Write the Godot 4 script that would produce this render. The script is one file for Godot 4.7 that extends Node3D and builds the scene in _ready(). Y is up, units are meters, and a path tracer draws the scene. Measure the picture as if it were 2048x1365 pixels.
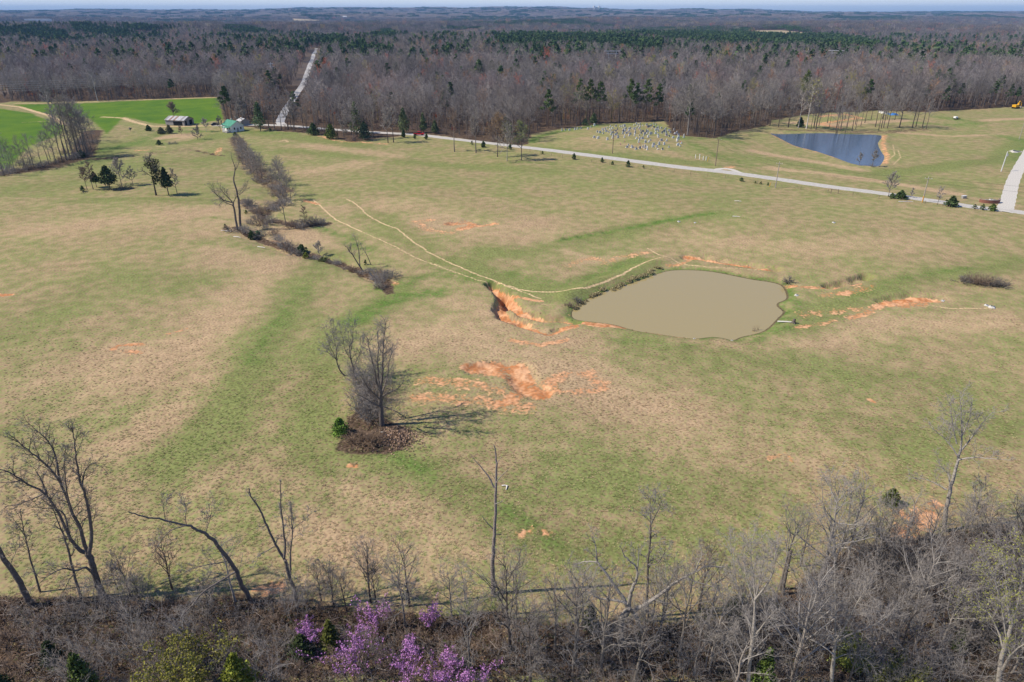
extends Node3D
# A cattle pasture with a muddy farm pond in early spring, seen from 60 m up; woods to the horizon behind, a thicket in front.
# Metres, y up; the view is towards -z. "d" is the distance in front of the viewpoint (-z).

const EYE := 60.0
const LITTER := Color(0.105, 0.075, 0.055)
var rng := RandomNumberGenerator.new()
var taken := {}
var M := {}
var pond1: PackedVector2Array
var pond2: PackedVector2Array
var cuts := []
var banks := []
const POND1_LEVEL := -0.75
const POND2_LEVEL := -0.35


# ---------------------------------------------------------------- geometry helper
class Geo:
	var v := PackedVector3Array()
	var n := PackedVector3Array()
	var c := PackedColorArray()
	var i := PackedInt32Array()
	var col := Color(1, 1, 1)

	func tri(a: Vector3, b: Vector3, d: Vector3, no: Vector3) -> void:
		var k := v.size()
		v.append(a); v.append(b); v.append(d)
		n.append(no); n.append(no); n.append(no)
		c.append(col); c.append(col); c.append(col)
		i.append(k); i.append(k + 1); i.append(k + 2)

	func quad(a: Vector3, b: Vector3, d: Vector3, e: Vector3) -> void:   # clockwise seen from outside
		var no := (d - a).cross(b - a).normalized()
		var k := v.size()
		v.append(a); v.append(b); v.append(d); v.append(e)
		for q in 4:
			n.append(no); c.append(col)
		i.append(k); i.append(k + 1); i.append(k + 2); i.append(k); i.append(k + 2); i.append(k + 3)

	func tube(p: PackedVector3Array, r: PackedFloat32Array, sides: int) -> void:
		var m := p.size()
		if m < 2: return
		var a := Vector3.ZERO
		var k0 := v.size()
		for s in m:
			var t := (p[mini(s + 1, m - 1)] - p[maxi(s - 1, 0)]).normalized()
			if s == 0:
				a = t.cross(Vector3(0.31, 0.1, 0.94)).normalized()
			a = (a - t * a.dot(t)).normalized()
			var b := t.cross(a)
			if s == m - 1 and r[s] < 0.0001:
				v.append(p[s]); n.append(t); c.append(col)
				break
			for q in sides:
				var an := TAU * q / sides
				var o := a * cos(an) + b * sin(an)
				v.append(p[s] + o * r[s]); n.append(o); c.append(col)
		for s in m - 1:
			var tip := s == m - 2 and r[m - 1] < 0.0001
			for q in sides:
				var q1 := (q + 1) % sides
				var b0 := k0 + s * sides + q
				var b1 := k0 + s * sides + q1
				if tip:
					i.append(b0); i.append(k0 + (m - 1) * sides); i.append(b1)
				else:
					var t0 := b0 + sides
					var t1 := b1 + sides
					i.append(b0); i.append(t0); i.append(t1); i.append(b0); i.append(t1); i.append(b1)
		if r[m - 1] >= 0.03:   # close a stub
			var kc := v.size()
			v.append(p[m - 1]); n.append((p[m - 1] - p[m - 2]).normalized()); c.append(col)
			for q in sides:
				i.append(k0 + (m - 1) * sides + q); i.append(kc); i.append(k0 + (m - 1) * sides + (q + 1) % sides)

	func box(x: Transform3D, size: Vector3) -> void:
		var h := size * 0.5
		var q := []
		for e in 8:
			q.append(x * Vector3(h.x if e & 1 else -h.x, h.y if e & 2 else -h.y, h.z if e & 4 else -h.z))
		quad(q[4], q[6], q[7], q[5]); quad(q[1], q[3], q[2], q[0])
		quad(q[5], q[7], q[3], q[1]); quad(q[0], q[2], q[6], q[4])
		quad(q[6], q[2], q[3], q[7]); quad(q[0], q[4], q[5], q[1])

	func extrude(profile: PackedVector2Array, width: float, x: Transform3D, pinch := 0.0) -> void:   # profile in x, y; width along z; pinch narrows the top
		var top := -1e9
		for p in profile: top = maxf(top, p.y)
		var f := PackedVector3Array()
		var b := PackedVector3Array()
		for p in profile:
			var w := width * 0.5 * (1.0 - pinch * clampf(p.y / top, 0.0, 1.0))
			f.append(x * Vector3(p.x, p.y, w)); b.append(x * Vector3(p.x, p.y, -w))
		var m := profile.size()
		var cw := Geometry2D.is_polygon_clockwise(profile)
		var idx := Geometry2D.triangulate_polygon(profile)
		for t in range(0, idx.size(), 3):
			var a0 := idx[t]; var a1 := idx[t + 1]; var a2 := idx[t + 2]
			if Geometry2D.is_polygon_clockwise(PackedVector2Array([profile[a0], profile[a1], profile[a2]])) != true:
				var s := a1; a1 = a2; a2 = s
			tri(f[a0], f[a1], f[a2], x.basis.z.normalized())
			tri(b[a0], b[a2], b[a1], -x.basis.z.normalized())
		for k in m:
			var k1 := (k + 1) % m
			if cw: quad(b[k], b[k1], f[k1], f[k])
			else: quad(f[k], f[k1], b[k1], b[k])

	func leaf(p: Vector3, size: float, r: RandomNumberGenerator) -> void:
		var a := Vector3(r.randf() - 0.5, r.randf() - 0.5, r.randf() - 0.5).normalized()
		var b := a.cross(Vector3(r.randf() - 0.5, r.randf() - 0.5, r.randf() - 0.5)).normalized()
		var no := a.cross(b)
		if no.y < 0.0:   # the face that shows from above is the front
			no = -no
			a = -a
		tri(p - a * size * 0.5 - b * size * 0.3, p + b * size * 0.6, p + a * size * 0.5 - b * size * 0.3, no)

	func puff(p: Vector3, rad: Vector3, count: int, size: float, base: Color, r: RandomNumberGenerator, vary := 0.35) -> void:
		for k in count:
			var o := Vector3(r.randfn(), r.randfn(), r.randfn()).normalized() * pow(r.randf(), 0.4)
			col = base * (1.0 + vary * (r.randf() * 2.0 - 1.0))
			col.a = 1.0
			leaf(p + o * rad, size * r.randf_range(0.6, 1.3), r)

	func mesh() -> ArrayMesh:
		return into(ArrayMesh.new())

	func into(m: ArrayMesh) -> ArrayMesh:
		if v.is_empty(): return m
		var arr := []
		arr.resize(Mesh.ARRAY_MAX)
		arr[Mesh.ARRAY_VERTEX] = v; arr[Mesh.ARRAY_NORMAL] = n; arr[Mesh.ARRAY_COLOR] = c; arr[Mesh.ARRAY_INDEX] = i
		m.add_surface_from_arrays(Mesh.PRIMITIVE_TRIANGLES, arr)
		return m

	func join(o: Geo) -> void:
		var k := v.size()
		v.append_array(o.v); n.append_array(o.n); c.append_array(o.c)
		for x in o.i: i.append(x + k)


# ---------------------------------------------------------------- naming helpers
func numbered(called: String) -> String:
	var k: int = taken.get(called, 0)
	taken[called] = k + 1
	return called if k == 0 else "%s_%03d" % [called, k]

func tag(o: Node3D, label: String, category: String, group := "", kind := "") -> Node3D:
	if label: o.set_meta("label", label)
	if category: o.set_meta("category", category)
	if group: o.set_meta("group", group)
	if kind: o.set_meta("kind", kind)
	return o

func thing(called: String, label: String, category: String, at := Vector3.ZERO, turn := 0.0, group := "") -> Node3D:
	var o := Node3D.new()
	o.name = numbered(called)
	add_child(o)
	o.position = at
	o.rotation.y = turn
	tag(o, label, category, group)
	return o

func obj(called: String, what, mat: Material, parent: Node = null) -> MeshInstance3D:
	var o := MeshInstance3D.new()
	o.mesh = what.mesh() if what is Geo else what
	o.material_override = mat
	if parent:
		var k := 0
		var nm := called
		while parent.has_node(nm):
			k += 1
			nm = "%s_%03d" % [called, k]
		o.name = nm
		parent.add_child(o)
	else:
		o.name = numbered(called)
		add_child(o)
	return o

func struct(called: String, what, mat: Material) -> MeshInstance3D:
	var o := obj(called, what, mat)
	o.set_meta("kind", "structure")
	o.set_meta("label", called.replace("_", " "))
	return o

func dup(root: Node3D, at: Vector3, turn: float, size: Vector3, label := "", group := "") -> Node3D:
	var r: Node3D = root.duplicate()
	r.name = numbered(String(root.name).rstrip("_0123456789"))
	add_child(r)
	r.position = at
	r.rotation.y = turn
	r.scale = size
	if label: r.set_meta("label", label)
	if group: r.set_meta("group", group)
	return r

func pts(a: Array) -> PackedVector2Array:   # x, z pairs
	var o := PackedVector2Array()
	for k in range(0, a.size(), 2): o.append(Vector2(a[k], a[k + 1]))
	return o

func path(a: Array) -> PackedVector3Array:
	var o := PackedVector3Array()
	for k in range(0, a.size(), 3): o.append(Vector3(a[k], a[k + 1], a[k + 2]))
	return o

func rough_line(p: PackedVector2Array, step: float, amount: float) -> PackedVector2Array:
	var o := PackedVector2Array()
	for k in p.size() - 1:
		var m := maxi(1, int(p[k].distance_to(p[k + 1]) / step))
		for s in m:
			o.append(p[k].lerp(p[k + 1], float(s) / m) + Vector2(rng.randfn(), rng.randfn()) * (amount if s + k > 0 else 0.0))
	o.append(p[p.size() - 1])
	return o

func smooth_line(p: PackedVector2Array, per := 6) -> PackedVector2Array:
	var o := PackedVector2Array()
	for k in p.size() - 1:
		for s in per:
			o.append(p[k].cubic_interpolate(p[k + 1], p[maxi(k - 1, 0)], p[mini(k + 2, p.size() - 1)], float(s) / per))
	o.append(p[p.size() - 1])
	return o


# ---------------------------------------------------------------- terrain
func bell(x: float, d: float, cx: float, cd: float, sx: float, sd: float) -> float:
	var a := (x - cx) / sx
	var b := (d - cd) / sd
	return exp(-a * a - b * b)

func land(x: float, z: float) -> float:   # the lie of the land without ponds and gullies
	var d := -z
	var r := sqrt(x * x + d * d)
	var y := 0.5 * sin(x * 0.031 + 1.3) * sin(d * 0.027 + 0.4) + 0.25 * sin(x * 0.071 + d * 0.043)
	if r < 800.0:
		y += 3.5 * bell(x, d, 60, 350, 45, 40) + 1.2 * bell(x, d, 95, 215, 60, 30) - 1.6 * bell(x, d, -60, 165, 28, 60) + 1.5 * bell(x, d, -10, 105, 40, 30)
	var f := smoothstep(500.0, 2000.0, r)
	if f > 0.0:
		y += f * (10.0 * sin(x * 0.0019 + 0.7) * cos(d * 0.0016) + 6.0 * sin(x * 0.0041 - d * 0.0033))
	var g := smoothstep(4500.0, 11000.0, r)
	if g > 0.0:
		var a := atan2(x, d)
		var b := (a + 0.06) / 0.40
		y += g * (18.0 + 72.0 * exp(-b * b) + 9.0 * sin(a * 23.0 + 1.0) + 6.0 * sin(a * 51.0 + r * 0.002) + 16.0 * smoothstep(-0.3, -0.6, a))
	return y

func seg_dist(p: Vector2, line: PackedVector2Array) -> float:
	var best := 1e9
	for k in line.size() - 1:
		var a := line[k]
		var ab := line[k + 1] - a
		var t := clampf((p - a).dot(ab) / maxf(ab.length_squared(), 1e-6), 0.0, 1.0)
		best = minf(best, p.distance_squared_to(a + ab * t))
	return sqrt(best)

func box_of(line: PackedVector2Array, grow: float) -> Rect2:
	var r := Rect2(line[0], Vector2.ZERO)
	for p in line: r = r.expand(p)
	return r.grow(grow)

func basin(y: float, p: Vector2, poly: PackedVector2Array, level: float) -> float:
	var ring := poly.duplicate()
	ring.append(poly[0])
	var s := seg_dist(p, ring)
	if Geometry2D.is_point_in_polygon(p, poly):
		return level - minf(s * 0.35, 1.6)
	return lerpf(level + s * 0.32, y, smoothstep(0.0, 6.0, s))

func ground(x: float, z: float) -> float:   # the finished ground
	var y := land(x, z)
	if z < -470.0 or z > -20.0: return y
	var p := Vector2(x, z)
	for b in banks:
		if b.box.has_point(p):
			y += b.rise * (1.0 - smoothstep(0.0, b.wide, seg_dist(p, b.line)))
	if pond_box1.has_point(p): y = basin(y, p, pond1, POND1_LEVEL)
	elif pond_box2.has_point(p): y = basin(y, p, pond2, POND2_LEVEL)
	for c in cuts:
		if c.box.has_point(p):
			var s := seg_dist(p, c.line)
			if s < c.wide:
				var rag := 0.8 + 0.3 * sin(x * 0.9 + z * 0.7) * sin(z * 1.1 - x * 0.5)
				y -= c.deep * rag * (1.0 - smoothstep(c.wide * c.flat, c.wide, s))
	return y

var pond_box1: Rect2
var pond_box2: Rect2

func on(x: float, z: float) -> Vector3:
	return Vector3(x, ground(x, z), z)


# ---------------------------------------------------------------- painting the pasture
class Field:
	var x0: float; var d0: float; var x1: float; var d1: float
	var w: int; var h: int; var lw: int; var lh: int
	var soft := {}    # broad masks, a quarter of the resolution
	var fine := {}    # narrow masks, full resolution

	func _init(ax0: float, ax1: float, ad0: float, ad1: float, aw: int) -> void:
		x0 = ax0; x1 = ax1; d0 = ad0; d1 = ad1
		w = aw; h = int(aw * (ad1 - ad0) / (ax1 - ax0))
		lw = w / 4; lh = h / 4

	func mask(called: String, is_fine: bool) -> PackedFloat32Array:
		var into := fine if is_fine else soft
		if not into.has(called):
			var a := PackedFloat32Array()
			a.resize(w * h if is_fine else lw * lh)
			into[called] = a
		return into[called]

	func stroke(called: String, is_fine: bool, line: PackedVector2Array, half: float, value: float, core := 0.2) -> void:
		var a := mask(called, is_fine)
		var mw := w if is_fine else lw
		var mh := h if is_fine else lh
		var k := mw / (x1 - x0)
		for s in line.size() - 1:
			var p := Vector2((line[s].x - x0) * k, (d1 + line[s].y) * k)
			var q := Vector2((line[s + 1].x - x0) * k, (d1 + line[s + 1].y) * k)
			var r := half * k
			var ab := q - p
			var l2 := maxf(ab.length_squared(), 1e-6)
			for j in range(maxi(0, int(minf(p.y, q.y) - r)), mini(mh - 1, int(maxf(p.y, q.y) + r) + 1) + 1):
				for i in range(maxi(0, int(minf(p.x, q.x) - r)), mini(mw - 1, int(maxf(p.x, q.x) + r) + 1) + 1):
					var e := Vector2(i, j)
					var t := clampf((e - p).dot(ab) / l2, 0.0, 1.0)
					var dist := e.distance_to(p + ab * t) / r
					if dist < 1.0:
						var val := value * (1.0 - smoothstep(core, 1.0, dist))
						var at := j * mw + i
						if absf(val) > absf(a[at]): a[at] = val
		if is_fine: fine[called] = a
		else: soft[called] = a

	func fill(called: String, poly: PackedVector2Array, value: float, outside := false) -> void:
		var a := mask(called, false)
		var k := lw / (x1 - x0)
		var b := Rect2(poly[0], Vector2.ZERO)
		for p in poly: b = b.expand(p)
		for j in lh:
			var z := (j + 0.5) / k - d1
			if not outside and (z < b.position.y or z > b.end.y): continue
			for i in lw:
				var x := x0 + (i + 0.5) / k
				if not outside and (x < b.position.x or x > b.end.x): continue
				if Geometry2D.is_point_in_polygon(Vector2(x, z), poly) != outside: a[j * lw + i] = value
		soft[called] = a

	func noise(seed_: int, metres: float, octaves: int, stretch := 1.0) -> PackedByteArray:
		var f := FastNoiseLite.new()
		f.seed = seed_
		f.noise_type = FastNoiseLite.TYPE_SIMPLEX_SMOOTH
		f.fractal_octaves = octaves
		f.frequency = (x1 - x0) / w / metres
		if stretch == 1.0: return f.get_image(w, h).get_data()
		var im := f.get_image(w, int(h * stretch))
		im.resize(w, h, Image.INTERPOLATE_BILINEAR)
		return im.get_data()

	func whole(called: String) -> PackedFloat32Array:
		if fine.has(called): return fine[called]
		if not soft.has(called):
			var z := PackedFloat32Array()
			z.resize(w * h)
			return z
		var im := Image.create_from_data(lw, lh, false, Image.FORMAT_RF, (soft[called] as PackedFloat32Array).to_byte_array())
		im.resize(w, h, Image.INTERPOLATE_BILINEAR)
		return im.get_data().to_float32_array()

	func paint() -> Array:   # [colour image, relief image]
		var n1 := noise(11, 22.0, 3)
		var n2 := noise(12, 4.5, 3)
		var n3 := noise(13, 1.1, 2)
		var n4 := noise(14, 0.55 if w == 2048 else 0.9, 1)
		var green := whole("green"); var dry := whole("dry"); var floor_ := whole("litter"); var crop := whole("crop")
		var soil := whole("soil"); var trail := whole("trail"); var dark := whole("lush"); var wet := whole("wet")
		var rgb := PackedByteArray()
		rgb.resize(w * h * 3)
		var up := PackedByteArray()
		up.resize(w * h)
		var lut := PackedByteArray()   # linear to sRGB
		lut.resize(1025)
		for k in 1025:
			var c := k / 1024.0
			lut[k] = int(255.0 * (12.92 * c if c < 0.0031308 else 1.055 * pow(c, 1.0 / 2.4) - 0.055))
		var base := 0.54 if d0 < 100.0 else 0.64
		for at in w * h:
			var a := n1[at] * 0.0039 - 0.5
			var b := n2[at] * 0.0039 - 0.5
			var c := n3[at] * 0.0039 - 0.5
			var e := n4[at] * 0.0039 - 0.5
			var t := clampf(base + green[at] + dry[at] + a * 0.52 + b * 0.48 + c * 0.75 + e * 0.45, 0.0, 1.0)
			t = t * t * (3.0 - 2.0 * t)
			var k := 1.0 + a * 0.25 - b * 0.15 + c * 0.5 + e * 0.6
			# dry straw to spring grass
			var r := lerpf(0.385, 0.166, t)
			var g := lerpf(0.275, 0.186, t)
			var l := lerpf(0.168, 0.066, t)
			var lush := dark[at]
			if lush > 0.0:
				lush = clampf(lush * (1.0 + b * 1.2 + c), 0.0, 1.0)
				r = lerpf(r, 0.10, lush); g = lerpf(g, 0.165, lush); l = lerpf(l, 0.038, lush)
			var cr := crop[at]
			if cr > 0.0:
				r = lerpf(r, 0.088 + a * 0.05, cr); g = lerpf(g, 0.158 + a * 0.05, cr); l = lerpf(l, 0.022, cr)
				k = lerpf(k, 1.0 + b * 0.2 + c * 0.25, cr)
			var tr := trail[at]
			if tr > 0.0:
				tr = clampf(tr * 1.6 + b * 1.1 + c * 1.3 - 0.45, 0.0, 0.9)
				r = lerpf(r, 0.56, tr); g = lerpf(g, 0.405, tr); l = lerpf(l, 0.24, tr)
			var s := soil[at]
			if s > 0.0:
				s = clampf((s - 0.43 + b * 1.3 + c * 1.0 + e * 0.3) * 2.8 + 0.4, 0.0, 1.0)
				var m := clampf(0.42 + b * 2.2 + c * 0.9, 0.0, 1.0)
				r = lerpf(r, lerpf(0.40, 0.57, m), s); g = lerpf(g, lerpf(0.16, 0.33, m), s); l = lerpf(l, lerpf(0.062, 0.185, m), s)
				k = lerpf(k, 1.0 + c * 0.4, s)
			var wt := wet[at]
			if wt > 0.0:
				wt = clampf(wt * 1.5 + c, 0.0, 1.0)
				r = lerpf(r, 0.11, wt); g = lerpf(g, 0.088, wt); l = lerpf(l, 0.052, wt)
			var fl := floor_[at]
			if fl > 0.0:
				fl = clampf((fl - 0.5 + b * 0.8 + c * 0.8) * 3.0 + 0.5, 0.0, 1.0)
				r = lerpf(r, 0.088, fl); g = lerpf(g, 0.062, fl); l = lerpf(l, 0.043, fl)
				k = lerpf(k, 1.0 + b * 0.8 + c * 1.2 + e * 0.9, fl)
			var o := at * 3
			rgb[o] = lut[int(clampf(r * k, 0.0, 1.0) * 1024.0)]
			rgb[o + 1] = lut[int(clampf(g * k, 0.0, 1.0) * 1024.0)]
			rgb[o + 2] = lut[int(clampf(l * k, 0.0, 1.0) * 1024.0)]
			up[at] = int(clampf(0.5 + c * 0.55 + e * 0.6 + b * 0.35 - s * 0.05, 0.0, 1.0) * 255.0)
		return [Image.create_from_data(w, h, false, Image.FORMAT_RGB8, rgb), Image.create_from_data(w, h, false, Image.FORMAT_L8, up)]


func plain(called: String, c: Color, rough := 0.85, metal := 0.0) -> StandardMaterial3D:
	var m := StandardMaterial3D.new()
	m.resource_name = called
	m.albedo_color = c.linear_to_srgb()
	m.roughness = rough
	m.metallic = metal
	m.metallic_specular = 0.3
	return m

func speckled(called: String, a: Color, b: Color, metres: float, rough := 0.9, relief := 0.0) -> StandardMaterial3D:
	var f := FastNoiseLite.new()
	f.seed = called.length()
	f.frequency = 0.02
	f.fractal_octaves = 5
	f.noise_type = FastNoiseLite.TYPE_SIMPLEX_SMOOTH
	var im := f.get_seamless_image(256, 256)
	var out := Image.create(256, 256, false, Image.FORMAT_RGB8)
	for y in 256:
		for x in 256:
			out.set_pixel(x, y, a.lerp(b, im.get_pixel(x, y).r).linear_to_srgb())
	var m := plain(called, Color.WHITE, rough)
	m.albedo_texture = ImageTexture.create_from_image(out)
	m.uv1_triplanar = true
	m.uv1_world_triplanar = true
	m.uv1_scale = Vector3.ONE / metres
	if relief > 0.0:
		m.heightmap_enabled = true
		m.heightmap_texture = ImageTexture.create_from_image(im)
		m.heightmap_scale = relief
	return m


# ---------------------------------------------------------------- the scene
func _ready() -> void:
	rng.seed = 20240321
	var cam := Camera3D.new()
	cam.name = "camera"
	cam.position = Vector3(0, EYE, 0)
	cam.rotation_degrees = Vector3(-25.8, 0, 0)
	cam.fov = 53.13
	cam.near = 0.5
	cam.far = 60000.0
	add_child(cam)
	cam.current = true
	var sky := ProceduralSkyMaterial.new()
	sky.sky_top_color = Color(0.34, 0.50, 0.76)
	sky.sky_horizon_color = Color(0.94, 0.97, 1.0)
	sky.sky_curve = 0.11
	sky.sky_energy_multiplier = 1.0
	sky.ground_bottom_color = Color(0.25, 0.24, 0.2)
	sky.ground_horizon_color = Color(0.5, 0.55, 0.6)
	sky.sun_angle_max = 20.0
	var env := Environment.new()
	env.background_mode = Environment.BG_SKY
	env.sky = Sky.new()
	env.sky.sky_material = sky
	env.background_energy_multiplier = 0.8
	env.tonemap_mode = Environment.TONE_MAPPER_LINEAR
	env.tonemap_exposure = 1.26
	env.sdfgi_enabled = true
	env.ssao_enabled = true
	env.ssil_enabled = true
	env.fog_enabled = true
	env.fog_density = 0.00006
	env.fog_light_color = Color(0.55, 0.76, 1.0)
	var we := WorldEnvironment.new()
	we.name = "world_environment"
	we.environment = env
	add_child(we)
	var sun := DirectionalLight3D.new()
	sun.name = "sun"
	sun.basis = Basis.looking_at(Vector3(0.96, -1.02, -0.10))
	sun.light_energy = 1.6
	sun.light_color = Color(1.0, 0.955, 0.885)
	sun.light_angular_distance = 0.5
	sun.shadow_enabled = true
	add_child(sun)

	make_materials()
	make_land()
	make_roads()
	make_woods()
	make_field_trees()
	make_thicket()
	make_farm()
	make_cemetery()
	make_roadside()
	make_small_things()


func make_materials() -> void:
	var veg := plain("vegetation", Color.WHITE, 0.95)
	veg.vertex_color_use_as_albedo = true
	veg.metallic_specular = 0.15
	M.veg = veg
	var bark := [Color(1, 1, 1), Color(0.78, 0.74, 0.72), Color(1.1, 1.08, 1.06), Color(0.95, 0.82, 0.72), Color(0.9, 0.92, 0.8)]
	for k in bark.size():
		var m: StandardMaterial3D = veg.duplicate()
		m.albedo_color = (bark[k] as Color).linear_to_srgb()
		M["veg%d" % k] = m
	M.bark = speckled("bark", Color(0.075, 0.062, 0.055), Color(0.20, 0.175, 0.155), 1.6, 0.95, 6.0)
	M.pale_bark = speckled("pale bark", Color(0.20, 0.18, 0.155), Color(0.44, 0.41, 0.37), 1.4, 0.9, 4.0)
	M.snag_bark = speckled("weathered bark", Color(0.16, 0.13, 0.115), Color(0.34, 0.30, 0.27), 1.0, 0.95, 6.0)
	M.road = speckled("pale chip seal", Color(0.36, 0.34, 0.31), Color(0.47, 0.45, 0.41), 9.0)
	M.far_road = speckled("pale worn asphalt", Color(0.36, 0.35, 0.33), Color(0.5, 0.48, 0.45), 9.0)
	M.gravel = speckled("pale gravel drive", Color(0.36, 0.34, 0.30), Color(0.60, 0.57, 0.51), 3.0)
	M.track = speckled("farm track", Color(0.32, 0.27, 0.17), Color(0.50, 0.43, 0.30), 4.0)
	var w1 := plain("muddy water", Color(0.30, 0.242, 0.112), 0.07)
	w1.metallic_specular = 0.38
	w1.heightmap_enabled = true
	var f := FastNoiseLite.new()
	f.frequency = 0.03
	f.fractal_octaves = 3
	w1.heightmap_texture = ImageTexture.create_from_image(f.get_seamless_image(256, 256))
	w1.heightmap_scale = 0.8
	w1.uv1_triplanar = true
	w1.uv1_world_triplanar = true
	w1.uv1_scale = Vector3.ONE / 9.0
	M.mud_water = w1
	var w2: StandardMaterial3D = w1.duplicate()
	w2.resource_name = "clear pond water"
	w2.albedo_color = Color(0.045, 0.08, 0.135).linear_to_srgb()
	w2.roughness = 0.08
	w2.heightmap_scale = 3.0
	M.clear_water = w2
	M.white = plain("white paint", Color(0.78, 0.78, 0.76), 0.6)
	M.straw = plain("hay ground", Color(0.33, 0.26, 0.15))


const FIELD_EDGE := 0
func field_outline() -> PackedVector2Array:
	return pts([-424.93, -515.17, -369.01, -517.59, -367.08, -528.25, -312.43, -535.5, -266.84, -553.76, -227.11, -557.74, -181.15, -446.97, -168.62, -417.78, -149.34, -407.29, -128.17, -390.02, -103.34, -379.26, -82.57, -357.51, -69.37, -369.43, -59.78, -375.64, -52.93, -384.75, -32.93, -373.66, -16.32, -357.7, 2.69, -341.79, 7.68, -347.12, 10.36, -384.32, 21.28, -395.43, 52.17, -420.46, 93, -431.89, 86, -378.03, 104.92, -363.42, 122.16, -386.62, 135.07, -401.53, 146.99, -409.82, 160.35, -437.52, 183.44, -453.97, 201.01, -465.86, 242.98, -478.52, 272.64, -471.51, 296.97, -484.72, 358.17, -501.32, 410.64, -500.78, 246.44, -224.26, 159.96, -135.19, 62.02, -47.69, -62.43, -48.09, -177.08, -146.97, -270.62, -240.06])


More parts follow.
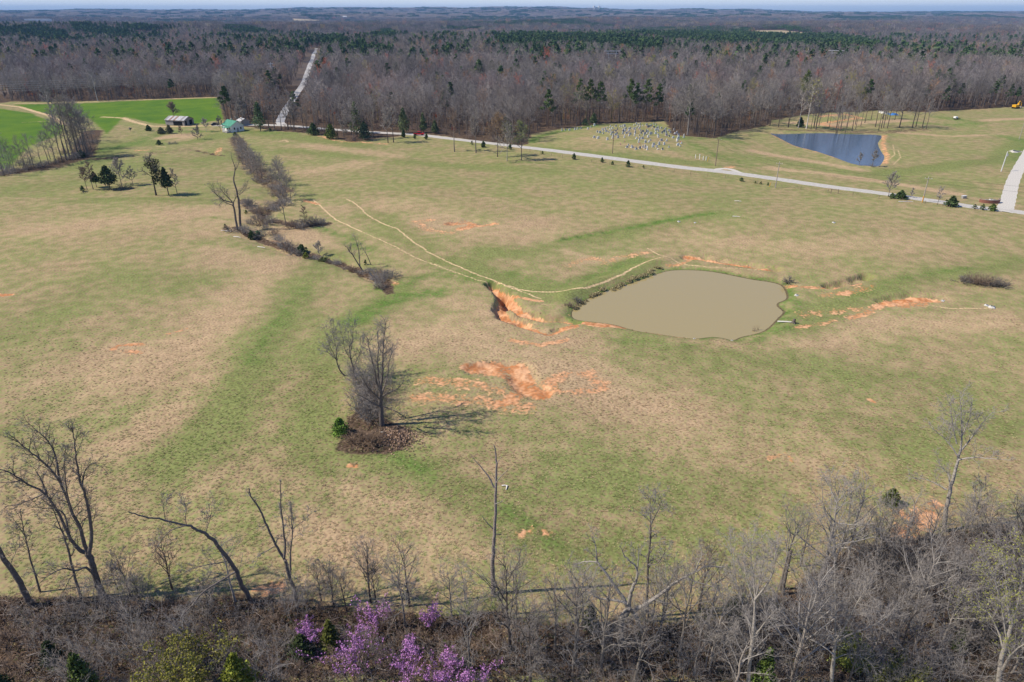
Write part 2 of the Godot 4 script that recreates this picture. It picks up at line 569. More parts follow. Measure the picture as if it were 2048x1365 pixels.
func make_land() -> void:
	pond1 = smooth_line(pts([13.39, -140.13, 14.12, -142.21, 16.33, -146.5, 21.37, -151.97, 26.51, -156.1, 32.9, -161.22, 37.6, -165.41, 41.43, -167.71, 46.44, -168.04, 51.82, -166.76, 56.7, -163.62, 60.66, -160.94, 64.13, -159.35, 66.09, -157.2, 65.78, -153.25, 64.66, -149.16, 63.31, -147.34, 61.39, -145.85, 60.54, -143.75, 60.74, -140.52, 58.31, -137.1, 55.04, -132.68, 52.02, -129.71, 47.37, -127.53, 45.25, -125.96, 43.89, -126.92, 41.4, -127.61, 37.57, -126.76, 33.31, -127.95, 29.34, -129.45, 25.9, -130.74, 21.99, -133.73, 17.97, -135.15, 14.69, -136.04, 13.4, -137.49, 13.39, -140.13]), 3)
	pond1.remove_at(pond1.size() - 1)
	pond2 = smooth_line(pts([140.29, -389.17, 148.18, -384.94, 169.93, -387.76, 186.65, -383.23, 199.33, -380.18, 186.02, -356.16, 176.82, -333.88, 171.14, -318.92, 162.12, -303.54, 157.64, -297.83, 153.77, -299.19, 150.11, -302.57, 148.27, -315.65, 146.1, -331.72, 141.14, -346.48, 141.15, -365.33, 141.5, -379.12, 140.29, -389.17]), 3)
	pond2.remove_at(pond2.size() - 1)
	pond_box1 = box_of(pond1, 7.0)
	pond_box2 = box_of(pond2, 7.0)
	# raised dam on the near-left rim of the muddy pond, creek bed and gullies
	for b in [
		[pts([13.61, -148.77, 18.2, -153.65, 23.64, -158.53, 28.75, -163.74, 34.09, -168.82, 41.09, -174.4]), 4.5, 0.9],
	]:
		banks.append({"line": b[0], "wide": b[1], "rise": b[2], "box": box_of(b[0], b[1])})
	for c in [
		[pts([-5.04, -157.26, -2.88, -152.5, -1.87, -147.94, -2.4, -144.2, -2.57, -140.54, -1.54, -137.54, 1.3, -135.44, 2.99, -132.84]), 2.0, 2.2, 0.45],
		[pts([-1.42, -150.49, -0.23, -146.62, 0.68, -142.88, 2.77, -138.91, 6.61, -135.33, 10.6, -134.97, 13.5, -133.52]), 2.0, 1.9, 0.5],
		[pts([-2.62, -136.39, 1.28, -132.31, 3.89, -130.34, 7.51, -127.1, 9.68, -128.94]), 1.4, 0.8, 0.3],
		[pts([76.94, -154.49, 80.55, -156.17, 83.7, -157.26, 88.64, -160.29]), 2.2, 1.6, 0.4],
		[pts([85.84, -144.42, 89.45, -145.94, 93.53, -147.18, 96.49, -145.84]), 3.0, 1.1, 0.45],
		[pts([47.82, -177.42, 51.08, -176.85, 55.67, -173.8, 61.39, -170.71, 67.94, -166.86]), 2.2, 1.1, 0.5],
		[pts([-5.85, -110.2, -2.21, -111.14, 0.92, -111.03, 1.8, -107.65, 2.28, -104.29, 4.39, -102.07]), 3.4, 0.9, 0.5],
		[pts([-79.43, -120.96, -79.37, -122.74, -78.08, -124.13]), 0.7, 0.5, 0.3],
		[pts([-68.61, -108.39, -69.58, -111.07, -70.93, -112.65]), 0.7, 0.5, 0.3],
		[pts([-71.72, -128.58, -69.22, -131.69]), 0.7, 0.4, 0.3],
		[pts([-18.66, -208.78, -13.34, -211.91, -7.7, -209.17]), 2.5, 0.8, 0.4],
		[pts([15.56, -193.45, 21.72, -196.5, 28.91, -200.39]), 0.9, 0.4, 0.3],
		[pts([-133.62, -336.57, -109.52, -287.56, -93.62, -260.9, -80.73, -234.45, -81.14, -214.85, -78.68, -198.41, -69.8, -189.2, -63.02, -185.59, -53.34, -180.89, -44.86, -173.97, -33.28, -161.65]), 3.0, 1.2, 0.3],
		[pts([-194.54, -290.31, -185.89, -309.08, -170.12, -324.49, -153.09, -338.77, -144.22, -331.13, -136.48, -325.2]), 2.5, 1.3, 0.3],
	]:
		cuts.append({"line": c[0], "wide": c[1], "deep": c[2], "flat": c[3], "box": box_of(c[0], c[1])})

	# --- what grows and wears where
	var near := Field.new(-205.0, 205.0, 20.0, 242.0, 2048)
	var far := Field.new(-420.0, 420.0, 242.0, 650.0, 2000)
	var spots := [
		# mask, full resolution?, half-width in metres, value, core, line
		["green", false, 9.0, 0.50, 0.3, pts([-53.23, -180.47, -53.76, -162.57, -52.29, -136.17, -50.52, -115.81, -50.52, -102.26, -49.52, -88.58, -50.98, -82.36])],
		["lush", false, 5.0, 0.45, 0.0, pts([-51.72, -155.36, -51.36, -133.28, -50.03, -115.77])],
		["green", false, 6.0, 0.42, 0.2, pts([-27.39, -155.97, -34.52, -132.46, -37.53, -119.37, -34.92, -100.94, -30.09, -87.3, -26.07, -81.57])],
		["lush", false, 5.0, 0.75, 0.1, pts([-18.43, -152.14, -26.52, -150.18, -29.38, -146.06, -34.62, -135.39])],
		["lush", false, 4.5, 0.55, 0.1, pts([-32.34, -156.27, -25.63, -161.11, -18.55, -166.04, -7.99, -160.14])],
		["green", false, 6.0, 0.50, 0.2, pts([-19.46, -175.59, -5.59, -163.57, 4.32, -152.91, 12.59, -151.05, 22.11, -161.39, 34.38, -174.41])],
		["lush", false, 4.0, 0.40, 0.1, pts([-1.79, -165.24, 11.73, -156.09, 22.55, -165.12, 33.17, -175.22])],
		["green", false, 7.0, 0.40, 0.1, pts([-8.87, -181.06, 2.26, -185.22, 15.43, -191.54, 35.96, -202.02, 49.91, -210.77, 65.91, -217.7])],
		["lush", false, 2.6, 0.8, 0.1, pts([14.03, -192.44, 23.42, -198.48, 36.34, -204.48, 44.81, -208.75, 50.9, -211.72, 64, -216.6])],
		["green", false, 28.0, 0.18, 0.0, pts([-70.49, -322.54, -25.22, -279.34, 15.53, -281.11, 43.6, -263.76, 65.59, -235.81])],
		["green", false, 3.0, 0.30, 0.0, pts([-46.34, -247.61, -33.27, -260.96, -18.81, -274.49])],
		["lush", false, 2.5, 0.4, 0.0, pts([-42.98, -249.48, -27.7, -262.69, -19.63, -271.72])],
		["green", false, 6.0, 0.42, 0.2, pts([-27.46, -85.9, -18.93, -80.25, -8.54, -75.84, 1.02, -67.58, 7.79, -65.03, 14.56, -64.75])],
		["lush", false, 2.5, 0.55, 0.0, pts([-18.91, -84.44, -13.98, -80.82, -11.58, -78.55])],
		["lush", false, 2.0, 0.5, 0.0, pts([-1.6, -72.34, 2.31, -68.53, 4.72, -65.4])],
		["green", false, 8.0, 0.25, 0.0, pts([22.39, -121.44, 35.65, -114.96, 52.87, -110.31, 78.26, -106.39])],
		["lush", false, 3.0, 0.35, 0.0, pts([20.74, -123.83, 27.58, -122.68, 34.33, -121.6])],
		["green", false, 6.0, 0.40, 0.0, pts([59.23, -129.63, 77.92, -145.79, 95.15, -157.22, 110.37, -162.38, 135.41, -171.58, 152.17, -175.94])],
		["lush", false, 2.2, 0.40, 0.0, pts([79.2, -148.7, 90.79, -155.79, 105.26, -162.27, 116.61, -166.44])],
		["lush", false, 2.5, 0.5, 0.0, pts([67.19, -154.16, 64.39, -143.4, 58.61, -132.22, 48.12, -124.34])],
		["green", false, 8.0, 0.28, 0.0, pts([2.45, -74.5, 12.4, -78.05, 21.88, -72.93, 42.05, -92.42, 60.02, -88.41, 78.74, -93.27])],
		["green", false, 12.0, 0.22, 0.0, pts([-104.52, -132.04, -101.83, -158.47, -75.51, -160.31])],
		["green", false, 5.0, 0.3, 0.0, pts([-82.18, -92.43, -81.23, -98.51, -80.17, -105.22])],
		["green", false, 6.0, 0.35, 0.0, pts([-154.52, -239.01, -136.51, -241.93, -118.91, -238.52, -106.36, -237.91])],
		["green", false, 5.0, 0.3, 0.0, pts([-89.71, -189.04, -85.19, -192.13, -70.65, -183.11, -59.48, -178.12])],
		["lush", false, 2.2, 0.45, 0.0, pts([-100.62, -213.61, -97.73, -216.36, -90.98, -213.37])],
		["lush", false, 4.0, 0.6, 0.1, pts([-64.11, -211.07, -52.28, -200.82, -41.84, -186.19])],
		["green", false, 6.0, 0.3, 0.0, pts([-61.31, -240.95, -42.54, -215.03, -24.5, -184.2])],
		["dry", false, 14.0, -0.42, 0.2, pts([-78.54, -107.01, -70.72, -118.87, -61.72, -125.68, -61.51, -142.04, -63.56, -169.54, -64.37, -200.62])],
		["dry", false, 14.0, -0.30, 0.2, pts([-147.55, -202.93, -123.32, -212.62, -101.32, -225.31, -76.2, -175.6])],
		["dry", false, 7.0, -0.35, 0.0, pts([-59.65, -89.23, -57.25, -97.86, -56.21, -112.03])],
		["dry", false, 9.0, -0.42, 0.3, pts([-22.14, -121.15, -13.16, -131.92, -2.33, -118.75, 11.55, -110.34, 22.54, -95.13, 31.68, -89.54, 44.99, -89.61])],
		["dry", false, 5.0, -0.30, 0.2, pts([-14.42, -147.11, -6.05, -140.64, -1.46, -129.02, 17.43, -121.39])],
		["dry", false, 12.0, -0.30, 0.1, pts([-25.14, -218.6, -9.74, -201.76, 8.74, -207.51, 8.17, -192.24])],
		["dry", false, 9.0, -0.28, 0.0, pts([-78.3, -264.53, -54.94, -227.76, -39.03, -235.2])],
		["dry", false, 6.0, -0.35, 0.0, pts([57.34, -124.62, 82.39, -131.99, 104.45, -133.5])],
		["dry", false, 6.0, -0.30, 0.0, pts([-22.55, -76.96, -11.51, -71.7, -5.74, -63.93, -14.63, -62.27, -26.95, -67.68])],
		["dry", false, 9.0, -0.25, 0.0, pts([119.08, -189.87, 86.14, -180.05, 54.57, -191.14])],
		["dry", false, 3.5, -0.30, 0.0, pts([14.85, -183.3, 21, -174.95, 28.04, -177.21])],
		["dry", false, 8.0, -0.2, 0.0, pts([-47.37, -77.57, -55.85, -80.27, -62.15, -74.98])],
		["soil", true, 1.5, 0.95, 0.6, pts([-5.04, -157.26, -2.88, -152.5, -1.64, -147.94, -2.4, -144.2, -2.57, -140.54, -1.54, -137.54, 1.3, -135.44, 2.99, -132.84])],
		["soil", true, 1.5, 1.0, 0.7, pts([-1.9, -151.16, -0.23, -146.62, 0.68, -142.88, 2.77, -138.91, 6.61, -135.33, 10.6, -134.97, 13.5, -133.52, 18.63, -131.55, 22.86, -131.54])],
		["soil", true, 0.9, 0.7, 0.3, pts([-1.07, -151.13, 2.45, -147.8, 6.46, -145.78])],
		["soil", true, 1.3, 0.85, 0.4, pts([-2.62, -136.39, 1.28, -132.31, 3.88, -130.06, 7.5, -126.84, 9.68, -128.94, 13.29, -131.05])],
		["soil", true, 1.4, 0.55, 0.2, pts([-0.4, -123.72, 5.54, -121.28, 10.67, -123.78])],
		["soil", true, 2.4, 0.95, 0.5, pts([-7.74, -111.2, -3.61, -111.94, 0.92, -111.65, 1.98, -107.65, 2.45, -104.29, 5.25, -101.93])],
		["soil", true, 2.4, 0.75, 0.3, pts([-3.55, -109.45, -0.81, -107.55, 0.97, -105.15, 1.38, -102.47, -0.34, -99.01, -2, -97.65])],
		["soil", true, 2.6, 0.52, 0.2, pts([-15.38, -105.67, -10.01, -104.8, -5.59, -104, -2.08, -102.69])],
		["soil", true, 2.4, 0.50, 0.2, pts([-16.35, -99.44, -10.46, -99.51, -5.37, -98.83, -1.16, -97.05, 2.98, -97.21])],
		["soil", true, 2.2, 0.50, 0.2, pts([5.83, -105.34, 9.57, -108.31, 14.14, -108.84, 15.82, -103.89, 10.89, -102.5])],
		["soil", true, 1.6, 0.62, 0.3, pts([4.37, -101.55, 7.44, -102.71, 6.58, -106.3])],
		["soil", true, 1.6, 0.9, 0.5, pts([75.39, -153.64, 80.14, -155.22, 83.84, -155.93])],
		["soil", true, 1.2, 0.7, 0.4, pts([65.63, -155.89, 69.66, -154.34, 75.26, -153.32])],
		["soil", true, 2.0, 0.6, 0.2, pts([73.52, -149.05, 79.85, -150.18, 86.24, -153.81])],
		["soil", true, 2.4, 1.0, 0.5, pts([85.84, -144.42, 89.3, -145.66, 93.23, -146.6, 96.51, -145.25])],
		["soil", true, 1.8, 0.7, 0.4, pts([84.07, -143.1, 88.43, -141.72, 93.1, -143.13])],
		["soil", true, 1.5, 0.62, 0.3, pts([73.54, -135.89, 77.96, -138.42, 81.38, -141.01, 83.8, -142.55])],
		["soil", true, 1.2, 0.5, 0.2, pts([59.93, -130.93, 63.96, -132.28, 69.42, -134.37])],
		["soil", true, 2.2, 0.42, 0.2, pts([63.35, -137.68, 70.83, -139.79, 77.87, -140.63])],
		["soil", true, 1.4, 0.9, 0.5, pts([47.6, -178.24, 51.08, -176.85, 55.67, -173.8, 61.39, -170.71, 68.07, -166.48])],
		["soil", true, 1.0, 0.6, 0.4, pts([40.87, -170.04, 44.66, -171.17, 47.41, -175.03])],
		["soil", true, 1.2, 0.75, 0.2, pts([-79.36, -121.4, -79.19, -122.97, -74.56, -123.75])],
		["soil", true, 1.2, 0.6, 0.2, pts([-76.47, -120.57, -72.71, -119.95])],
		["soil", true, 0.7, 0.6, 0.2, pts([-71.72, -128.58, -69.22, -131.69])],
		["soil", true, 2.4, 0.75, 0.3, pts([-20.24, -208.86, -14.9, -211.38, -12.29, -206.99, -15.91, -202.93, -6.11, -208.65])],
		["soil", true, 2.0, 0.42, 0.2, pts([-26.18, -213.06, -30.84, -211.91, -24.95, -201.55, -18.66, -199.09])],
		["soil", true, 1.8, 0.55, 0.2, pts([-44.88, -268.21, -39.1, -268.94])],
		["soil", true, 2.0, 0.38, 0.2, pts([15.29, -170.79, 21.21, -177.04, 24.8, -173.01, 29.41, -177.24, 36.96, -181.49])],
		["soil", true, 1.4, 0.9, 0.3, pts([-122.01, -148.23, -117.99, -148.86])],
		["soil", true, 1.4, 0.75, 0.3, pts([-74.97, -245.19, -73.97, -240.22, -67.92, -236.05])],
		["soil", true, 2.0, 0.7, 0.3, pts([-71.24, -193.74, -68.45, -191.79, -64.61, -188.58])],
		["soil", true, 1.6, 0.6, 0.3, pts([-37.57, -167.55, -32, -161.55, -29, -158.5])],
		["soil", true, 1.0, 0.7, 0.2, pts([-23.36, -80.79, -22.51, -80.89])],
		["soil", true, 1.2, 0.45, 0.2, pts([1.01, -67.12, 4.19, -67.46])],
		["soil", true, 2.2, 0.62, 0.2, pts([51.14, -71.02, 52.35, -69.57, 49.22, -67.26, 56.86, -73.02])],
		["soil", true, 0.7, 0.5, 0.2, pts([37.93, -83.71, 40.83, -84.97, 41.25, -82.86])],
		["soil", true, 0.7, 0.8, 0.2, pts([61.05, -100.74, 61.42, -100.08])],
				["soil", true, 1.6, 0.6, 0.3, pts([-28.84, -57.93, -26.75, -58.61])],
		["soil", true, 1.0, 0.55, 0.3, pts([13.25, -138.37, 17.87, -134.31, 21.99, -132.9, 29.2, -128.67, 37.39, -126.01])],
		["trail", true, 0.36, 1.0, 0.5, pts([-99.78, -301.07, -89.49, -290.76, -82.09, -281.9, -76.09, -275.17, -71.34, -268.78, -69.36, -262.1, -64.89, -251.04, -59.94, -242.84, -56.19, -237.82, -51.95, -229.85, -48.48, -222.41, -44.2, -215.25, -39.83, -209.41, -35.74, -205.31, -32.97, -200.05, -30.84, -195.54, -27.73, -189.74, -24.35, -184.19])],
		["trail", true, 0.34, 0.85, 0.5, pts([-24.4, -183.35, -20.87, -178.91, -16.98, -173.46, -13.65, -169.82, -10.68, -165.96, -4.48, -159.65, 0, -154.05, 3.67, -150.31, 6.52, -147.35])],
		["trail", true, 0.36, 1.0, 0.5, pts([-79.18, -261.37, -78.26, -256.57, -75.03, -248.1, -71.29, -241.56, -67.92, -236.05, -63.27, -227.08, -58.75, -219.35, -55.17, -213.69, -51.72, -210.29, -46.46, -203.74])],
		["trail", true, 0.32, 0.62, 0.5, pts([-46.46, -203.74, -39.43, -195.27, -32.66, -186.82, -26.23, -177.77, -20.69, -171.8, -15.11, -166.57, -9.14, -160.54, -4.43, -157.24])],
		["trail", true, 0.40, 1.0, 0.5, pts([-1.22, -156.1, 1.45, -153.66, 4.66, -151.91, 9.05, -151.46, 14.52, -151.35, 17.62, -152.64, 23.5, -157.46, 27.71, -161.85, 31.61, -167.22, 36.85, -173.21, 41.85, -176.82, 43.59, -173.55, 44.66, -171.17])],
		["trail", true, 0.35, 0.8, 0.5, pts([38.26, -184.9, 39.84, -180.59, 42.76, -175.98])],
		["trail", true, 0.30, 0.7, 0.5, pts([44.66, -171.17, 51.76, -169.02, 57.86, -167.58, 67.07, -166.2])],
		["trail", true, 0.35, 0.7, 0.4, pts([-76.25, -261.15, -73.6, -252.48])],
		["trail", true, 0.7, 0.5, 0.2, pts([-22.65, -173.89, -20.02, -171.75, -14.67, -165.81])],
		["trail", true, 0.4, 0.6, 0.3, pts([93.6, -141.98, 97.42, -139.84, 107.32, -139.75])],
	]
	for s in spots:
		if s[0] == "green" or s[0] == "dry":   # broad soft edges
			s[2] *= 1.35
			s[4] = 0.0
			s[5] = rough_line(s[5], 9.0, 1.1)
		var line: PackedVector2Array = s[5]
		if s[1]: line = rough_line(line, 1.6, 0.10)
		near.stroke(s[0], s[1], line, s[2], s[3], s[4])
	var shore := pond1.duplicate()
	shore.append(pond1[0])
	near.stroke("lush", false, shore, 2.4, 0.75, 0.2)
	near.stroke("wet", true, shore, 0.5, 0.8, 0.3)
	near.fill("litter", pts([-81.87, -57.95, -55.36, -57.84, -46.86, -57.94, -39.43, -57.12, -29.85, -57.53, -23.7, -55.98, -14.5, -54.61, -6.75, -53.86, -1.32, -54.56, 4.09, -52.98, 12.26, -53.52, 20.26, -52.86, 30.65, -57.77, 37.6, -62.12, 42.18, -65.67, 47.51, -66.37, 55.97, -67.97, 66.49, -69.52, 98.44, -71.88, 68.47, -46.43, -81.26, -46.7]), 1.0)
	near.fill("litter", pts([-26.11, -83.97, -26.11, -90.08, -25.91, -98.78, -26.03, -105.83, -23.09, -100.36, -20.37, -93.22, -15.69, -89.37, -15.42, -85.05, -18.7, -83.21]), 0.85)
	near.stroke("litter", false, pts([-85.65, -205.3, -79.01, -199.39, -71.93, -193.61, -63.92, -188.67, -53.56, -181.75, -43.32, -173.06, -32, -161.55, -29.91, -152.7]), 1.9, 0.9, 0.4)
	near.stroke("litter", false, pts([-78.09, -215.3, -66.92, -209.79, -59.77, -212.77]), 3.0, 0.8, 0.4)
	near.stroke("litter", false, pts([-96.75, -240.43, -83.12, -220.8, -82.88, -241.49]), 3.0, 0.7, 0.3)
	near.stroke("litter", false, pts([110.76, -157.74, 113.63, -155.4, 118.59, -154.58]), 2.5, 0.6, 0.3)
	var field := field_outline()
	far.fill("litter", field, 1.0, true)
	far.fill("litter", pts([84.35, -382.94, 82.31, -361.15, 104.4, -361.51, 122.67, -388.33, 133.24, -395.71, 151.12, -415.04, 158.28, -454.73, 114.32, -432.21]), 0.9)
	far.stroke("litter", false, pts([-146.79, -372.63, -119.39, -312.97, -100.27, -278.38, -86.64, -256.84]), 6.0, 0.75, 0.3)
	far.stroke("litter", false, pts([-215, -277.57, -203, -290.36, -198.77, -304.43, -195.97, -316.95, -213.04, -350.01, -233.92, -393.66]), 7.0, 0.95, 0.5)
	far.stroke("litter", false, pts([-193.14, -311.98, -170.12, -324.49, -153.09, -338.77, -144.22, -331.13, -134.88, -324.05]), 2.0, 0.8, 0.3)
	far.stroke("litter", false, pts([-149.84, -255.4, -144.42, -257.7]), 4.0, 0.5, 0.3)
	far.fill("crop", pts([-440.19, -475.22, -360.42, -484.77, -349.91, -489.17, -317.93, -470.84, -261.33, -413.21, -245.74, -383.96, -239.49, -347.53, -213.4, -293.35, -227, -277.42, -299.26, -313.44]), 1.0)
	far.fill("crop", pts([-354.61, -511.94, -334.48, -519.61, -305.84, -524.21, -302.13, -526.8, -263.96, -547.46, -224.26, -550.4, -178.25, -440.94, -187.82, -427.07, -199.32, -419.1, -217.57, -426.54, -244.27, -449.58, -220.26, -383.7, -231.96, -400.39, -263.63, -443.52, -304.73, -466.49]), 1.0)
	for s in [
		["green", false, 14.0, 0.45, 0.2, pts([-184.14, -298.06, -200.45, -348.99, -184.14, -356.56, -167.92, -366.13, -158.49, -382.25])],
		["lush", false, 7.0, 0.55, 0.2, pts([-197.72, -334.83, -191.79, -351.61, -194.88, -396.48, -169.85, -397.06])],
		["green", false, 12.0, 0.30, 0.2, pts([-154.89, -394.75, -124.01, -376.43, -98.57, -360.44, -75.63, -348.23])],
		["lush", false, 6.0, 0.5, 0.1, pts([-151.86, -394.16, -126.04, -383.06, -115.43, -384.04])],
		["dry", false, 8.0, -0.6, 0.3, pts([-185.69, -373.58, -180.57, -383.03, -170.21, -374.59, -175.29, -362.27])],
		["green", false, 20.0, 0.20, 0.0, pts([-190.07, -252.55, -175.42, -265.29, -164.33, -297.32, -140.08, -311.31, -131.18, -336.48])],
		["green", false, 10.0, 0.30, 0.0, pts([-111.37, -334.94, -75.07, -322.29, -26.91, -300, 15.76, -285.7])],
		["dry", false, 12.0, -0.35, 0.1, pts([-100.01, -346.53, -77.67, -334.52, -56.75, -323.53, -70.33, -300.05, -85.42, -291.34])],
		["lush", false, 4.0, 0.55, 0.0, pts([-9.61, -302.36, 4.18, -304.66, 16.44, -299.4])],
		["lush", false, 5.0, 0.85, 0.2, pts([8.57, -353.62, 13.6, -375.45, 23.68, -388.54, 48.15, -410.91])],
		["lush", false, 5.0, 0.6, 0.2, pts([51.32, -413.25, 81.82, -420.48, 85.84, -383.53, 96.04, -359.21])],
		["dry", false, 10.0, -0.15, 0.1, pts([26.2, -346.49, 39.51, -356.2, 51.45, -333.44, 70.12, -319.27])],
		["green", false, 7.0, 0.35, 0.2, pts([13.45, -335.61, 40.13, -317.34, 82.26, -302.89])],
		["lush", false, 7.0, 0.55, 0.2, pts([84.37, -353.12, 103.59, -368.22, 114.28, -351.35])],
		["lush", false, 6.0, 0.45, 0.2, pts([86.45, -340.46, 92.44, -316.74, 100.8, -299.01])],
		["green", false, 12.0, 0.2, 0.1, pts([94.82, -317.08, 120.19, -310.94, 140.54, -286.04, 168.36, -262.33])],
		["dry", false, 5.0, -0.55, 0.2, pts([113.24, -331.95, 123.49, -320.29, 136.59, -307.01, 147.09, -291.22])],
		["dry", false, 5.0, -0.55, 0.2, pts([110.16, -294.65, 127.84, -285.53, 144.97, -269.53, 160.96, -249.6])],
		["green", false, 9.0, 0.45, 0.2, pts([148.9, -286.13, 175.67, -293.53, 215.7, -309.64, 262.74, -363.11])],
		["lush", false, 7.0, 0.55, 0.2, pts([243.1, -428.09, 258.03, -417.44, 278.25, -421.81, 267.32, -450.14])],
		["lush", false, 8.0, 0.5, 0.2, pts([260.65, -380.04, 262.48, -355.19, 227.61, -310.65])],
		["dry", false, 6.0, -0.6, 0.3, pts([288.04, -432.82, 324.45, -445.74, 345.4, -436.05])],
		["dry", false, 4.0, -0.5, 0.2, pts([214.64, -390.18, 234.49, -376.79, 265.64, -383.59])],
		["litter", false, 8.0, 0.55, 0.2, pts([151.12, -398.56, 172.61, -395.64, 204.86, -392.76, 231.84, -401.66])],
		["dry", false, 8.0, -0.6, 0.2, pts([167.43, -427.42, 187.42, -417.62, 215.91, -428.14, 239.28, -438.34])],
		["soil", true, 3.5, 0.6, 0.2, pts([194.38, -449.53, 216.11, -462.97, 217.69, -445.15, 183.07, -421.42, 188.81, -407.14])],
		["soil", true, 2.0, 0.55, 0.2, pts([200.91, -380.12, 186.48, -352.97, 178.03, -333.91, 171.68, -317.69, 162.67, -302.43])],
		["soil", true, 1.3, 0.5, 0.3, pts([139, -375.77, 139.22, -343.99, 144.73, -327.13, 149.04, -310.13, 151.88, -299.32])],
		["soil", true, 3.0, 0.75, 0.3, pts([81.17, -433.64, 93.42, -433.99, 97.11, -422.8])],
		["soil", true, 2.5, 0.55, 0.2, pts([90.14, -291.76, 93.92, -296.15])],
		["trail", true, 0.5, 0.6, 0.3, pts([179.74, -333.97, 184.7, -334.28, 175.97, -314.94, 165.17, -300.04])],
		["trail", true, 0.5, 0.6, 0.3, pts([164.51, -305.33, 176.25, -320.9, 190.45, -350.31])],
		["trail", true, 2.2, 1.0, 0.4, pts([-264.76, -419.02, -300.52, -461.25, -343.29, -499.88, -382.19, -515.93])],
		["trail", true, 2.5, 0.8, 0.4, pts([-257.27, -447.36, -242.36, -442.81, -227.41, -427.08, -211.31, -413.38, -202.35, -412.82, -175.72, -417])],
		["trail", true, 1.8, 0.7, 0.3, pts([-358.13, -517.33, -308.97, -532.59, -265.4, -550.61, -225.68, -554.05])],
		["trail", true, 1.2, 0.6, 0.3, pts([-292.51, -424.08, -285.42, -429.4, -273.97, -429.47])],
		["trail", true, 1.0, 0.7, 0.3, pts([-118.48, -358.31, -116.69, -360.89, -113.7, -355.13])],
		["trail", true, 1.0, 0.6, 0.3, pts([-176.51, -345.82, -170.36, -343.18])],
		["soil", true, 3.0, 0.5, 0.2, pts([-179.7, -332.45, -175.65, -333.93])],
		["soil", true, 2.0, 0.55, 0.2, pts([-145.3, -329.71, -138.78, -326.31, -142.95, -342])],
		["soil", true, 2.5, 0.5, 0.2, pts([-101.67, -372.68, -87.53, -356.93, -77.32, -356.68, -63.88, -352.24])],
	]:
		far.stroke(s[0], s[1], s[5], s[2], s[3], s[4])
	var a := near.paint()
	var b := far.paint()
	pasture_paint = near
	pasture_rgb = a[0]
	M.near_pasture = field_material("near pasture", a)
	M.far_pasture = field_material("far pasture", b)
	M.woodland_floor = speckled("woodland floor", Color(0.085, 0.06, 0.045), Color(0.14, 0.105, 0.075), 30.0)

	# --- one sheet of ground to the horizon, finer where the gullies are
	var xs := PackedFloat32Array()
	var x := 0.0
	for k in [[-205.0, 2.5], [-40.0, 0.6], [95.0, 2.5], [205.0, 0.0]]:
		if xs.size():
			x = xs[xs.size() - 1]
			var steps := int(ceil((k[0] - x) / step_now))
			for s in steps: xs.append(x + (k[0] - x) * (s + 1) / steps)
		else: xs.append(k[0])
		step_now = k[1]
	var left := PackedFloat32Array()
	var w := 2.5
	x = 205.0
	while x < 16000.0:
		w = minf(w * 1.12, 900.0)
		x += w
		if absf(x - 420.0) < w * 0.5: x = 420.0
		left.append(x)
	var all := PackedFloat32Array()
	for k in left.size(): all.append(-left[left.size() - 1 - k])
	all.append_array(xs)
	all.append_array(left)
	var ds := PackedFloat32Array([-400.0, -200.0, -100.0, -50.0, -20.0, 0.0, 10.0])
	for k in [[20.0, 70.0, 50], [70.0, 175.0, 175], [175.0, 242.0, 32], [242.0, 650.0, 110]]:
		for s in k[2]: ds.append(lerpf(k[0], k[1], float(s) / k[2]))
	x = 650.0
	w = 6.0
	while x < 16000.0:
		ds.append(x)
		w = minf(w * 1.07, 700.0)
		x += w
	var nx := all.size()
	var nd := ds.size()
	var v := PackedVector3Array()
	v.resize(nx * nd)
	for j in nd:
		for i in nx: v[j * nx + i] = Vector3(all[i], ground(all[i], -ds[j]), -ds[j])
	var nn := PackedVector3Array()
	nn.resize(nx * nd)
	for j in nd:
		for i in nx:
			var l := v[j * nx + maxi(i - 1, 0)]
			var r := v[j * nx + mini(i + 1, nx - 1)]
			var u := v[mini(j + 1, nd - 1) * nx + i]
			var o := v[maxi(j - 1, 0) * nx + i]
			nn[j * nx + i] = (r - l).cross(u - o).normalized()
	var sheet := ArrayMesh.new()
	for part in 3:
		var ids := PackedInt32Array()
		for j in nd - 1:
			var dm := (ds[j] + ds[j + 1]) * 0.5
			for i in nx - 1:
				var xm := absf(all[i] + all[i + 1]) * 0.5
				var which := 2
				if dm > 20.0 and dm < 242.0 and xm < 205.0: which = 0
				elif dm > 242.0 and dm < 650.0 and xm < 420.0: which = 1
				if which != part: continue
				var q := j * nx + i
				ids.append_array([q, q + nx, q + nx + 1, q, q + nx + 1, q + 1])
		# keep only the points this surface uses
		var map := {}
		var sv := PackedVector3Array()
		var sn := PackedVector3Array()
		var uv := PackedVector2Array()
		var fl: Field = near if part == 0 else far
		for k in ids.size():
			var at := ids[k]
			if not map.has(at):
				map[at] = sv.size()
				sv.append(v[at]); sn.append(nn[at])
				uv.append(Vector2((v[at].x - fl.x0) / (fl.x1 - fl.x0), (fl.d1 + v[at].z) / (fl.d1 - fl.d0)))
			ids[k] = map[at]
		var arr := []
		arr.resize(Mesh.ARRAY_MAX)
		arr[Mesh.ARRAY_VERTEX] = sv; arr[Mesh.ARRAY_NORMAL] = sn; arr[Mesh.ARRAY_TEX_UV] = uv; arr[Mesh.ARRAY_INDEX] = ids
		sheet.add_surface_from_arrays(Mesh.PRIMITIVE_TRIANGLES, arr)
		sheet.surface_set_material(part, [M.near_pasture, M.far_pasture, M.woodland_floor][part])
	var land_node := MeshInstance3D.new()
	land_node.name = "ground"
	land_node.mesh = sheet
	tag(land_node, "rolling pasture and woodland ground", "", "", "structure")
	add_child(land_node)
	water("muddy_pond_water", pond1, POND1_LEVEL, M.mud_water)
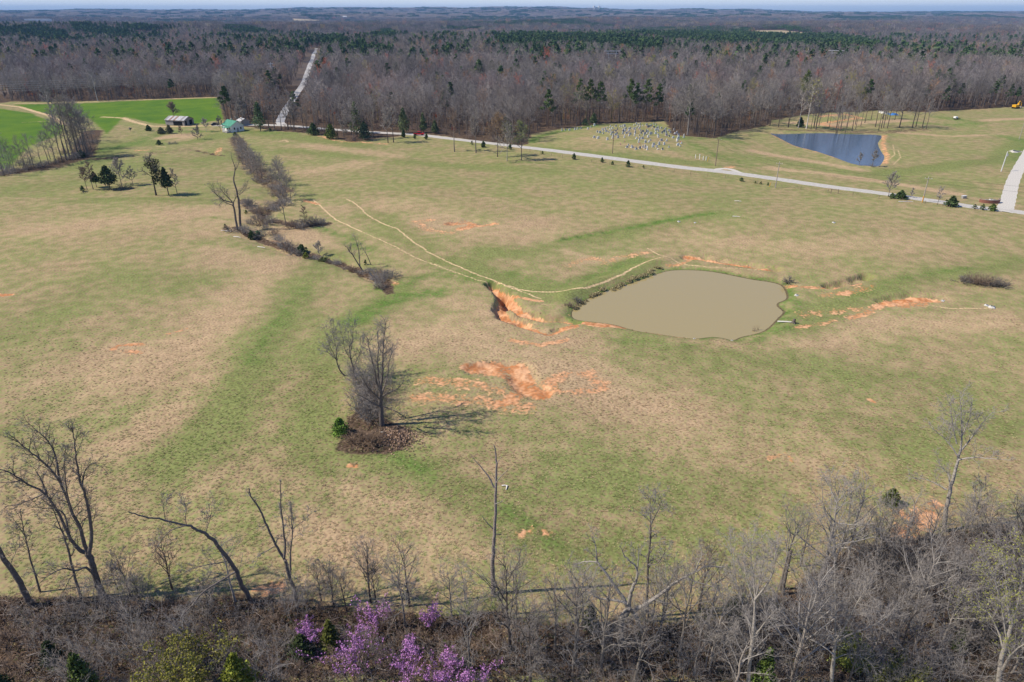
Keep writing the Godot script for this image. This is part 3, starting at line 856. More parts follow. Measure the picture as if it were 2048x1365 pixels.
	water("blue_pond_water", pond2, POND2_LEVEL, M.clear_water)

var step_now := 1.0
var pasture_paint: Field
var pasture_rgb: Image

func field_material(called: String, a: Array) -> StandardMaterial3D:
	var m := plain(called, Color.WHITE, 1.0)
	m.metallic_specular = 0.1
	m.albedo_texture = ImageTexture.create_from_image(a[0])
	m.heightmap_enabled = true
	m.heightmap_texture = ImageTexture.create_from_image(a[1])
	m.heightmap_scale = 11.0
	m.texture_repeat = false
	return m

func water(called: String, poly: PackedVector2Array, level: float, mat: Material) -> void:
	var g := Geo.new()
	var big := Geometry2D.offset_polygon(poly, 0.25)[0]
	var idx := Geometry2D.triangulate_polygon(big)
	for p in big:
		g.v.append(Vector3(p.x, level, p.y)); g.n.append(Vector3.UP); g.c.append(Color.WHITE)
	for k in range(0, idx.size(), 3):
		var a := big[idx[k]]; var b := big[idx[k + 1]]; var c := big[idx[k + 2]]
		if (b - a).cross(c - a) > 0.0: g.i.append_array([idx[k], idx[k + 1], idx[k + 2]])
		else: g.i.append_array([idx[k], idx[k + 2], idx[k + 1]])
	struct(called, g, mat)

func ribbon(called: String, line: PackedVector2Array, width: float, lift: float, mat: Material, ends := Vector2.ONE) -> void:
	var p := smooth_line(line, 10)
	var g := Geo.new()
	var m := p.size()
	for k in m:
		var t := (p[mini(k + 1, m - 1)] - p[maxi(k - 1, 0)]).normalized()
		var o := Vector2(-t.y, t.x)
		var wd := width * lerpf(ends.x, ends.y, float(k) / m) * (1.0 + 0.05 * sin(k * 1.7))
		for e in 5:
			var q := p[k] + o * wd * (e / 4.0 - 0.5)
			g.v.append(Vector3(q.x, ground(q.x, q.y) + lift + (0.05 if e == 2 else 0.0) - (0.12 if e % 4 == 0 else 0.0), q.y))
			g.n.append(Vector3.UP); g.c.append(Color.WHITE)
	for k in m - 1:
		for e in 4:
			var q := k * 5 + e
			g.i.append_array([q, q + 6, q + 1, q, q + 5, q + 6])
	struct(called, g, mat)

func make_roads() -> void:
	main_road = pts([172.97, -214.87, 166.4, -221.74, 157.58, -225.69, 150.02, -232.4, 142.14, -239.91, 134.16, -248.2, 120.47, -259.93, 105.7, -273.78, 88.7, -286.56, 69.38, -295.72, 35.51, -314.55, 12.83, -331.68, -12.08, -352.73, -35.17, -368.99, -49.71, -378.44, -63.64, -383.43, -83.95, -389.81, -108.42, -399.28, -127.84, -408.71, -146.39, -414.1, -175.72, -417])
	ribbon("road", main_road, 6.0, 0.12, M.road, Vector2(1.0, 0.9))
	ribbon("side_road", pts([-133.45, -412.93, -139.77, -427.82, -151.75, -477.78, -161.91, -525.1, -177.79, -599.22, -195.74, -684.44, -225.2, -805.94, -277.3, -1025.45, -311.07, -1169.06, -339.94, -1286.71]), 5.0, 0.14, M.far_road, Vector2(1.0, 1.1))
	ribbon("driveway", pts([161.9, -220.7, 168.45, -229.37, 179.51, -244.52, 193.72, -264.31, 211.92, -288.18, 236.97, -320.46, 271.29, -363.48, 311.94, -410.85]), 3.9, 0.10, M.gravel, Vector2(1.4, 1.0))
	ribbon("turnout", pts([82.68, -287.44, 88.03, -291.77, 92.42, -290.87, 94.9, -282.95]), 4.0, 0.09, M.gravel, Vector2(0.7, 0.7))

var main_road: PackedVector2Array


# ---------------------------------------------------------------- plants
func grow(g: Geo, p: Vector3, dir: Vector3, length: float, r: float, lev: int, P: Dictionary) -> void:
	var last: bool = lev >= P.max
	var seg: int = P.seg[lev]
	var line := PackedVector3Array([p])
	var rad := PackedFloat32Array([r])
	var d := dir
	var q := p
	var wob: float = P.wob
	for s in seg:
		d = (d + Vector3(rng.randfn(), rng.randfn(), rng.randfn()) * wob + Vector3(0, P.up, 0)).normalized()
		q += d * (length / seg)
		line.append(q)
		rad.append(lerpf(r, 0.0 if last else r * 0.35, float(s + 1) / seg))
	if P.has("shade"): g.col = P.shade[lev]
	g.tube(line, rad, P.sides[lev])
	if last:
		if P.has("leaf"):
			for k in P.leaf_count:
				var at: Vector3 = line[seg - 1].lerp(q, rng.randf()) + Vector3(rng.randfn(), rng.randfn(), rng.randfn()) * P.leaf * 0.7
				g.col = (P.leaf_color as Color) * rng.randf_range(0.7, 1.3)
				g.leaf(at, P.leaf, rng)
		return
	var n: int = P.kids[lev]
	for k in n:
		var t := lerpf(P.from, 1.0, (k + rng.randf()) / n)
		var fi := t * seg
		var s := mini(int(fi), seg - 1)
		var along := (line[s + 1] - line[s]).normalized()
		var side := along.cross(Vector3(rng.randfn(), rng.randfn(), rng.randfn())).normalized()
		var sp: float = P.spread * rng.randf_range(0.7, 1.3)
		grow(g, line[s].lerp(line[s + 1], fi - s), along * cos(sp) + side * sin(sp), length * P.ratio * rng.randf_range(0.7, 1.2) * (1.2 - 0.5 * t), maxf(r * lerpf(0.62, 0.36, t), P.thin), lev + 1, P)

# a bare broadleaf tree: [trunk, crown]; "twig" is the radius of the finest twigs
func bare_tree(tall: float, from: float, limbs: int, kids: Array, twig: float, P: Dictionary = {}) -> Array:
	var tr := Geo.new()
	var cr := Geo.new()
	var depth := kids.size()
	var D := {"max": depth, "kids": kids, "seg": [3, 2, 2, 1], "sides": [4, 3, 3, 3], "wob": 0.16, "up": 0.12, "from": 0.25, "spread": 0.75, "ratio": 0.55, "thin": twig,
		"shade": [Color(0.185, 0.175, 0.165), Color(0.225, 0.21, 0.20), Color(0.26, 0.243, 0.23), Color(0.28, 0.262, 0.247)]}
	D.merge(P, true)
	if depth == 1: D.seg = [2, 1]
	tr.col = D.get("trunk", Color(0.155, 0.135, 0.12))
	var line := PackedVector3Array()
	var rad := PackedFloat32Array()
	var lean := Vector3(rng.randfn(), 0, rng.randfn()) * 0.025
	var r0: float = tall * D.get("girth", 0.0125)
	for k in 7:
		var t := k / 6.0
		line.append(Vector3(0, tall * 0.9 * t - 0.1, 0) + lean * tall * t * t + Vector3(rng.randfn(), 0, rng.randfn()) * 0.012 * tall * t)
		rad.append(lerpf(r0 * (1.25 if k == 0 else 1.0), r0 * 0.12, t))
	tr.tube(line, rad, 6)
	for k in limbs:
		var t := lerpf(from, 0.97, pow((k + rng.randf()) / limbs, 0.9))
		var f := t * 6.0
		var s := mini(int(f), 5)
		var at := line[s].lerp(line[s + 1], f - s)
		var an := k * 2.399 + rng.randf()
		var rise := lerpf(D.get("rise", 0.45), 1.5, (t - from) / (1.0 - from))
		var dir := Vector3(cos(an), rise, sin(an)).normalized()
		var ln: float = tall * D.get("reach", 0.26) * (1.15 - 0.65 * pow((t - from) / (1.0 - from), 1.5)) * rng.randf_range(0.75, 1.15)
		grow(cr, at, dir, ln, maxf(r0 * lerpf(0.5, 0.2, t), twig * 1.6), 0, D)
	return [tr, cr]

func pine(tall: float, clumps: int, leaves: int, size: float, base := Color(0.065, 0.105, 0.04)) -> Array:
	var tr := Geo.new()
	var cr := Geo.new()
	tr.col = Color(0.15, 0.10, 0.075)
	tr.tube(PackedVector3Array([Vector3(0, -0.1, 0), Vector3(0.1, tall * 0.5, 0), Vector3(0, tall * 0.95, 0.1)]), PackedFloat32Array([tall * 0.012, tall * 0.009, 0.04]), 5)
	var from := rng.randf_range(0.42, 0.58)
	for k in clumps:
		var t := (k + rng.randf()) / clumps
		var an := k * 2.4 + rng.randf()
		var out := tall * 0.17 * (1.0 - pow(t, 1.6)) * rng.randf_range(0.5, 1.1)
		var at := Vector3(cos(an) * out, tall * lerpf(from, 0.98, t), sin(an) * out)
		cr.puff(at, Vector3(0.085, 0.05, 0.085) * tall * (1.1 - 0.5 * t), leaves, size, base * rng.randf_range(0.75, 1.25), rng)
		if k % 2 == 0:
			tr.tube(PackedVector3Array([Vector3(0, at.y - out * 0.3, 0), at]), PackedFloat32Array([0.06, 0.0]), 3)
	return [tr, cr]

# red cedar: dense, ragged, pointed
func cedar(tall: float, wide: float, count: int, size: float, base := Color(0.035, 0.052, 0.020), trunk_to := 0.12) -> Array:
	base = base * 1.9
	var tr := Geo.new()
	var cr := Geo.new()
	tr.col = Color(0.14, 0.10, 0.08)
	tr.tube(PackedVector3Array([Vector3(0, -0.1, 0), Vector3(0.04, tall * 0.5, 0), Vector3(0, tall * 0.97, 0)]), PackedFloat32Array([tall * 0.02, tall * 0.015, 0.01]), 5)
	var n := maxi(10, count / 26)
	for k in n:
		var t := (k + rng.randf()) / n
		var an := k * 2.399 + rng.randf() * 0.7
		var w := wide * 0.5 * pow(1.0 - t, 0.75) * minf(1.0, 0.55 + t * 3.0) * rng.randf_range(0.65, 1.1)
		var at := Vector3(cos(an) * w * 0.68, tall * lerpf(trunk_to + 0.05, 0.96, t), sin(an) * w * 0.68)
		cr.puff(at, Vector3(w * 0.5 + 0.06 * wide, tall * 0.09, w * 0.5 + 0.06 * wide), count / n, size, base * rng.randf_range(0.7, 1.35), rng, 0.4)
	return [tr, cr]

func leafless_shrub(tall: float, wide: float, stems: int, kids: Array, twig: float, shades: Array, P: Dictionary = {}) -> Geo:
	var g := Geo.new()
	var D := {"max": kids.size(), "kids": kids, "seg": [3, 2, 2, 1], "sides": [3, 3, 3, 3], "wob": 0.2, "up": 0.10, "from": 0.15, "spread": 0.7, "ratio": 0.55, "thin": twig, "shade": shades}
	D.merge(P, true)
	for k in stems:
		var an := k * 2.399 + rng.randf()
		var o := sqrt((k + 0.5) / stems)
		var tilt := o * wide / tall * 0.55
		grow(g, Vector3(cos(an), 0, sin(an)) * o * wide * 0.22 - Vector3(0, 0.05, 0), Vector3(cos(an) * tilt, 1, sin(an) * tilt).normalized(), tall * rng.randf_range(0.6, 0.95), twig * 2.6, 0, D)
	return g

func both(a: Array) -> Geo:
	var g := Geo.new()
	for o in a: g.join(o)
	return g

func scatter(called: String, g: Geo, places: Array, tints: PackedColorArray, label: String, mat: Material = null) -> void:
	if places.is_empty(): return
	var mm := MultiMesh.new()
	mm.transform_format = MultiMesh.TRANSFORM_3D
	mm.use_colors = true
	mm.mesh = g.mesh()
	mm.instance_count = places.size()
	for k in places.size():
		mm.set_instance_transform(k, places[k])
		mm.set_instance_color(k, tints[k])
	var o := MultiMeshInstance3D.new()
	o.name = numbered(called)
	o.multimesh = mm
	o.material_override = mat if mat else M.veg
	add_child(o)
	tag(o, label, "", "", "stuff")

func stand(at: Vector3, size: float, tall := 1.0) -> Transform3D:
	return Transform3D(Basis(Vector3.UP, rng.randf() * TAU).scaled(Vector3(size, size * tall, size)), at)

func in_view(p: Vector3, top: float) -> bool:
	var s := sin(deg_to_rad(25.8))
	var c := cos(deg_to_rad(25.8))
	var z := -p.z * c + (EYE - p.y) * s
	if z < 1.0: return false
	return absf(p.x / z) < 0.745 and ((p.y + top - EYE) * c - p.z * s) / z > -0.49

func plant(called: String, label: String, cat: String, pair: Array, at: Vector3, turn: float, size: Vector3, mats: Array, group := "") -> Node3D:
	var o := thing(called, label, cat, at, turn, group)
	o.scale = size
	obj("trunk", pair[0], mats[0], o)
	obj("crown", pair[1], mats[1], o)
	return o

# ---------------------------------------------------------------- the woods
var clearings := []
var pine_patches := []

func place_name(p: Vector3) -> String:
	var d := -p.z
	if p.x < -190.0: return "in the woods beyond the bright green field"
	if p.x < -95.0: return "in the woods round the white house" if d < 480.0 else "in the woods beside the straight side road"
	if p.x < 0.0: return "in the woods behind the pasture's far left corner"
	if p.x < 62.0: return "in the woods between the road and the cemetery"
	if p.x < 125.0: return "in the woods behind the cemetery hill"
	if p.x < 185.0: return "in the woods behind the blue pond"
	return "at the wood edge beyond the right-hand meadow"

func make_woods() -> void:
	var outline := field_outline()
	clearings = [
		pts([805.96, -2511.7, 897.14, -2509.7, 922.09, -2220.61, 826.14, -1967.91, 710.32, -1977.29, 678.56, -2130.7]),
		pts([924.41, -1631.87, 1125.43, -1780.3, 853.27, -1327.78, 718.71, -1255.7]),
		pts([-243.21, -1247.95, -226.31, -1296.85, -180.51, -1049.22, -199.64, -1029.97]),
		pts([-912.34, -1810.63, -879.74, -1897.98, -801.34, -1736.32, -829.69, -1640.85]),
		pts([-247.59, -2577.29, -115.92, -2716.75, -97.65, -2476.58, -224.17, -2328.13]),
		pts([-1537.91, -5220.8, -1066.7, -4960.9, -924.66, -4296.59, -1348.71, -4678.61]),
		pts([138.83, -2159, 217.7, -2307, 187.7, -1918.2, 130.25, -1832.32]),
	]
	var side_road := pts([-138.44, -423.49, -161.91, -525.1, -177.79, -599.22, -195.74, -684.44, -225.2, -805.94, -277.3, -1025.45, -311.07, -1169.06, -339.94, -1286.71])
	var lane := main_road
	pine_patches = [
		pts([613.21, -2910.57, 786.1, -2979.97, 801.78, -2472.25, 889.04, -2149.53, 715.42, -1439.73, 583.32, -1183.3, 448.84, -1254.88, 373.31, -1267.07, 322.11, -1476.41, 220.19, -1921.24, 303.88, -2583.69]),
		pts([-36.41, -1387.43, 28.45, -1629.53, 134, -1721.58, 226.67, -1561.16, 260.33, -1281.01, 200.41, -997.22, 163.43, -1066.98, 137.87, -1229.83, 54.3, -1218.54, -17.72, -1090.92]),
		pts([-424.77, -4444.81, -254.82, -6009.99, 273.07, -5420.42, 343.8, -3315.02, 276.92, -3057.5, -47.12, -2948.96, -251.8, -3052.75]),
		pts([-1533.22, -2917.99, -1496.99, -3106.63, -889.3, -1896.75, -827.8, -1706.93, -916.98, -1771.79]),
		pts([-1151.54, -1649.56, -1085.38, -1683.82, -954.39, -1605.4, -798.98, -1348.29, -874.7, -1405.84, -991.71, -1501.09, -1052.08, -1501.82]),
		pts([-1513.48, -2566.4, -1040.67, -1847.22, -881.68, -1723.86, -748.11, -1458.85, -849.25, -1534.17, -971.23, -1659.96]),
		pts([-1197.25, -3076.64, -723.45, -2151.68, -582.84, -1795.67, -592.96, -1719.22, -722.13, -1880.36]),
		pts([-2523.43, -5254.94, -1831.88, -4570.08, -1329.81, -3307.96, -1453.28, -3146.28]),
		pts([-1090.6, -4774.44, -952.94, -5057.52, -623.1, -3760.91, -523.46, -2584.86]),
		pts([2264.26, -5548.32, 3632.36, -7071.63, 2547.91, -4766.11, 1996.23, -4444.54]),
		pts([3927.21, -6774.81, 3942.47, -5814.8, 3932.88, -5510.79, 3010.43, -4957.92]),
		pts([-350.87, -1226.77, -364.96, -1412.27, -316.84, -1409.61, -244.55, -1116.33, -259.03, -1021.91, -295.64, -1060.03]),
		pts([-424.86, -2238.55, -373.43, -2390.8, -213.11, -1382.83, -258.6, -1402.43]),
		pts([-244.55, -1116.33, -162.59, -1025.24, -144.11, -904.92, -207.63, -943.31]),
	]
	for k in clearings.size():
		var poly: PackedVector2Array = Geometry2D.offset_polygon(clearings[k], 4.0)[0]
		var g := Geo.new()
		var idx := Geometry2D.triangulate_polygon(poly)
		for p in poly:
			g.v.append(Vector3(p.x, land(p.x, p.y) + 1.2, p.y)); g.n.append(Vector3.UP); g.c.append(Color.WHITE)
		for e in range(0, idx.size(), 3):
			if (poly[idx[e + 1]] - poly[idx[e]]).cross(poly[idx[e + 2]] - poly[idx[e]]) > 0.0: g.i.append_array([idx[e], idx[e + 1], idx[e + 2]])
			else: g.i.append_array([idx[e], idx[e + 2], idx[e + 1]])
		struct("hay_field", g, M.straw)
	# --- model trees
	var near_kinds := []
	for k in 9:
		var a := bare_tree(20.0, [0.30, 0.42, 0.36, 0.5, 0.28, 0.45, 0.33, 0.4, 0.52][k], [10, 9, 12, 8, 12, 9, 10, 11, 8][k], [7, 6], 0.042, {"reach": [0.30, 0.24, 0.26, 0.22, 0.34, 0.2, 0.28, 0.24, 0.2][k]})
		near_kinds.append([a[0].mesh(), a[1].mesh(), both(a)])
	var mid_kinds := []
	for k in 6:
		mid_kinds.append(both(bare_tree(19.0, 0.3, 9, [7], 0.075, {"reach": 0.30, "girth": 0.013})))
	var far_kinds := []
	for k in 4:   # a handful of crowns
		var g := Geo.new()
		for e in 5:
			var t := both(bare_tree(19.0 * rng.randf_range(0.85, 1.1), 0.35, 6, [5], 0.14, {"reach": 0.32, "girth": 0.014}))
			var o := Vector3(cos(e * 2.4), 0, sin(e * 2.4)) * 4.4 * sqrt(e + 0.3)
			for q in t.v.size(): t.v[q] += o
			g.join(t)
		far_kinds.append(g)
	var vast_kinds := []
	for k in 3:   # a grove, kilometres away
		var g := Geo.new()
		for e in 26:
			var o := Vector3(cos(e * 2.4), 0, sin(e * 2.4)) * 6.4 * sqrt(e + 0.3)
			g.col = Color(0.235, 0.205, 0.185) * rng.randf_range(0.75, 1.2)
			var h := rng.randf_range(13.0, 20.0)
			for s in 12:
				var an := s * 2.4 + rng.randf()
				var out := Vector3(cos(an), 0, sin(an)) * rng.randf_range(1.5, 6.0)
				g.tube(PackedVector3Array([o + out * 0.15 + Vector3(0, h * 0.3, 0), o + out + Vector3(0, h * rng.randf_range(0.7, 1.0), 0)]), PackedFloat32Array([0.5, 0.0]), 3)
		vast_kinds.append(g)
	var pines := []
	for k in 4:
		var a := pine([19.0, 22.0, 20.0, 17.0][k], 13, 42, 1.0)
		pines.append([a[0].mesh(), a[1].mesh(), both(a)])
	var far_pines := []
	for k in 3: far_pines.append(both(pine(20.0, 9, 16, 2.2)))
	var pine_clumps := []
	for k in 2:
		var g := Geo.new()
		for e in 14:
			var t := both(pine(20.0, 6, 9, 3.4))
			var o := Vector3(cos(e * 2.4), 0, sin(e * 2.4)) * 6.0 * sqrt(e + 0.3)
			for q in t.v.size(): t.v[q] += o
			g.join(t)
		pine_clumps.append(g)
	var bush := []
	for k in 3:
		bush.append(leafless_shrub(3.2, 4.0, 9, [6, 4], 0.03, [Color(0.15, 0.12, 0.10), Color(0.19, 0.155, 0.135), Color(0.22, 0.18, 0.155)]))

	# --- where they stand
	var kinds_noise := FastNoiseLite.new()
	kinds_noise.seed = 5
	kinds_noise.frequency = 0.006
	var tone := FastNoiseLite.new()
	tone.seed = 9
	tone.frequency = 0.012
	var spots := []
	var add_ring := func(d_from: float, d_to: float, gap: float, level: int) -> void:
		var d := d_from
		while d < d_to:
			var half := d * 0.80 + 25.0
			var n := int(2.0 * half / gap)
			for k in n:
				var x := -half + (k + rng.randf()) * gap
				var z := -(d + (rng.randf() - 0.5) * gap)
				if level > 2 and absf(x) < 0.0: continue
				spots.append([x, z, level])
			d += gap
	add_ring.call(300.0, 760.0, 6.4, 0)
	add_ring.call(760.0, 1900.0, 8.2, 1)
	add_ring.call(1900.0, 5200.0, 19.0, 2)
	add_ring.call(5200.0, 13000.0, 58.0, 3)
	var lists := {}
	var put := func(key: String, t: Transform3D, c: Color) -> void:
		if not lists.has(key): lists[key] = [[], PackedColorArray()]
		lists[key][0].append(t)
		lists[key][1].append(c)
	var close := []     # candidates for single trees
	var pines_close := []
	for s in spots:
		var x: float = s[0]
		var z: float = s[1]
		var level: int = s[2]
		var p := Vector2(x, z)
		if level == 0 and Geometry2D.is_point_in_polygon(p, outline): continue
		if level <= 1:
			if seg_dist(p, side_road) < 9.0: continue
			var right_of := 999.0   # the verge on the far side of the road is kept open
			for k in side_road.size() - 1:
				if z <= side_road[k].y and z > side_road[k + 1].y:
					right_of = x - lerpf(side_road[k].x, side_road[k + 1].x, (z - side_road[k].y) / (side_road[k + 1].y - side_road[k].y))
			if right_of > 0.0 and right_of < 15.0: continue
			if level == 0 and p.y > -460.0 and seg_dist(p, lane) < 6.0: continue
		var skip := false
		if level >= 1:
			for c in clearings:
				if Geometry2D.is_point_in_polygon(p, c): skip = true
		if skip: continue
		var is_pine := false
		for c in pine_patches:
			if Geometry2D.is_point_in_polygon(p, c): is_pine = rng.randf() < 0.88
		var kn := kinds_noise.get_noise_2d(x, z)
		if not is_pine:
			if level == 0: is_pine = rng.randf() < (0.10 if kn > 0.25 else 0.025)
			elif level == 1: is_pine = rng.randf() < (0.34 if kn > 0.22 else 0.035)
			else: is_pine = rng.randf() < 0.9 * smoothstep(0.12 if level == 2 else 0.05, 0.45, kinds_noise.get_noise_2d(x * 0.5, z * 0.25 + 900.0))
		var at := Vector3(x, land(x, z) - 0.1, z)
		var size := rng.randf_range(0.68, 1.08) * (1.08 + 0.22 * kn)
		var tn := tone.get_noise_2d(x, z)
		var c: Color = Color(1, 1, 1) * (rng.randf_range(0.66, 1.3) + tn * 0.5) * [0.95, 0.74, 0.68, 0.62][level]
		c.r *= 1.0 + maxf(0.0, tone.get_noise_2d(x + 500.0, z)) * 0.25
		c.b *= 1.0 + tone.get_noise_2d(x, z + 700.0) * 0.12
		var odd := rng.randf()
		if not is_pine and level < 3:
			var budding := tone.get_noise_2d(x * 0.7 + 90.0, z * 0.7)
			if odd < 0.012: c = Color(1.9, 0.72, 0.5)          # red maples in bud
			elif odd < 0.030 + maxf(0.0, budding) * 0.10: c = Color(1.55, 1.0, 0.62)   # russet
			elif odd > 0.978: c = Color(1.4, 1.35, 0.5)        # first yellow-green leaf
			elif odd > 0.955: c = Color(1.6, 1.55, 1.5)        # pale sycamores
		c.a = 1.0
		if level == 0:
			if is_pine:
				if in_view(at, 18.0): pines_close.append([at, size, c])
			else:
				if in_view(at, 18.0): close.append([at, size, c])
				if rng.randf() < 0.35: put.call("b%d" % rng.randi_range(0, 2), stand(at + Vector3(rng.randfn() * 2.0, 0.0, rng.randfn() * 2.0), rng.randf_range(0.6, 1.1)), c)
		elif level == 1: put.call(("p%d" % rng.randi_range(0, 2)) if is_pine else ("m%d" % rng.randi_range(0, 5)), stand(at, size), Color(1, 1, 1) * rng.randf_range(0.95, 1.5) if is_pine else c)
		elif level == 2: put.call(("q%d" % rng.randi_range(0, 1)) if is_pine else ("f%d" % rng.randi_range(0, 3)), stand(at, size * (0.55 if is_pine else 1.0)), Color(1.25, 1.25, 1.2) * rng.randf_range(0.8, 1.2) if is_pine else c)
		else: put.call(("q%d" % rng.randi_range(0, 1)) if is_pine else ("v%d" % rng.randi_range(0, 2)), stand(at, size * 1.05), Color(1.25, 1.25, 1.2) * rng.randf_range(0.8, 1.2) if is_pine else c)
	close.sort_custom(func(a, b): return a[0].length_squared() < b[0].length_squared())
	pines_close.sort_custom(func(a, b): return a[0].length_squared() < b[0].length_squared())
	var tones := ["dark grey", "brownish grey", "pale grey", "russet-tinged grey", "greenish grey"]
	for k in close.size():
		var e: Array = close[k]
		var c: Color = e[2]
		if k < 230:
			var mi := 0
			if c.r > 1.5 and c.b < 0.7 : mi = 3
			elif c.g > 1.3 and c.b < 0.8: mi = 4
			elif c.r > 1.1: mi = 2
			elif c.r < 0.9: mi = 1
			var v := rng.randi_range(0, 8)
			plant("bare_tree", "%s leafless tree %s" % [["grey", "dark grey", "pale grey", "russet-tinged", "faintly green"][mi], place_name(e[0])], "tree", near_kinds[v], e[0], rng.randf() * TAU, Vector3(1, rng.randf_range(0.9, 1.1), 1) * e[1], [M["veg%d" % mi], M["veg%d" % mi]], "bare trees " + place_name(e[0]))
		else: put.call("n%d" % rng.randi_range(0, 8), stand(e[0], e[1], rng.randf_range(0.9, 1.1)), c)
	for k in pines_close.size():
		var e: Array = pines_close[k]
		plant("pine_tree", "dark green pine %s" % place_name(e[0]), "pine tree", pines[rng.randi_range(0, 3)], e[0], rng.randf() * TAU, Vector3(1, 1, 1) * e[1] * 0.95, [M.veg, M.veg], "pines " + place_name(e[0]))
	var where := {"n": "bare grey trees filling the woods behind the nearest trunks", "m": "bare grey woods a kilometre away", "f": "bare woods towards the horizon", "v": "hazy woods on the horizon hills", "p": "dark green pine woods a kilometre away", "q": "dark pine stands towards the horizon", "b": "brown undergrowth on the woodland floor"}
	for key in lists:
		var kind: String = key[0]
		var k := int(key.substr(1))
		var g: Geo = near_kinds[k][2] if kind == "n" else mid_kinds[k] if kind == "m" else far_kinds[k] if kind == "f" else vast_kinds[k] if kind == "v" else far_pines[k] if kind == "p" else pine_clumps[k] if kind == "q" else bush[k]
		scatter("undergrowth" if kind == "b" else "pine_woods" if kind in ["p", "q"] else "bare_woods", g, lists[key][0], lists[key][1], where[kind])
	wood_trees = near_kinds
	wood_pines = pines

var wood_trees := []
var wood_pines := []


# ---------------------------------------------------------------- trees out in the pasture
const GREY_TWIGS := [Color(0.18, 0.168, 0.155), Color(0.22, 0.205, 0.19), Color(0.24, 0.223, 0.207), Color(0.25, 0.23, 0.213)]
const PALE_TWIGS := [Color(0.32, 0.30, 0.28), Color(0.30, 0.28, 0.26), Color(0.28, 0.258, 0.238), Color(0.26, 0.24, 0.22)]
const DARK_TWIGS := [Color(0.09, 0.08, 0.073), Color(0.14, 0.127, 0.117), Color(0.19, 0.173, 0.162), Color(0.23, 0.21, 0.197)]
const BROWN_TWIGS := [Color(0.16, 0.12, 0.095), Color(0.20, 0.15, 0.115), Color(0.23, 0.175, 0.135), Color(0.25, 0.19, 0.15)]

func bend(p: PackedVector3Array, r0: float, r1: float, wander: float) -> Array:   # a smooth knotty limb through those points
	var o := PackedVector3Array()
	var r := PackedFloat32Array()
	var m := p.size()
	for k in m - 1:
		for s in 3:
			var t := s / 3.0
			var q := p[k].cubic_interpolate(p[k + 1], p[maxi(k - 1, 0)], p[mini(k + 2, m - 1)], t)
			if s > 0: q += Vector3(rng.randfn(), rng.randfn(), rng.randfn()) * wander
			o.append(q)
			r.append(lerpf(r0, r1, pow((k + t) / (m - 1), 0.8)))
	o.append(p[m - 1])
	r.append(r1)
	return [o, r]

# limbs: [first radius, last radius, shoots per metre, shoot length, points]; the first limb is the trunk
func traced(called: String, label: String, cat: String, x: float, z: float, limbs: Array, mat: Material, shades: Array, P: Dictionary = {}) -> Node3D:
	var o := thing(called, label, cat, on(x, z))
	var crown := Geo.new()
	var D := {"max": 3, "kids": [4, 4, 4], "seg": [3, 2, 2, 1], "sides": [4, 3, 3, 3], "wob": 0.2, "up": 0.10, "from": 0.2, "spread": 0.75, "ratio": 0.52, "thin": 0.017, "shade": shades}
	D.merge(P, true)
	for k in limbs.size():
		var l: Array = limbs[k]
		var line: PackedVector3Array = l[4]
		var b := bend(line, l[0] * 0.85, l[1] * 0.85, 0.13 * l[0])
		var g := Geo.new()
		g.tube(b[0], b[1], 8 if l[0] > 0.2 else 6)
		obj("trunk" if k == 0 else "limb", g, mat, o)
		var length := 0.0
		for s in line.size() - 1: length += line[s].distance_to(line[s + 1])
		var count := int(length * l[2] * 1.7)
		var pp: PackedVector3Array = b[0]
		for e in count:
			var t := lerpf(0.45 if k == 0 else 0.15, 1.0, (e + rng.randf()) / count)
			var f := t * (pp.size() - 1)
			var s := mini(int(f), pp.size() - 2)
			var along := (pp[s + 1] - pp[s]).normalized()
			var side := along.cross(Vector3(rng.randfn(), rng.randfn(), rng.randfn())).normalized()
			var dir := (along * 0.6 + side * 0.7 + Vector3(0, 0.25, 0)).normalized()
			if t > 0.95: dir = (along + side * 0.3).normalized()
			grow(crown, pp[s].lerp(pp[s + 1], f - s), dir, l[3] * rng.randf_range(0.55, 1.2) * (1.15 - 0.4 * t), clampf(l[1] * 0.9, 0.02, 0.06), 0, D)
	if crown.v.size(): obj("crown", crown, M.veg, o)
	return o

# a bare tree of a given height, in one call: trunk and crown
func lone(called: String, label: String, cat: String, x: float, z: float, tall: float, from: float, limbs: int, P: Dictionary, kids := [6, 5], twig := 0.022, wide := 1.0) -> Node3D:
	var away := Vector2(x, z).length()
	twig = maxf(twig, away * 0.00022)   # the finest shoots grow in bunches
	if kids.size() == 2 and away > 150.0: kids = [kids[0] + 2, kids[1] + 2]
	var a := bare_tree(tall, from, limbs, kids, twig, P)
	return plant(called, label, cat, a, on(x, z), rng.randf() * TAU, Vector3(wide, 1, wide), [M.veg, M.veg])

func lone_cedar(called: String, label: String, cat: String, x: float, z: float, tall: float, wide: float, base := Color(0.035, 0.052, 0.020), trunk_to := 0.05, count := 0) -> Node3D:
	var n := count if count else int(clampf(tall * wide * 60.0, 160, 1500))
	var a := cedar(tall, wide, n, clampf(sqrt(tall * wide) * 0.16, 0.18, 0.6) * (0.5 if count else 1.0), base, trunk_to)
	return plant(called, label, cat, a, on(x, z), rng.randf() * TAU, Vector3.ONE, [M.veg, M.veg])

func heap(called: String, label: String, cat: String, x: float, z: float, tall: float, wide: float, shades: Array, stems := 16, kids := [6, 5], twig := 0.02) -> Node3D:
	var g := leafless_shrub(tall, wide, stems, kids, twig, shades, {"wob": 0.34, "up": 0.02})
	var o := obj(called, g, M.veg)
	o.position = on(x, z)
	tag(o, label, cat)
	return o

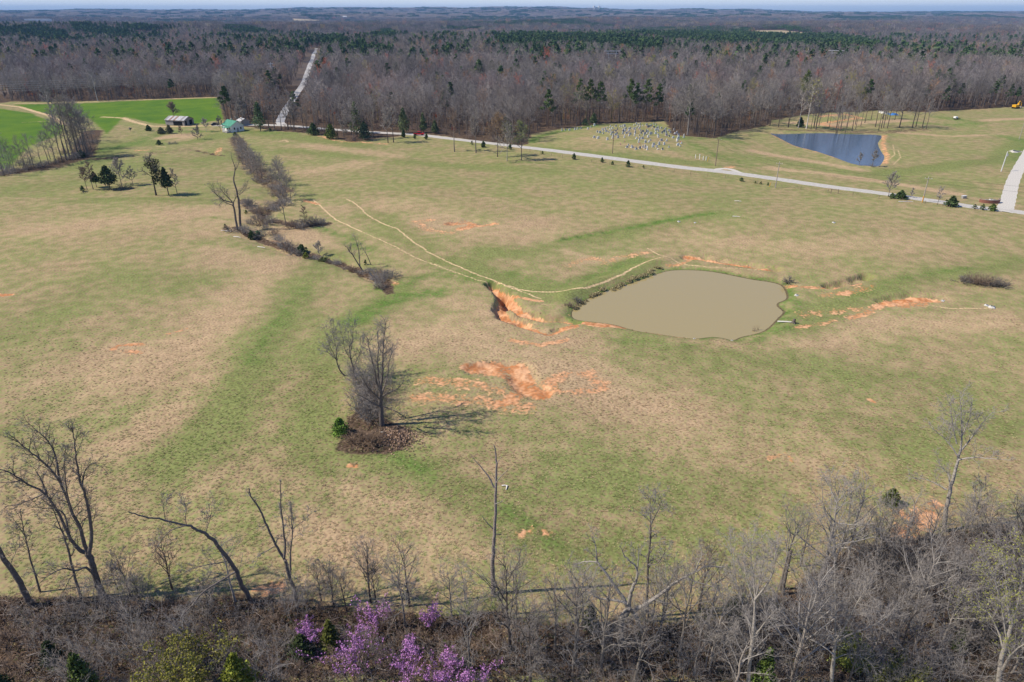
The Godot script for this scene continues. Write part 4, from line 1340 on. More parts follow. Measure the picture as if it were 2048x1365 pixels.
func make_field_trees() -> void:
	var bud := Color(0.16, 0.17, 0.05)
	var straw_bud := Color(0.30, 0.20, 0.09)
	# --- evergreens showing at the front of the woods
	for c in [[39.71, -420.32, 24.7, "leftmost tall one"], [45.86, -422.55, 24.54, "second tall one from the left"], [51.85, -422.8, 23.73, "third tall one from the left"], [70.54, -427.97, 24.26, "darkest tall one in the middle"], [74.78, -429.96, 21.86, "slimmer one beside the darkest"], [80.72, -429.36, 24.59, "tallest pointed one"], [87.88, -430.53, 21.04, "rightmost one"], [20.45, -401.47, 21.41, "lone one left of the cemetery"]]:
		var a := pine(c[2], 15, 46, 0.85, Color(0.085, 0.125, 0.045))
		plant("pine_tree", "tall pale-trunked pine behind the cemetery, %s" % c[3], "pine tree", a, on(c[0], c[1]), rng.randf() * TAU, Vector3(0.9, 1, 0.9), [M.veg, M.veg])
	for c in [[-81.87, -371.52, 19.23, 11.0, "biggest, above the large blue-green evergreen"], [-58.73, -383.32, 14.73, 9.0, "widest, left of the red pickup"], [-48.47, -386.29, 11.24, 5.0, "slim, right of the red pickup"], [-41.85, -383.12, 7.56, 5.0, "low, right of the red pickup"], [-3.01, -385.22, 12.01, 8.0, "behind the straw-tinged roadside tree"], [47.79, -415.66, 7, 6.5, "in front of the cemetery pines"], [42.39, -411.32, 4.17, 5.0, "low, at the cemetery's back left corner"]]:
		lone_cedar("woodland_cedar", "dark evergreen at the woods' front edge, %s" % c[4], "evergreen", c[0], c[1], c[2] * 0.9, c[3] * 0.9, Color(0.058, 0.075, 0.034), 0.1)
	# --- along the road, nearest the cemetery
	lone("road_tree", "tall brownish leafless tree, first of five on the pasture side of the road", "tree", -27.23, -330.03, 20.95, 0.32, 13, {"reach": 0.20, "shade": BROWN_TWIGS, "trunk": Color(0.20, 0.175, 0.155)}, [6, 5])
	lone("road_tree", "slim leafless tree, second of five on the pasture side of the road", "tree", -16.86, -326.07, 20.52, 0.35, 12, {"reach": 0.18, "shade": GREY_TWIGS}, [6, 4])
	lone("road_tree", "straw-tinged budding tree with a dark trunk, middle of five beside the road", "tree", -6.57, -314.99, 18.02, 0.42, 14, {"reach": 0.30, "shade": BROWN_TWIGS, "trunk": Color(0.10, 0.085, 0.075), "leaf": 0.30, "leaf_count": 1, "leaf_color": straw_bud}, [7, 5])
	lone("road_tree", "pale green leafing tree with a white trunk beside the road", "tree", -2.2, -305.52, 16.12, 0.30, 13, {"reach": 0.30, "shade": PALE_TWIGS, "trunk": Color(0.34, 0.31, 0.28), "leaf": 0.28, "leaf_count": 1, "leaf_color": Color(0.20, 0.21, 0.10)}, [6, 4])
	lone("road_tree", "yellow-green leafing tree with paired dark trunks beside the road", "tree", 4.19, -305.73, 17.57, 0.30, 14, {"reach": 0.22, "shade": GREY_TWIGS, "leaf": 0.30, "leaf_count": 2, "leaf_color": Color(0.19, 0.23, 0.07)}, [6, 4])
	lone("road_tree", "twisted pale-limbed tree at the pasture corner, left one of a pair", "tree", -62.84, -355.13, 17.82, 0.35, 11, {"reach": 0.26, "shade": PALE_TWIGS, "trunk": Color(0.09, 0.075, 0.065)}, [6, 4])
	lone("road_tree", "twisted pale-limbed tree at the pasture corner, right one of a pair", "tree", -60.29, -356.66, 18.6, 0.35, 11, {"reach": 0.26, "shade": PALE_TWIGS, "trunk": Color(0.09, 0.075, 0.065)}, [6, 4])
	lone("small_tree", "short grey leafless tree between two dark evergreens at the pasture corner", "tree", -84.87, -358.73, 12.69, 0.25, 11, {"reach": 0.3, "shade": GREY_TWIGS}, [6, 4])
	lone("bare_tree", "broad grey leafless tree leaning over the side road junction", "tree", -119.7, -389.41, 14.87, 0.3, 13, {"reach": 0.34, "shade": DARK_TWIGS, "trunk": Color(0.08, 0.07, 0.06)}, [7, 5])
	lone_cedar("evergreen_bush", "wide rounded dark evergreen at the pasture corner near the junction", "evergreen", -105.9, -375.73, 6.0, 8.5)
	lone_cedar("evergreen_bush", "bright olive evergreen dome beside the red clay patch at the pasture corner", "evergreen", -93.74, -363.83, 7.5, 8.0, Color(0.055, 0.075, 0.018))
	lone_cedar("evergreen_tree", "large dark blue-green evergreen standing in the open near the road bend", "evergreen", -75.97, -362.81, 9.0, 8.0, Color(0.030, 0.045, 0.026))
	# --- cedars along the roadside fence, left to right
	for c in [[-57.27, -371.12, 4.33, 3.0, "beside the bend where the road meets the woods"], [-50.88, -366.59, 2.52, 2.2, "just below the red pickup"], [-44.43, -364.9, 3.02, 2.6, "to the right of the red pickup"], [-19.86, -347.48, 2.17, 1.6, "between the first two roadside trees"],
			[-13.86, -339.78, 3.07, 2.8, "between the slim tree and the straw-tinged tree"], [-0.95, -332.48, 2.55, 2.6, "behind the white-trunked roadside tree"], [13.94, -318.03, 1.57, 1.8, "right of the yellow-green roadside tree"], [27.39, -306.43, 2.6, 2.8, "roundest one along the open stretch of road"],
			[39.11, -300.82, 2.13, 2.2, "left of the pole in the cemetery"], [43.08, -296.3, 1.69, 2.0, "below the pole in the cemetery"], [49.26, -293.13, 2.71, 2.6, "largest below the cemetery graves"], [55.49, -291.03, 1.45, 1.4, "smallest below the cemetery graves"], [90.63, -270.1, 1.56, 2.4, "left of the middle utility pole"],
			[95.02, -266.58, 0.96, 1.2, "tiniest near the middle utility pole"], [96.59, -264.82, 1.15, 1.4, "tiny one a step from the middle utility pole"], [98.7, -263.04, 1.14, 1.6, "nearest the middle utility pole"]]:
		lone_cedar("roadside_cedar", "small dark cedar along the road fence, %s" % c[4], "cedar", c[0], c[1], c[2], c[3])
	lone_cedar("roadside_cedar", "round dark cedar against the road beside the bare shrubby tree", "cedar", 134.36, -239.22, 1.91, 3.0)
	lone_cedar("roadside_cedar", "broad dark cedar mound left of the yellow-banded pole", "cedar", 136.91, -238.37, 2.93, 4.5)
	lone_cedar("roadside_cedar", "tall full cedar right of the yellow-banded pole", "cedar", 148.41, -227.3, 3.46, 4.6)
	lone_cedar("roadside_cedar", "small cedar in front of the brick planter, left of three", "cedar", 154.25, -224.13, 1.63, 2.0)
	lone_cedar("roadside_cedar", "small cedar in front of the brick planter, middle of three", "cedar", 156.16, -222.91, 1.94, 2.2)
	lone_cedar("roadside_cedar", "small olive cedar near the drive mouth, right of three", "cedar", 158.77, -221.77, 2.25, 3.4, Color(0.05, 0.07, 0.018))
	lone("shrubby_tree", "leafless round-headed tree leaning by the road fence", "tree", 134.32, -241.62, 8.49, 0.2, 12, {"reach": 0.38, "shade": GREY_TWIGS}, [6, 4])
	lone("sapling", "thin pale leafless sapling between the road and the yellow-banded pole", "sapling", 141.43, -239.91, 3.8, 0.2, 9, {"reach": 0.25, "shade": PALE_TWIGS}, [5, 3], 0.015)
	lone("sapling", "thin leafless sapling right of the yellow-banded pole", "sapling", 144.83, -229.33, 6.94, 0.2, 9, {"reach": 0.22, "shade": PALE_TWIGS}, [5, 3], 0.015)
	# --- by the blue pond
	lone("pond_tree", "little grey leafless tree at the blue pond's near shore", "tree", 151.09, -300.41, 5.66, 0.25, 9, {"reach": 0.28, "shade": GREY_TWIGS}, [5, 4], 0.02)
	lone("pond_tree", "leafless tree with brush at its foot by the blue pond corner", "tree", 154.44, -296.05, 7.22, 0.25, 10, {"reach": 0.28, "shade": GREY_TWIGS}, [6, 4], 0.02)
	heap("brush", "brush round the tree at the blue pond corner", "brush", 154.44, -296.05, 1.6, 2.6, DARK_TWIGS, 8)
	lone("sycamore", "tall white-limbed tree with yellow-green top behind the blue pond", "tree", 167.6, -402.28, 26.77, 0.35, 12, {"reach": 0.26, "shade": PALE_TWIGS, "trunk": Color(0.52, 0.49, 0.45), "leaf": 0.5, "leaf_count": 1, "leaf_color": Color(0.26, 0.25, 0.07)}, [6, 4], 0.04)
	lone("sycamore", "white-trunked leafless tree behind the blue pond, left of the tallest", "tree", 164.27, -405.52, 20.94, 0.4, 10, {"reach": 0.24, "shade": PALE_TWIGS, "trunk": Color(0.50, 0.47, 0.43)}, [6, 4], 0.04)
	lone_cedar("evergreen_tree", "dark cedar at the foot of the white-trunked trees", "cedar", 166.78, -409.83, 5.23, 4.5)
	lone_cedar("evergreen_tree", "broad dark pine-like evergreen above the white-trunked trees", "evergreen", 192.7, -474.89, 25.27, 13.0, Color(0.05, 0.065, 0.02), 0.4)
	lone("grove_tree", "largest grey tree at the cemetery's woodland edge", "tree", 91.27, -366.24, 25.57, 0.32, 13, {"reach": 0.36, "shade": GREY_TWIGS, "trunk": Color(0.24, 0.22, 0.205), "girth": 0.016}, [7, 5], 0.03)
	var glen := [97.58, -378.05, 23.64, 100.45, -363.24, 20.45, 103.52, -361.14, 19.64, 96.51, -363.11, 21.38, 116.32, -388.29, 21.19, 125.19, -406.65, 22.06, 92.9, -390.61, 22.08, 127.55, -395.42, 16.36, 138.72, -404.01, 19.82, 149.52, -410.41, 22.23, 153.32, -407.15, 18.64, 158.51, -406.31, 17.54, 169.56, -400.72, 16.8, 171.8, -399.21, 18.57, 182.84, -398.51, 18.27, 184.66, -396.85, 20.01, 191.14, -396.89, 17.42, 210.94, -423.95, 18.43, 210.19, -409.24, 21.05, 214.42, -403.75, 18.43, 222.06, -405.31, 20.85, 230.59, -407.35, 22.77, 233.74, -409.46, 16.77, 203.59, -413.1, 14.25, 188.84, -424.64, 15.73, 204.02, -435.46, 18.32, 230.35, -442.16, 17.41, 236.16, -438.26, 16.7]
	for k in 26:
		var e := (10 + rng.randi() % 17) * 3
		var q := Vector2(glen[e] + rng.randfn() * 7.0, glen[e + 1] + rng.randfn() * 9.0)
		if not pond_box2.grow(-3.0).has_point(q) or q.y < -368.0: glen.append_array([q.x, minf(q.y, -362.0), glen[e + 2] * rng.randf_range(0.7, 1.0)])
	for k in range(0, glen.size(), 3):
		var proto: Array = wood_trees[(k / 3) % 9]
		var s: float = glen[k + 2] / 19.0
		var cemetery_side: bool = glen[k] < 130.0
		plant("grove_tree", "slender dark-trunked tree in the open grove %s" % ("beside the cemetery" if cemetery_side else "at the back of the blue pond"), "tree", proto, on(glen[k], glen[k + 1]), rng.randf() * TAU, Vector3(s, s, s), [M.veg1, M.veg0], "open grove %s" % ("beside the cemetery" if cemetery_side else "behind the blue pond"))
	# --- group on the far left of the pasture
	lone("bare_tree", "thin leafless tree at the left end of the pasture group", "tree", -158.25, -253.31, 8.97, 0.3, 12, {"reach": 0.28, "shade": BROWN_TWIGS}, [6, 4])
	lone("bare_tree", "taller thin leafless tree, second from the left end of the pasture group", "tree", -156.4, -254.02, 10.59, 0.4, 10, {"reach": 0.22, "shade": BROWN_TWIGS}, [6, 4])
	lone_cedar("evergreen_tree", "slim dark cedar with a bare foot between thin trees and a bushy pine", "cedar", -156.75, -257.06, 5.66, 3.6, Color(0.032, 0.045, 0.018), 0.35)
	lone_cedar("evergreen_bush", "little dark evergreen ball at the left end of the pasture group", "evergreen", -158.68, -251.1, 2.15, 2.4)
	lone_cedar("evergreen_tree", "bushy black-green pine in the middle of the pasture group", "evergreen", -149.97, -253.88, 8.64, 8.0, Color(0.026, 0.038, 0.016), 0.22)
	lone("bare_tree", "pale feathery leafless tree behind a brush pile in the pasture", "tree", -148.85, -260.07, 10.28, 0.2, 14, {"reach": 0.34, "shade": GREY_TWIGS}, [7, 5])
	lone("bare_tree", "small leafless tree right of the pasture brush pile", "tree", -144.48, -260.09, 7.01, 0.25, 10, {"reach": 0.3, "shade": GREY_TWIGS}, [6, 4])
	heap("brush_pile", "dark brush pile under the pasture group of trees", "brush pile", -145.48, -254.58, 2.6, 8.5, DARK_TWIGS, 26)
	heap("brush_pile", "low scrap of brush at the left end of the pasture group", "brush pile", -156.87, -248.87, 0.9, 3.0, DARK_TWIGS, 8)
	var dead := lone("dead_tree", "half-dead tree with bare broken top and dark evergreen growth below", "tree", -128.6, -244.88, 14.79, 0.5, 10, {"reach": 0.26, "shade": DARK_TWIGS, "trunk": Color(0.09, 0.075, 0.065), "girth": 0.022}, [5, 4])
	var dark_growth := Geo.new()
	for k in 9: dark_growth.puff(Vector3(rng.randfn() * 1.1 - 0.8, 5.0 + k * 0.85, rng.randfn() * 1.1), Vector3(1.7, 1.3, 1.7), 90, 0.5, Color(0.032, 0.042, 0.018), rng)
	obj("evergreen_growth", dark_growth, M.veg, dead)
	lone_cedar("evergreen_tree", "dark pointed cedar with a bare stem, right of the half-dead tree", "cedar", -124.51, -245.8, 9.68, 5.0, Color(0.03, 0.042, 0.018), 0.28)
	lone("bare_tree", "slim leafless tree at the right end of the pasture group", "tree", -122.19, -247.49, 9.74, 0.25, 11, {"reach": 0.2, "shade": GREY_TWIGS}, [6, 4])
	# --- along the creek
	var strip := [-131.67, -336.5, 8.78, -123.38, -318.5, 10.34, -116.37, -302.37, 11.57, -110.52, -290.45, 12.2, -105.63, -281.03, 11.87, -102.48, -276.5, 11.53, -100.59, -275.64, 11.31, -119.95, -307.54, 8.57, -135.53, -341.8, 6.11, -108.67, -292.47, 8.23, -89.61, -263.44, 11.28, -83.62, -247.45, 12.48, -79.99, -240.14, 10.82, -78.99, -241.61, 8.45, -93.65, -272.08, 8.53, -92.51, -263.45, 7.93]
	var strip_kind := []
	for k in 4: strip_kind.append(bare_tree(12.0, 0.12, 18, [7, 6], 0.034, {"reach": 0.34, "shade": GREY_TWIGS}))
	for k in range(0, strip.size(), 3):
		var s: float = strip[k + 2] / 12.0
		plant("creek_tree", "feathery grey leafless tree in the brush strip along the creek", "tree", strip_kind[(k / 3) % 4], on(strip[k], strip[k + 1]), rng.randf() * TAU, Vector3(s, s, s), [M.veg, M.veg], "bare trees in the creek brush strip")
	var heap_kind := []
	for k in 4: heap_kind.append(leafless_shrub(2.4, 3.6, 15, [6, 5], 0.022, [GREY_TWIGS, BROWN_TWIGS, GREY_TWIGS, PALE_TWIGS][k], {"wob": 0.32, "up": 0.03}))
	var heaps := pts([-132.4, -336.53, -123.54, -315.12, -115.44, -297.25, -109.81, -286.57, -103.37, -275.55, -100.19, -272.04, -97.65, -270.32, -93.09, -263.45, -89.1, -256.83, -84.7, -247.43, -81.39, -240.09, -78.34, -234.59, -87.84, -250.45, -82.7, -238.58, -83.68, -232.82, -80.79, -229.64, -83.44, -227.35, -83.53, -222.04, -86.29, -224.32, -90.66, -232.12, -83.15, -217, -79.42, -211.54, -83, -210.96, -81.12, -201.13, -82.89, -201.89, -77.56, -198.62, -75.55, -197.96, -76.13, -205.29, -76.96, -210.77, -72.2, -199.59, -70.15, -195.89, -67.62, -191.44, -65.71, -188.9, -63.81, -187.31, -61.93, -185.71, -60.06, -184.1, -65.38, -209.91, -63.79, -211.08, -62.04, -211.68, -60.43, -212.24, -66.05, -206.66, -68.46, -207.48, -56.61, -181.69, -54.73, -180.88, -52.85, -180.04, -50.63, -178.33, -48.91, -177.45, -47.34, -176.55, -44.68, -173.16, -42.7, -171.43, -40.22, -169.68, -37.79, -168.71, -35.52, -166.99, -33.8, -166.1, -32.24, -164.49, -32.9, -156.65, -31.66, -155.19, -86.87, -201.21, -85.35, -200.38])
	for k in heaps.size():
		var o := obj("creek_shrub", heap_kind[k % 4], M.veg)
		tag(o, "low leafless shrub in the brush along the creek" if k < 24 else "small leafless shrub on the lower creek bank", "shrub", "shrubs along the creek" if k < 24 else "shrubs on the lower creek bank")
		o.position = on(heaps[k].x, heaps[k].y)
		var s := rng.randf_range(0.8, 1.5) * (1.0 if k < 42 else 0.62)
		o.scale = Vector3(s, s * rng.randf_range(0.8, 1.1), s)
		o.rotation.y = rng.randf() * TAU
	lone_cedar("evergreen_bush", "rounded dark cedar above the creek bend", "cedar", -59.73, -185.45, 2.62, 3.6)
	lone_cedar("evergreen_bush", "yellow-green shrub below the rounded cedar at the creek bend", "shrub", -57.57, -181.65, 1.87, 2.6, Color(0.085, 0.10, 0.02))
	lone_cedar("evergreen_bush", "near-black low evergreen at the creek bend", "evergreen", -55.78, -181.71, 1.15, 3.2, Color(0.03, 0.036, 0.02))
	lone_cedar("evergreen_bush", "olive shrub beneath the pale little creek tree", "shrub", -52.08, -179.2, 1.57, 4.0, Color(0.07, 0.08, 0.03))
	lone_cedar("evergreen_bush", "dark upright cedar at the foot of the two dead trunks", "cedar", -77.6, -196.55, 2.86, 2.8)
	lone_cedar("evergreen_bush", "blue-green shrub right of the upright cedar by the dead trunks", "shrub", -76.27, -198.34, 2.13, 3.0, Color(0.04, 0.075, 0.035))
	lone_cedar("evergreen_bush", "small dark cedar left of the dead trunks", "cedar", -87.8, -203.27, 1.54, 1.8)
	lone_cedar("evergreen_bush", "little olive cedar behind the dead trunks", "cedar", -87.94, -221.44, 1.32, 1.8, Color(0.06, 0.08, 0.02))
	lone_cedar("evergreen_bush", "tiny dark cedar beside the leaning creek tree", "cedar", -39.25, -173.51, 1.54, 1.4)
	lone("creek_tree", "little pale round-headed tree on the creek bank", "tree", -54.05, -182.6, 4.59, 0.2, 12, {"reach": 0.42, "shade": PALE_TWIGS}, [6, 4], 0.018)
	lone("creek_tree", "slender brown tree standing alone beside the creek brush", "tree", -66.11, -212.04, 6.7, 0.2, 10, {"reach": 0.2, "shade": BROWN_TWIGS}, [5, 4], 0.018)
	lone("creek_tree", "straight grey tree right of the dead trunks", "tree", -71.03, -208.81, 13.52, 0.3, 13, {"reach": 0.22, "shade": GREY_TWIGS}, [6, 5], 0.02)
	traced("dead_tree", "spreading dead trunk with crooked limbs reaching left above the creek", "tree", -84.16, -203.31, [
		[0.42, 0.28, 0.0, 1.0, path([-0.07, -0.47, 0.03, -0.08, 2.99, 0.03, 0.05, 6.38, -0.02, 0.12, 8.51, -0.05])],
		[0.26, 0.05, 1.2, 3.0, path([-0.54, 7.83, -1.51, -2.59, 8.61, -0.88, -3.83, 9.58, -0.64, -5.01, 11.12, -0.56, -5.63, 12.88, -0.7])],
		[0.20, 0.04, 1.2, 2.6, path([0.6, 7.64, 1.29, -1.07, 8.8, 2.26, -1.98, 9.23, 2.78, -3.1, 8.12, 3.12])],
		[0.22, 0.04, 1.2, 3.0, path([-0.23, 8.02, -0.77, -1.35, 9.62, -0.48, -2.33, 11.19, -0.26, -3.05, 12.72, -0.14])],
		[0.16, 0.03, 0.8, 2.0, path([0.25, 8.5, -0.1, 1.12, 9.93, -0.46, 2.07, 11.04, -0.86, 3.03, 12.16, -1.25])]], M.bark, DARK_TWIGS)
	traced("dead_tree", "tall snaking dead trunk with a forked tip above the creek", "tree", -83.68, -204.51, [
		[0.48, 0.16, 0.0, 1.0, path([-0.02, -0.16, 0.01, 0.37, 4.2, -0.15, 0.68, 8.03, -0.28, 0.68, 10.63, -0.28, 0.53, 13.06, -0.22, 0.42, 14.86, -0.17, 1.01, 17.04, -0.41, 1.39, 18.63, -0.57])],
		[0.16, 0.04, 0.3, 1.0, path([1.34, 18.34, -0.55, 1.1, 20.11, -0.45, 0.9, 21.29, -0.37, 0.91, 22.16, -0.37])],
		[0.15, 0.04, 0.3, 1.0, path([1.08, 17.47, -0.44, 2.07, 18.86, -0.85, 2.67, 20.28, -1.09, 2.77, 21.73, -1.13])],
		[0.14, 0.03, 1.5, 2.5, path([0.03, 9.59, -3.28, 0.84, 10.22, -3.88, 1.66, 11.13, -4.59, 2.23, 12.21, -5.24])]], M.bark, DARK_TWIGS)
	traced("leaning_tree", "leaning bare tree with two stems at the lower creek", "tree", -39.3, -170.38, [
		[0.26, 0.06, 0.5, 2.4, path([0, 0, 0, -0.95, 2.02, 0.22, -1.98, 4.29, 0.46, -2.93, 5.99, 0.67, -3.77, 7.4, 0.87])],
		[0.18, 0.04, 0.9, 2.0, path([-0.76, 1.66, -0.01, -0.73, 3.79, -0.22, -0.8, 6.17, -0.44, -1.16, 8.02, -0.55, -1.41, 9.6, -0.65])],
		[0.12, 0.03, 0.8, 2.0, path([-1.87, 4.44, 0.89, -2.32, 5.87, 1.14, -2.4, 7.26, 1.29])]], M.bark, GREY_TWIGS)
	traced("leaning_tree", "thin bare pole leaning over the lower creek", "tree", -37.74, -173.37, [
		[0.15, 0.03, 0.7, 1.4, path([0, 0, 0, -0.59, 2.01, 0.13, -1.21, 3.72, 0.26, -2.08, 5.3, 0.45])]], M.bark, GREY_TWIGS)
	# fallen dead tree
	var fallen := thing("fallen_tree", "fallen grey dead tree in a tangle of branches by the creek end", "fallen tree", on(-33.54, -163.12))
	for l in [[0.32, 0.14, path([-3.3, -0.02, 0.68, -1.87, -0.4, 0.38, -0.29, -0.52, 0.06, 1.39, -1.06, -0.29])], [0.2, 0.05, path([-2.58, 2.61, 0.53, -1.71, 1.47, 0.35, -0.94, 0.48, 0.19, 0.2, -0.56, -0.04])], [0.28, 0.16, path([0.98, -0.08, -0.2, 0.94, 1.01, -0.19, 0.89, 1.95, -0.18])], [0.16, 0.05, path([-1.53, -0.69, 0.31, -0.02, -0.27, 0, 1.89, 0.66, -0.39, 3.3, 1.37, -0.68])], [0.14, 0.04, path([-1.05, -0.87, 0.22, 0.41, -0.98, -0.08, 2.16, -0.71, -0.44])]]:
		var b := bend(l[2], l[0], l[1], 0.05)
		var g := Geo.new()
		g.tube(b[0], b[1], 6)
		obj("limb", g, M.pale_bark, fallen)
	var tangle := leafless_shrub(3.2, 7.0, 34, [6, 4], 0.025, PALE_TWIGS, {"wob": 0.4, "up": 0.0})
	obj("tangle", tangle, M.veg, fallen)
	heap("brush", "grey tangled brush behind the fallen dead tree", "brush", -30.45, -162.89, 3.0, 4.5, GREY_TWIGS, 20)
	heap("brush", "brown bush just below the fallen dead tree", "brush", -32.09, -155.56, 1.8, 3.0, BROWN_TWIGS, 14)
	heap("brush", "grey conical heap of brush behind the dead trunks", "brush", -90.66, -232.12, 3.4, 4.0, GREY_TWIGS, 22)
	# --- round the muddy pond
	heap("pond_shrub", "grey-brown bush at the muddy pond's upper right corner", "shrub", 68.01, -157.08, 2.0, 2.8, DARK_TWIGS, 18)
	for c in [[109.48, -154.97, 2.4, 4.0, "left"], [111.52, -154.33, 3.0, 4.0, "left middle"], [113.3, -153.71, 3.6, 4.4, "tallest, central"], [115, -152.76, 2.8, 3.6, "right middle"], [116.99, -152.5, 2.4, 3.2, "right"]]:
		heap("thorn_bush", "%s clump of the grey-brown thorn thicket right of the muddy pond" % c[4], "shrub", c[0], c[1], c[2], c[3], DARK_TWIGS if c[2] < 3.0 else BROWN_TWIGS, 20)
	var tuft := Geo.new()
	tuft.puff(Vector3(0, 0.35, 0), Vector3(0.9, 0.45, 0.7), 140, 0.3, Color(0.26, 0.225, 0.12), rng, 0.5)
	var tufts := rough_line(pts([14.48, -142.51, 15.66, -145.57, 16.96, -147.12, 18.68, -149.02, 20.42, -150.97, 22.33, -152.97, 24.24, -154.69, 26.19, -156.44, 28.23, -158.6, 30.26, -160.44, 32.33, -162.32, 34.44, -164.23, 36.66, -166.54, 38.78, -168.09]), 1.3, 0.4)
	for k in tufts.size():
		var o := obj("dam_tussock", tuft, M.veg)
		tag(o, "brownish grass tussock along the muddy pond's dam", "tussock", "tussocks on the pond dam")
		o.position = on(tufts[k].x, tufts[k].y)
		o.scale = Vector3(1.1, 0.7, 1.0) * rng.randf_range(0.6, 1.2)
		o.rotation.y = rng.randf() * TAU
	heap("pond_shrub", "leafless shrub at the left tip of the muddy pond", "shrub", 15.2, -145.57, 1.8, 2.4, DARK_TWIGS, 14)
	heap("pond_shrub", "low brown brush below the dam at the left tip of the muddy pond", "shrub", 12.9, -142.54, 1.4, 3.0, BROWN_TWIGS, 14)

	# --- the clump in the middle of the pasture
	traced("pasture_tree", "tall bare tree of the clump in the pasture, casting a long shadow", "tree", -20.54, -90.92, [
		[0.54, 0.30, 0.0, 2.0, path([-0.01, -0.18, 0, 0.08, 1.93, -0.02, 0.22, 4.62, -0.05, 0.36, 6.38, -0.08])],
		[0.29, 0.06, 1.4, 2.6, path([0.17, 5.75, -0.87, 0.52, 7.91, -1.27, 0.72, 10.3, -1.68, 0.9, 12.27, -2.03, 1.16, 14.44, -2.42, 1.39, 15.97, -2.72])],
		[0.22, 0.04, 1.6, 2.4, path([0.6, 6.58, 1.17, 0.25, 9.17, 1.79, 0.26, 11.55, 2.3, 0.05, 14.36, 2.97, 0.06, 16.6, 3.47])],
		[0.20, 0.04, 1.6, 2.4, path([0, 4.39, -1.66, 0.63, 5.94, -2.42, 1.1, 7.72, -3.24, 1.28, 9.39, -3.93, 1.82, 10.57, -4.54])],
		[0.18, 0.04, 1.4, 2.2, path([0.57, 5.55, 1.51, -0.35, 7.3, 2.28, -1.02, 9, 3, -1.43, 10.92, 3.74])],
		[0.15, 0.04, 1.4, 2.0, path([0.14, 4.55, -0.93, 1.51, 5.16, -1.42, 2.65, 5.56, -1.83, 3.5, 6.39, -2.25])],
		[0.15, 0.03, 1.6, 2.0, path([0.31, 3.61, 0.51, -0.82, 4.69, 0.96, -1.92, 5.87, 1.45, -2.75, 6.61, 1.82])],
		[0.14, 0.03, 1.6, 2.0, path([0.02, 2.81, -1.26, 1.13, 2.19, -1.37, 2.71, 0.99, -1.82, 3.55, 0.01, -2.19])],
		[0.18, 0.04, 1.6, 2.2, path([0.34, 6.12, -0.08, 0.25, 8.58, -0.06, 0.31, 11.14, -0.07, 0.66, 13.62, -0.15, 0.65, 16.09, -0.15])]], M.bark, GREY_TWIGS)
	traced("pasture_tree", "bare tree of the pasture clump leaning far to the left", "tree", -29.97, -107.56, [
		[0.20, 0.10, 0.4, 2.2, path([0.46, -0.48, -0.13, -0.45, 0.58, 0.12, -0.95, 2.17, 0.27, -1.11, 3.89, 0.31])],
		[0.09, 0.02, 1.6, 2.4, path([-1.01, 2.06, 0.06, -1.5, 4.22, -0.02, -2.16, 6.18, -0.04, -2.58, 8.82, -0.18])],
		[0.09, 0.02, 1.6, 2.4, path([-0.94, 3.95, 0.63, -0.75, 6.08, 0.76, -0.95, 8.43, 1.04, -0.51, 10.56, 1.11])],
		[0.08, 0.02, 1.6, 2.2, path([-1.18, 2.88, -0.29, -1.96, 3.87, -0.32, -2.68, 4.57, -0.31, -3.03, 5.59, -0.43])]], M.bark, GREY_TWIGS)
	traced("pasture_tree", "grey bare tree rising behind the brush of the pasture clump", "tree", -27.64, -105.9, [
		[0.20, 0.08, 0.6, 2.2, path([0, 0, 0, -0.26, 2.54, 0.07, -0.51, 5.04, 0.13, -0.49, 6.97, 0.13])],
		[0.08, 0.02, 1.7, 2.2, path([-0.62, 5, -0.33, -0.13, 6.98, -0.65, 0.18, 8.95, -0.93, 0.17, 10.94, -1.13])],
		[0.08, 0.02, 1.7, 2.2, path([-0.21, 4.19, 0.77, -0.93, 6.64, 1.4, -0.97, 8.72, 1.78, -1.15, 10.79, 2.21])],
		[0.08, 0.02, 1.7, 2.2, path([-0.4, 2.25, -0.48, 0.5, 3.89, -1.16, 1.06, 5.46, -1.75, 1.63, 7.12, -2.36])]], M.bark, GREY_TWIGS)
	for c in [[-26.72, -104, 5.0, 5.0, GREY_TWIGS, "rearmost and greyest"], [-24.97, -100.41, 5.4, 5.0, GREY_TWIGS, "dense middle"], [-24.62, -95.25, 4.6, 5.0, GREY_TWIGS, "wide grey"], [-22.7, -92.82, 4.4, 4.0, GREY_TWIGS, "grey forward"], [-22.79, -98.68, 4.6, 4.0, BROWN_TWIGS, "brown, nearest the trunk"]]:
		heap("brush", "%s brush mound in the pasture clump" % c[5], "brush", c[0], c[1], c[2], c[3], c[4], 26, [6, 5], 0.018)
	for c in [[-23.66, -86.55, 2.0, 4.0, "left end"], [-21.99, -85.74, 2.2, 4.0, "middle"], [-20.57, -86.23, 2.0, 3.6, "right end"]]:
		heap("dead_brush", "brown dead brush pile below the pasture clump, %s" % c[4], "brush pile", c[0], c[1], c[2], c[3], [Color(0.20, 0.145, 0.10), Color(0.25, 0.18, 0.125), Color(0.28, 0.205, 0.145)], 26, [6, 4], 0.022)
	lone_cedar("evergreen_bush", "bright green round shrub at the left foot of the pasture clump", "shrub", -26.51, -88.74, 2.85, 3.4, Color(0.06, 0.105, 0.02), 0.0, 1500)
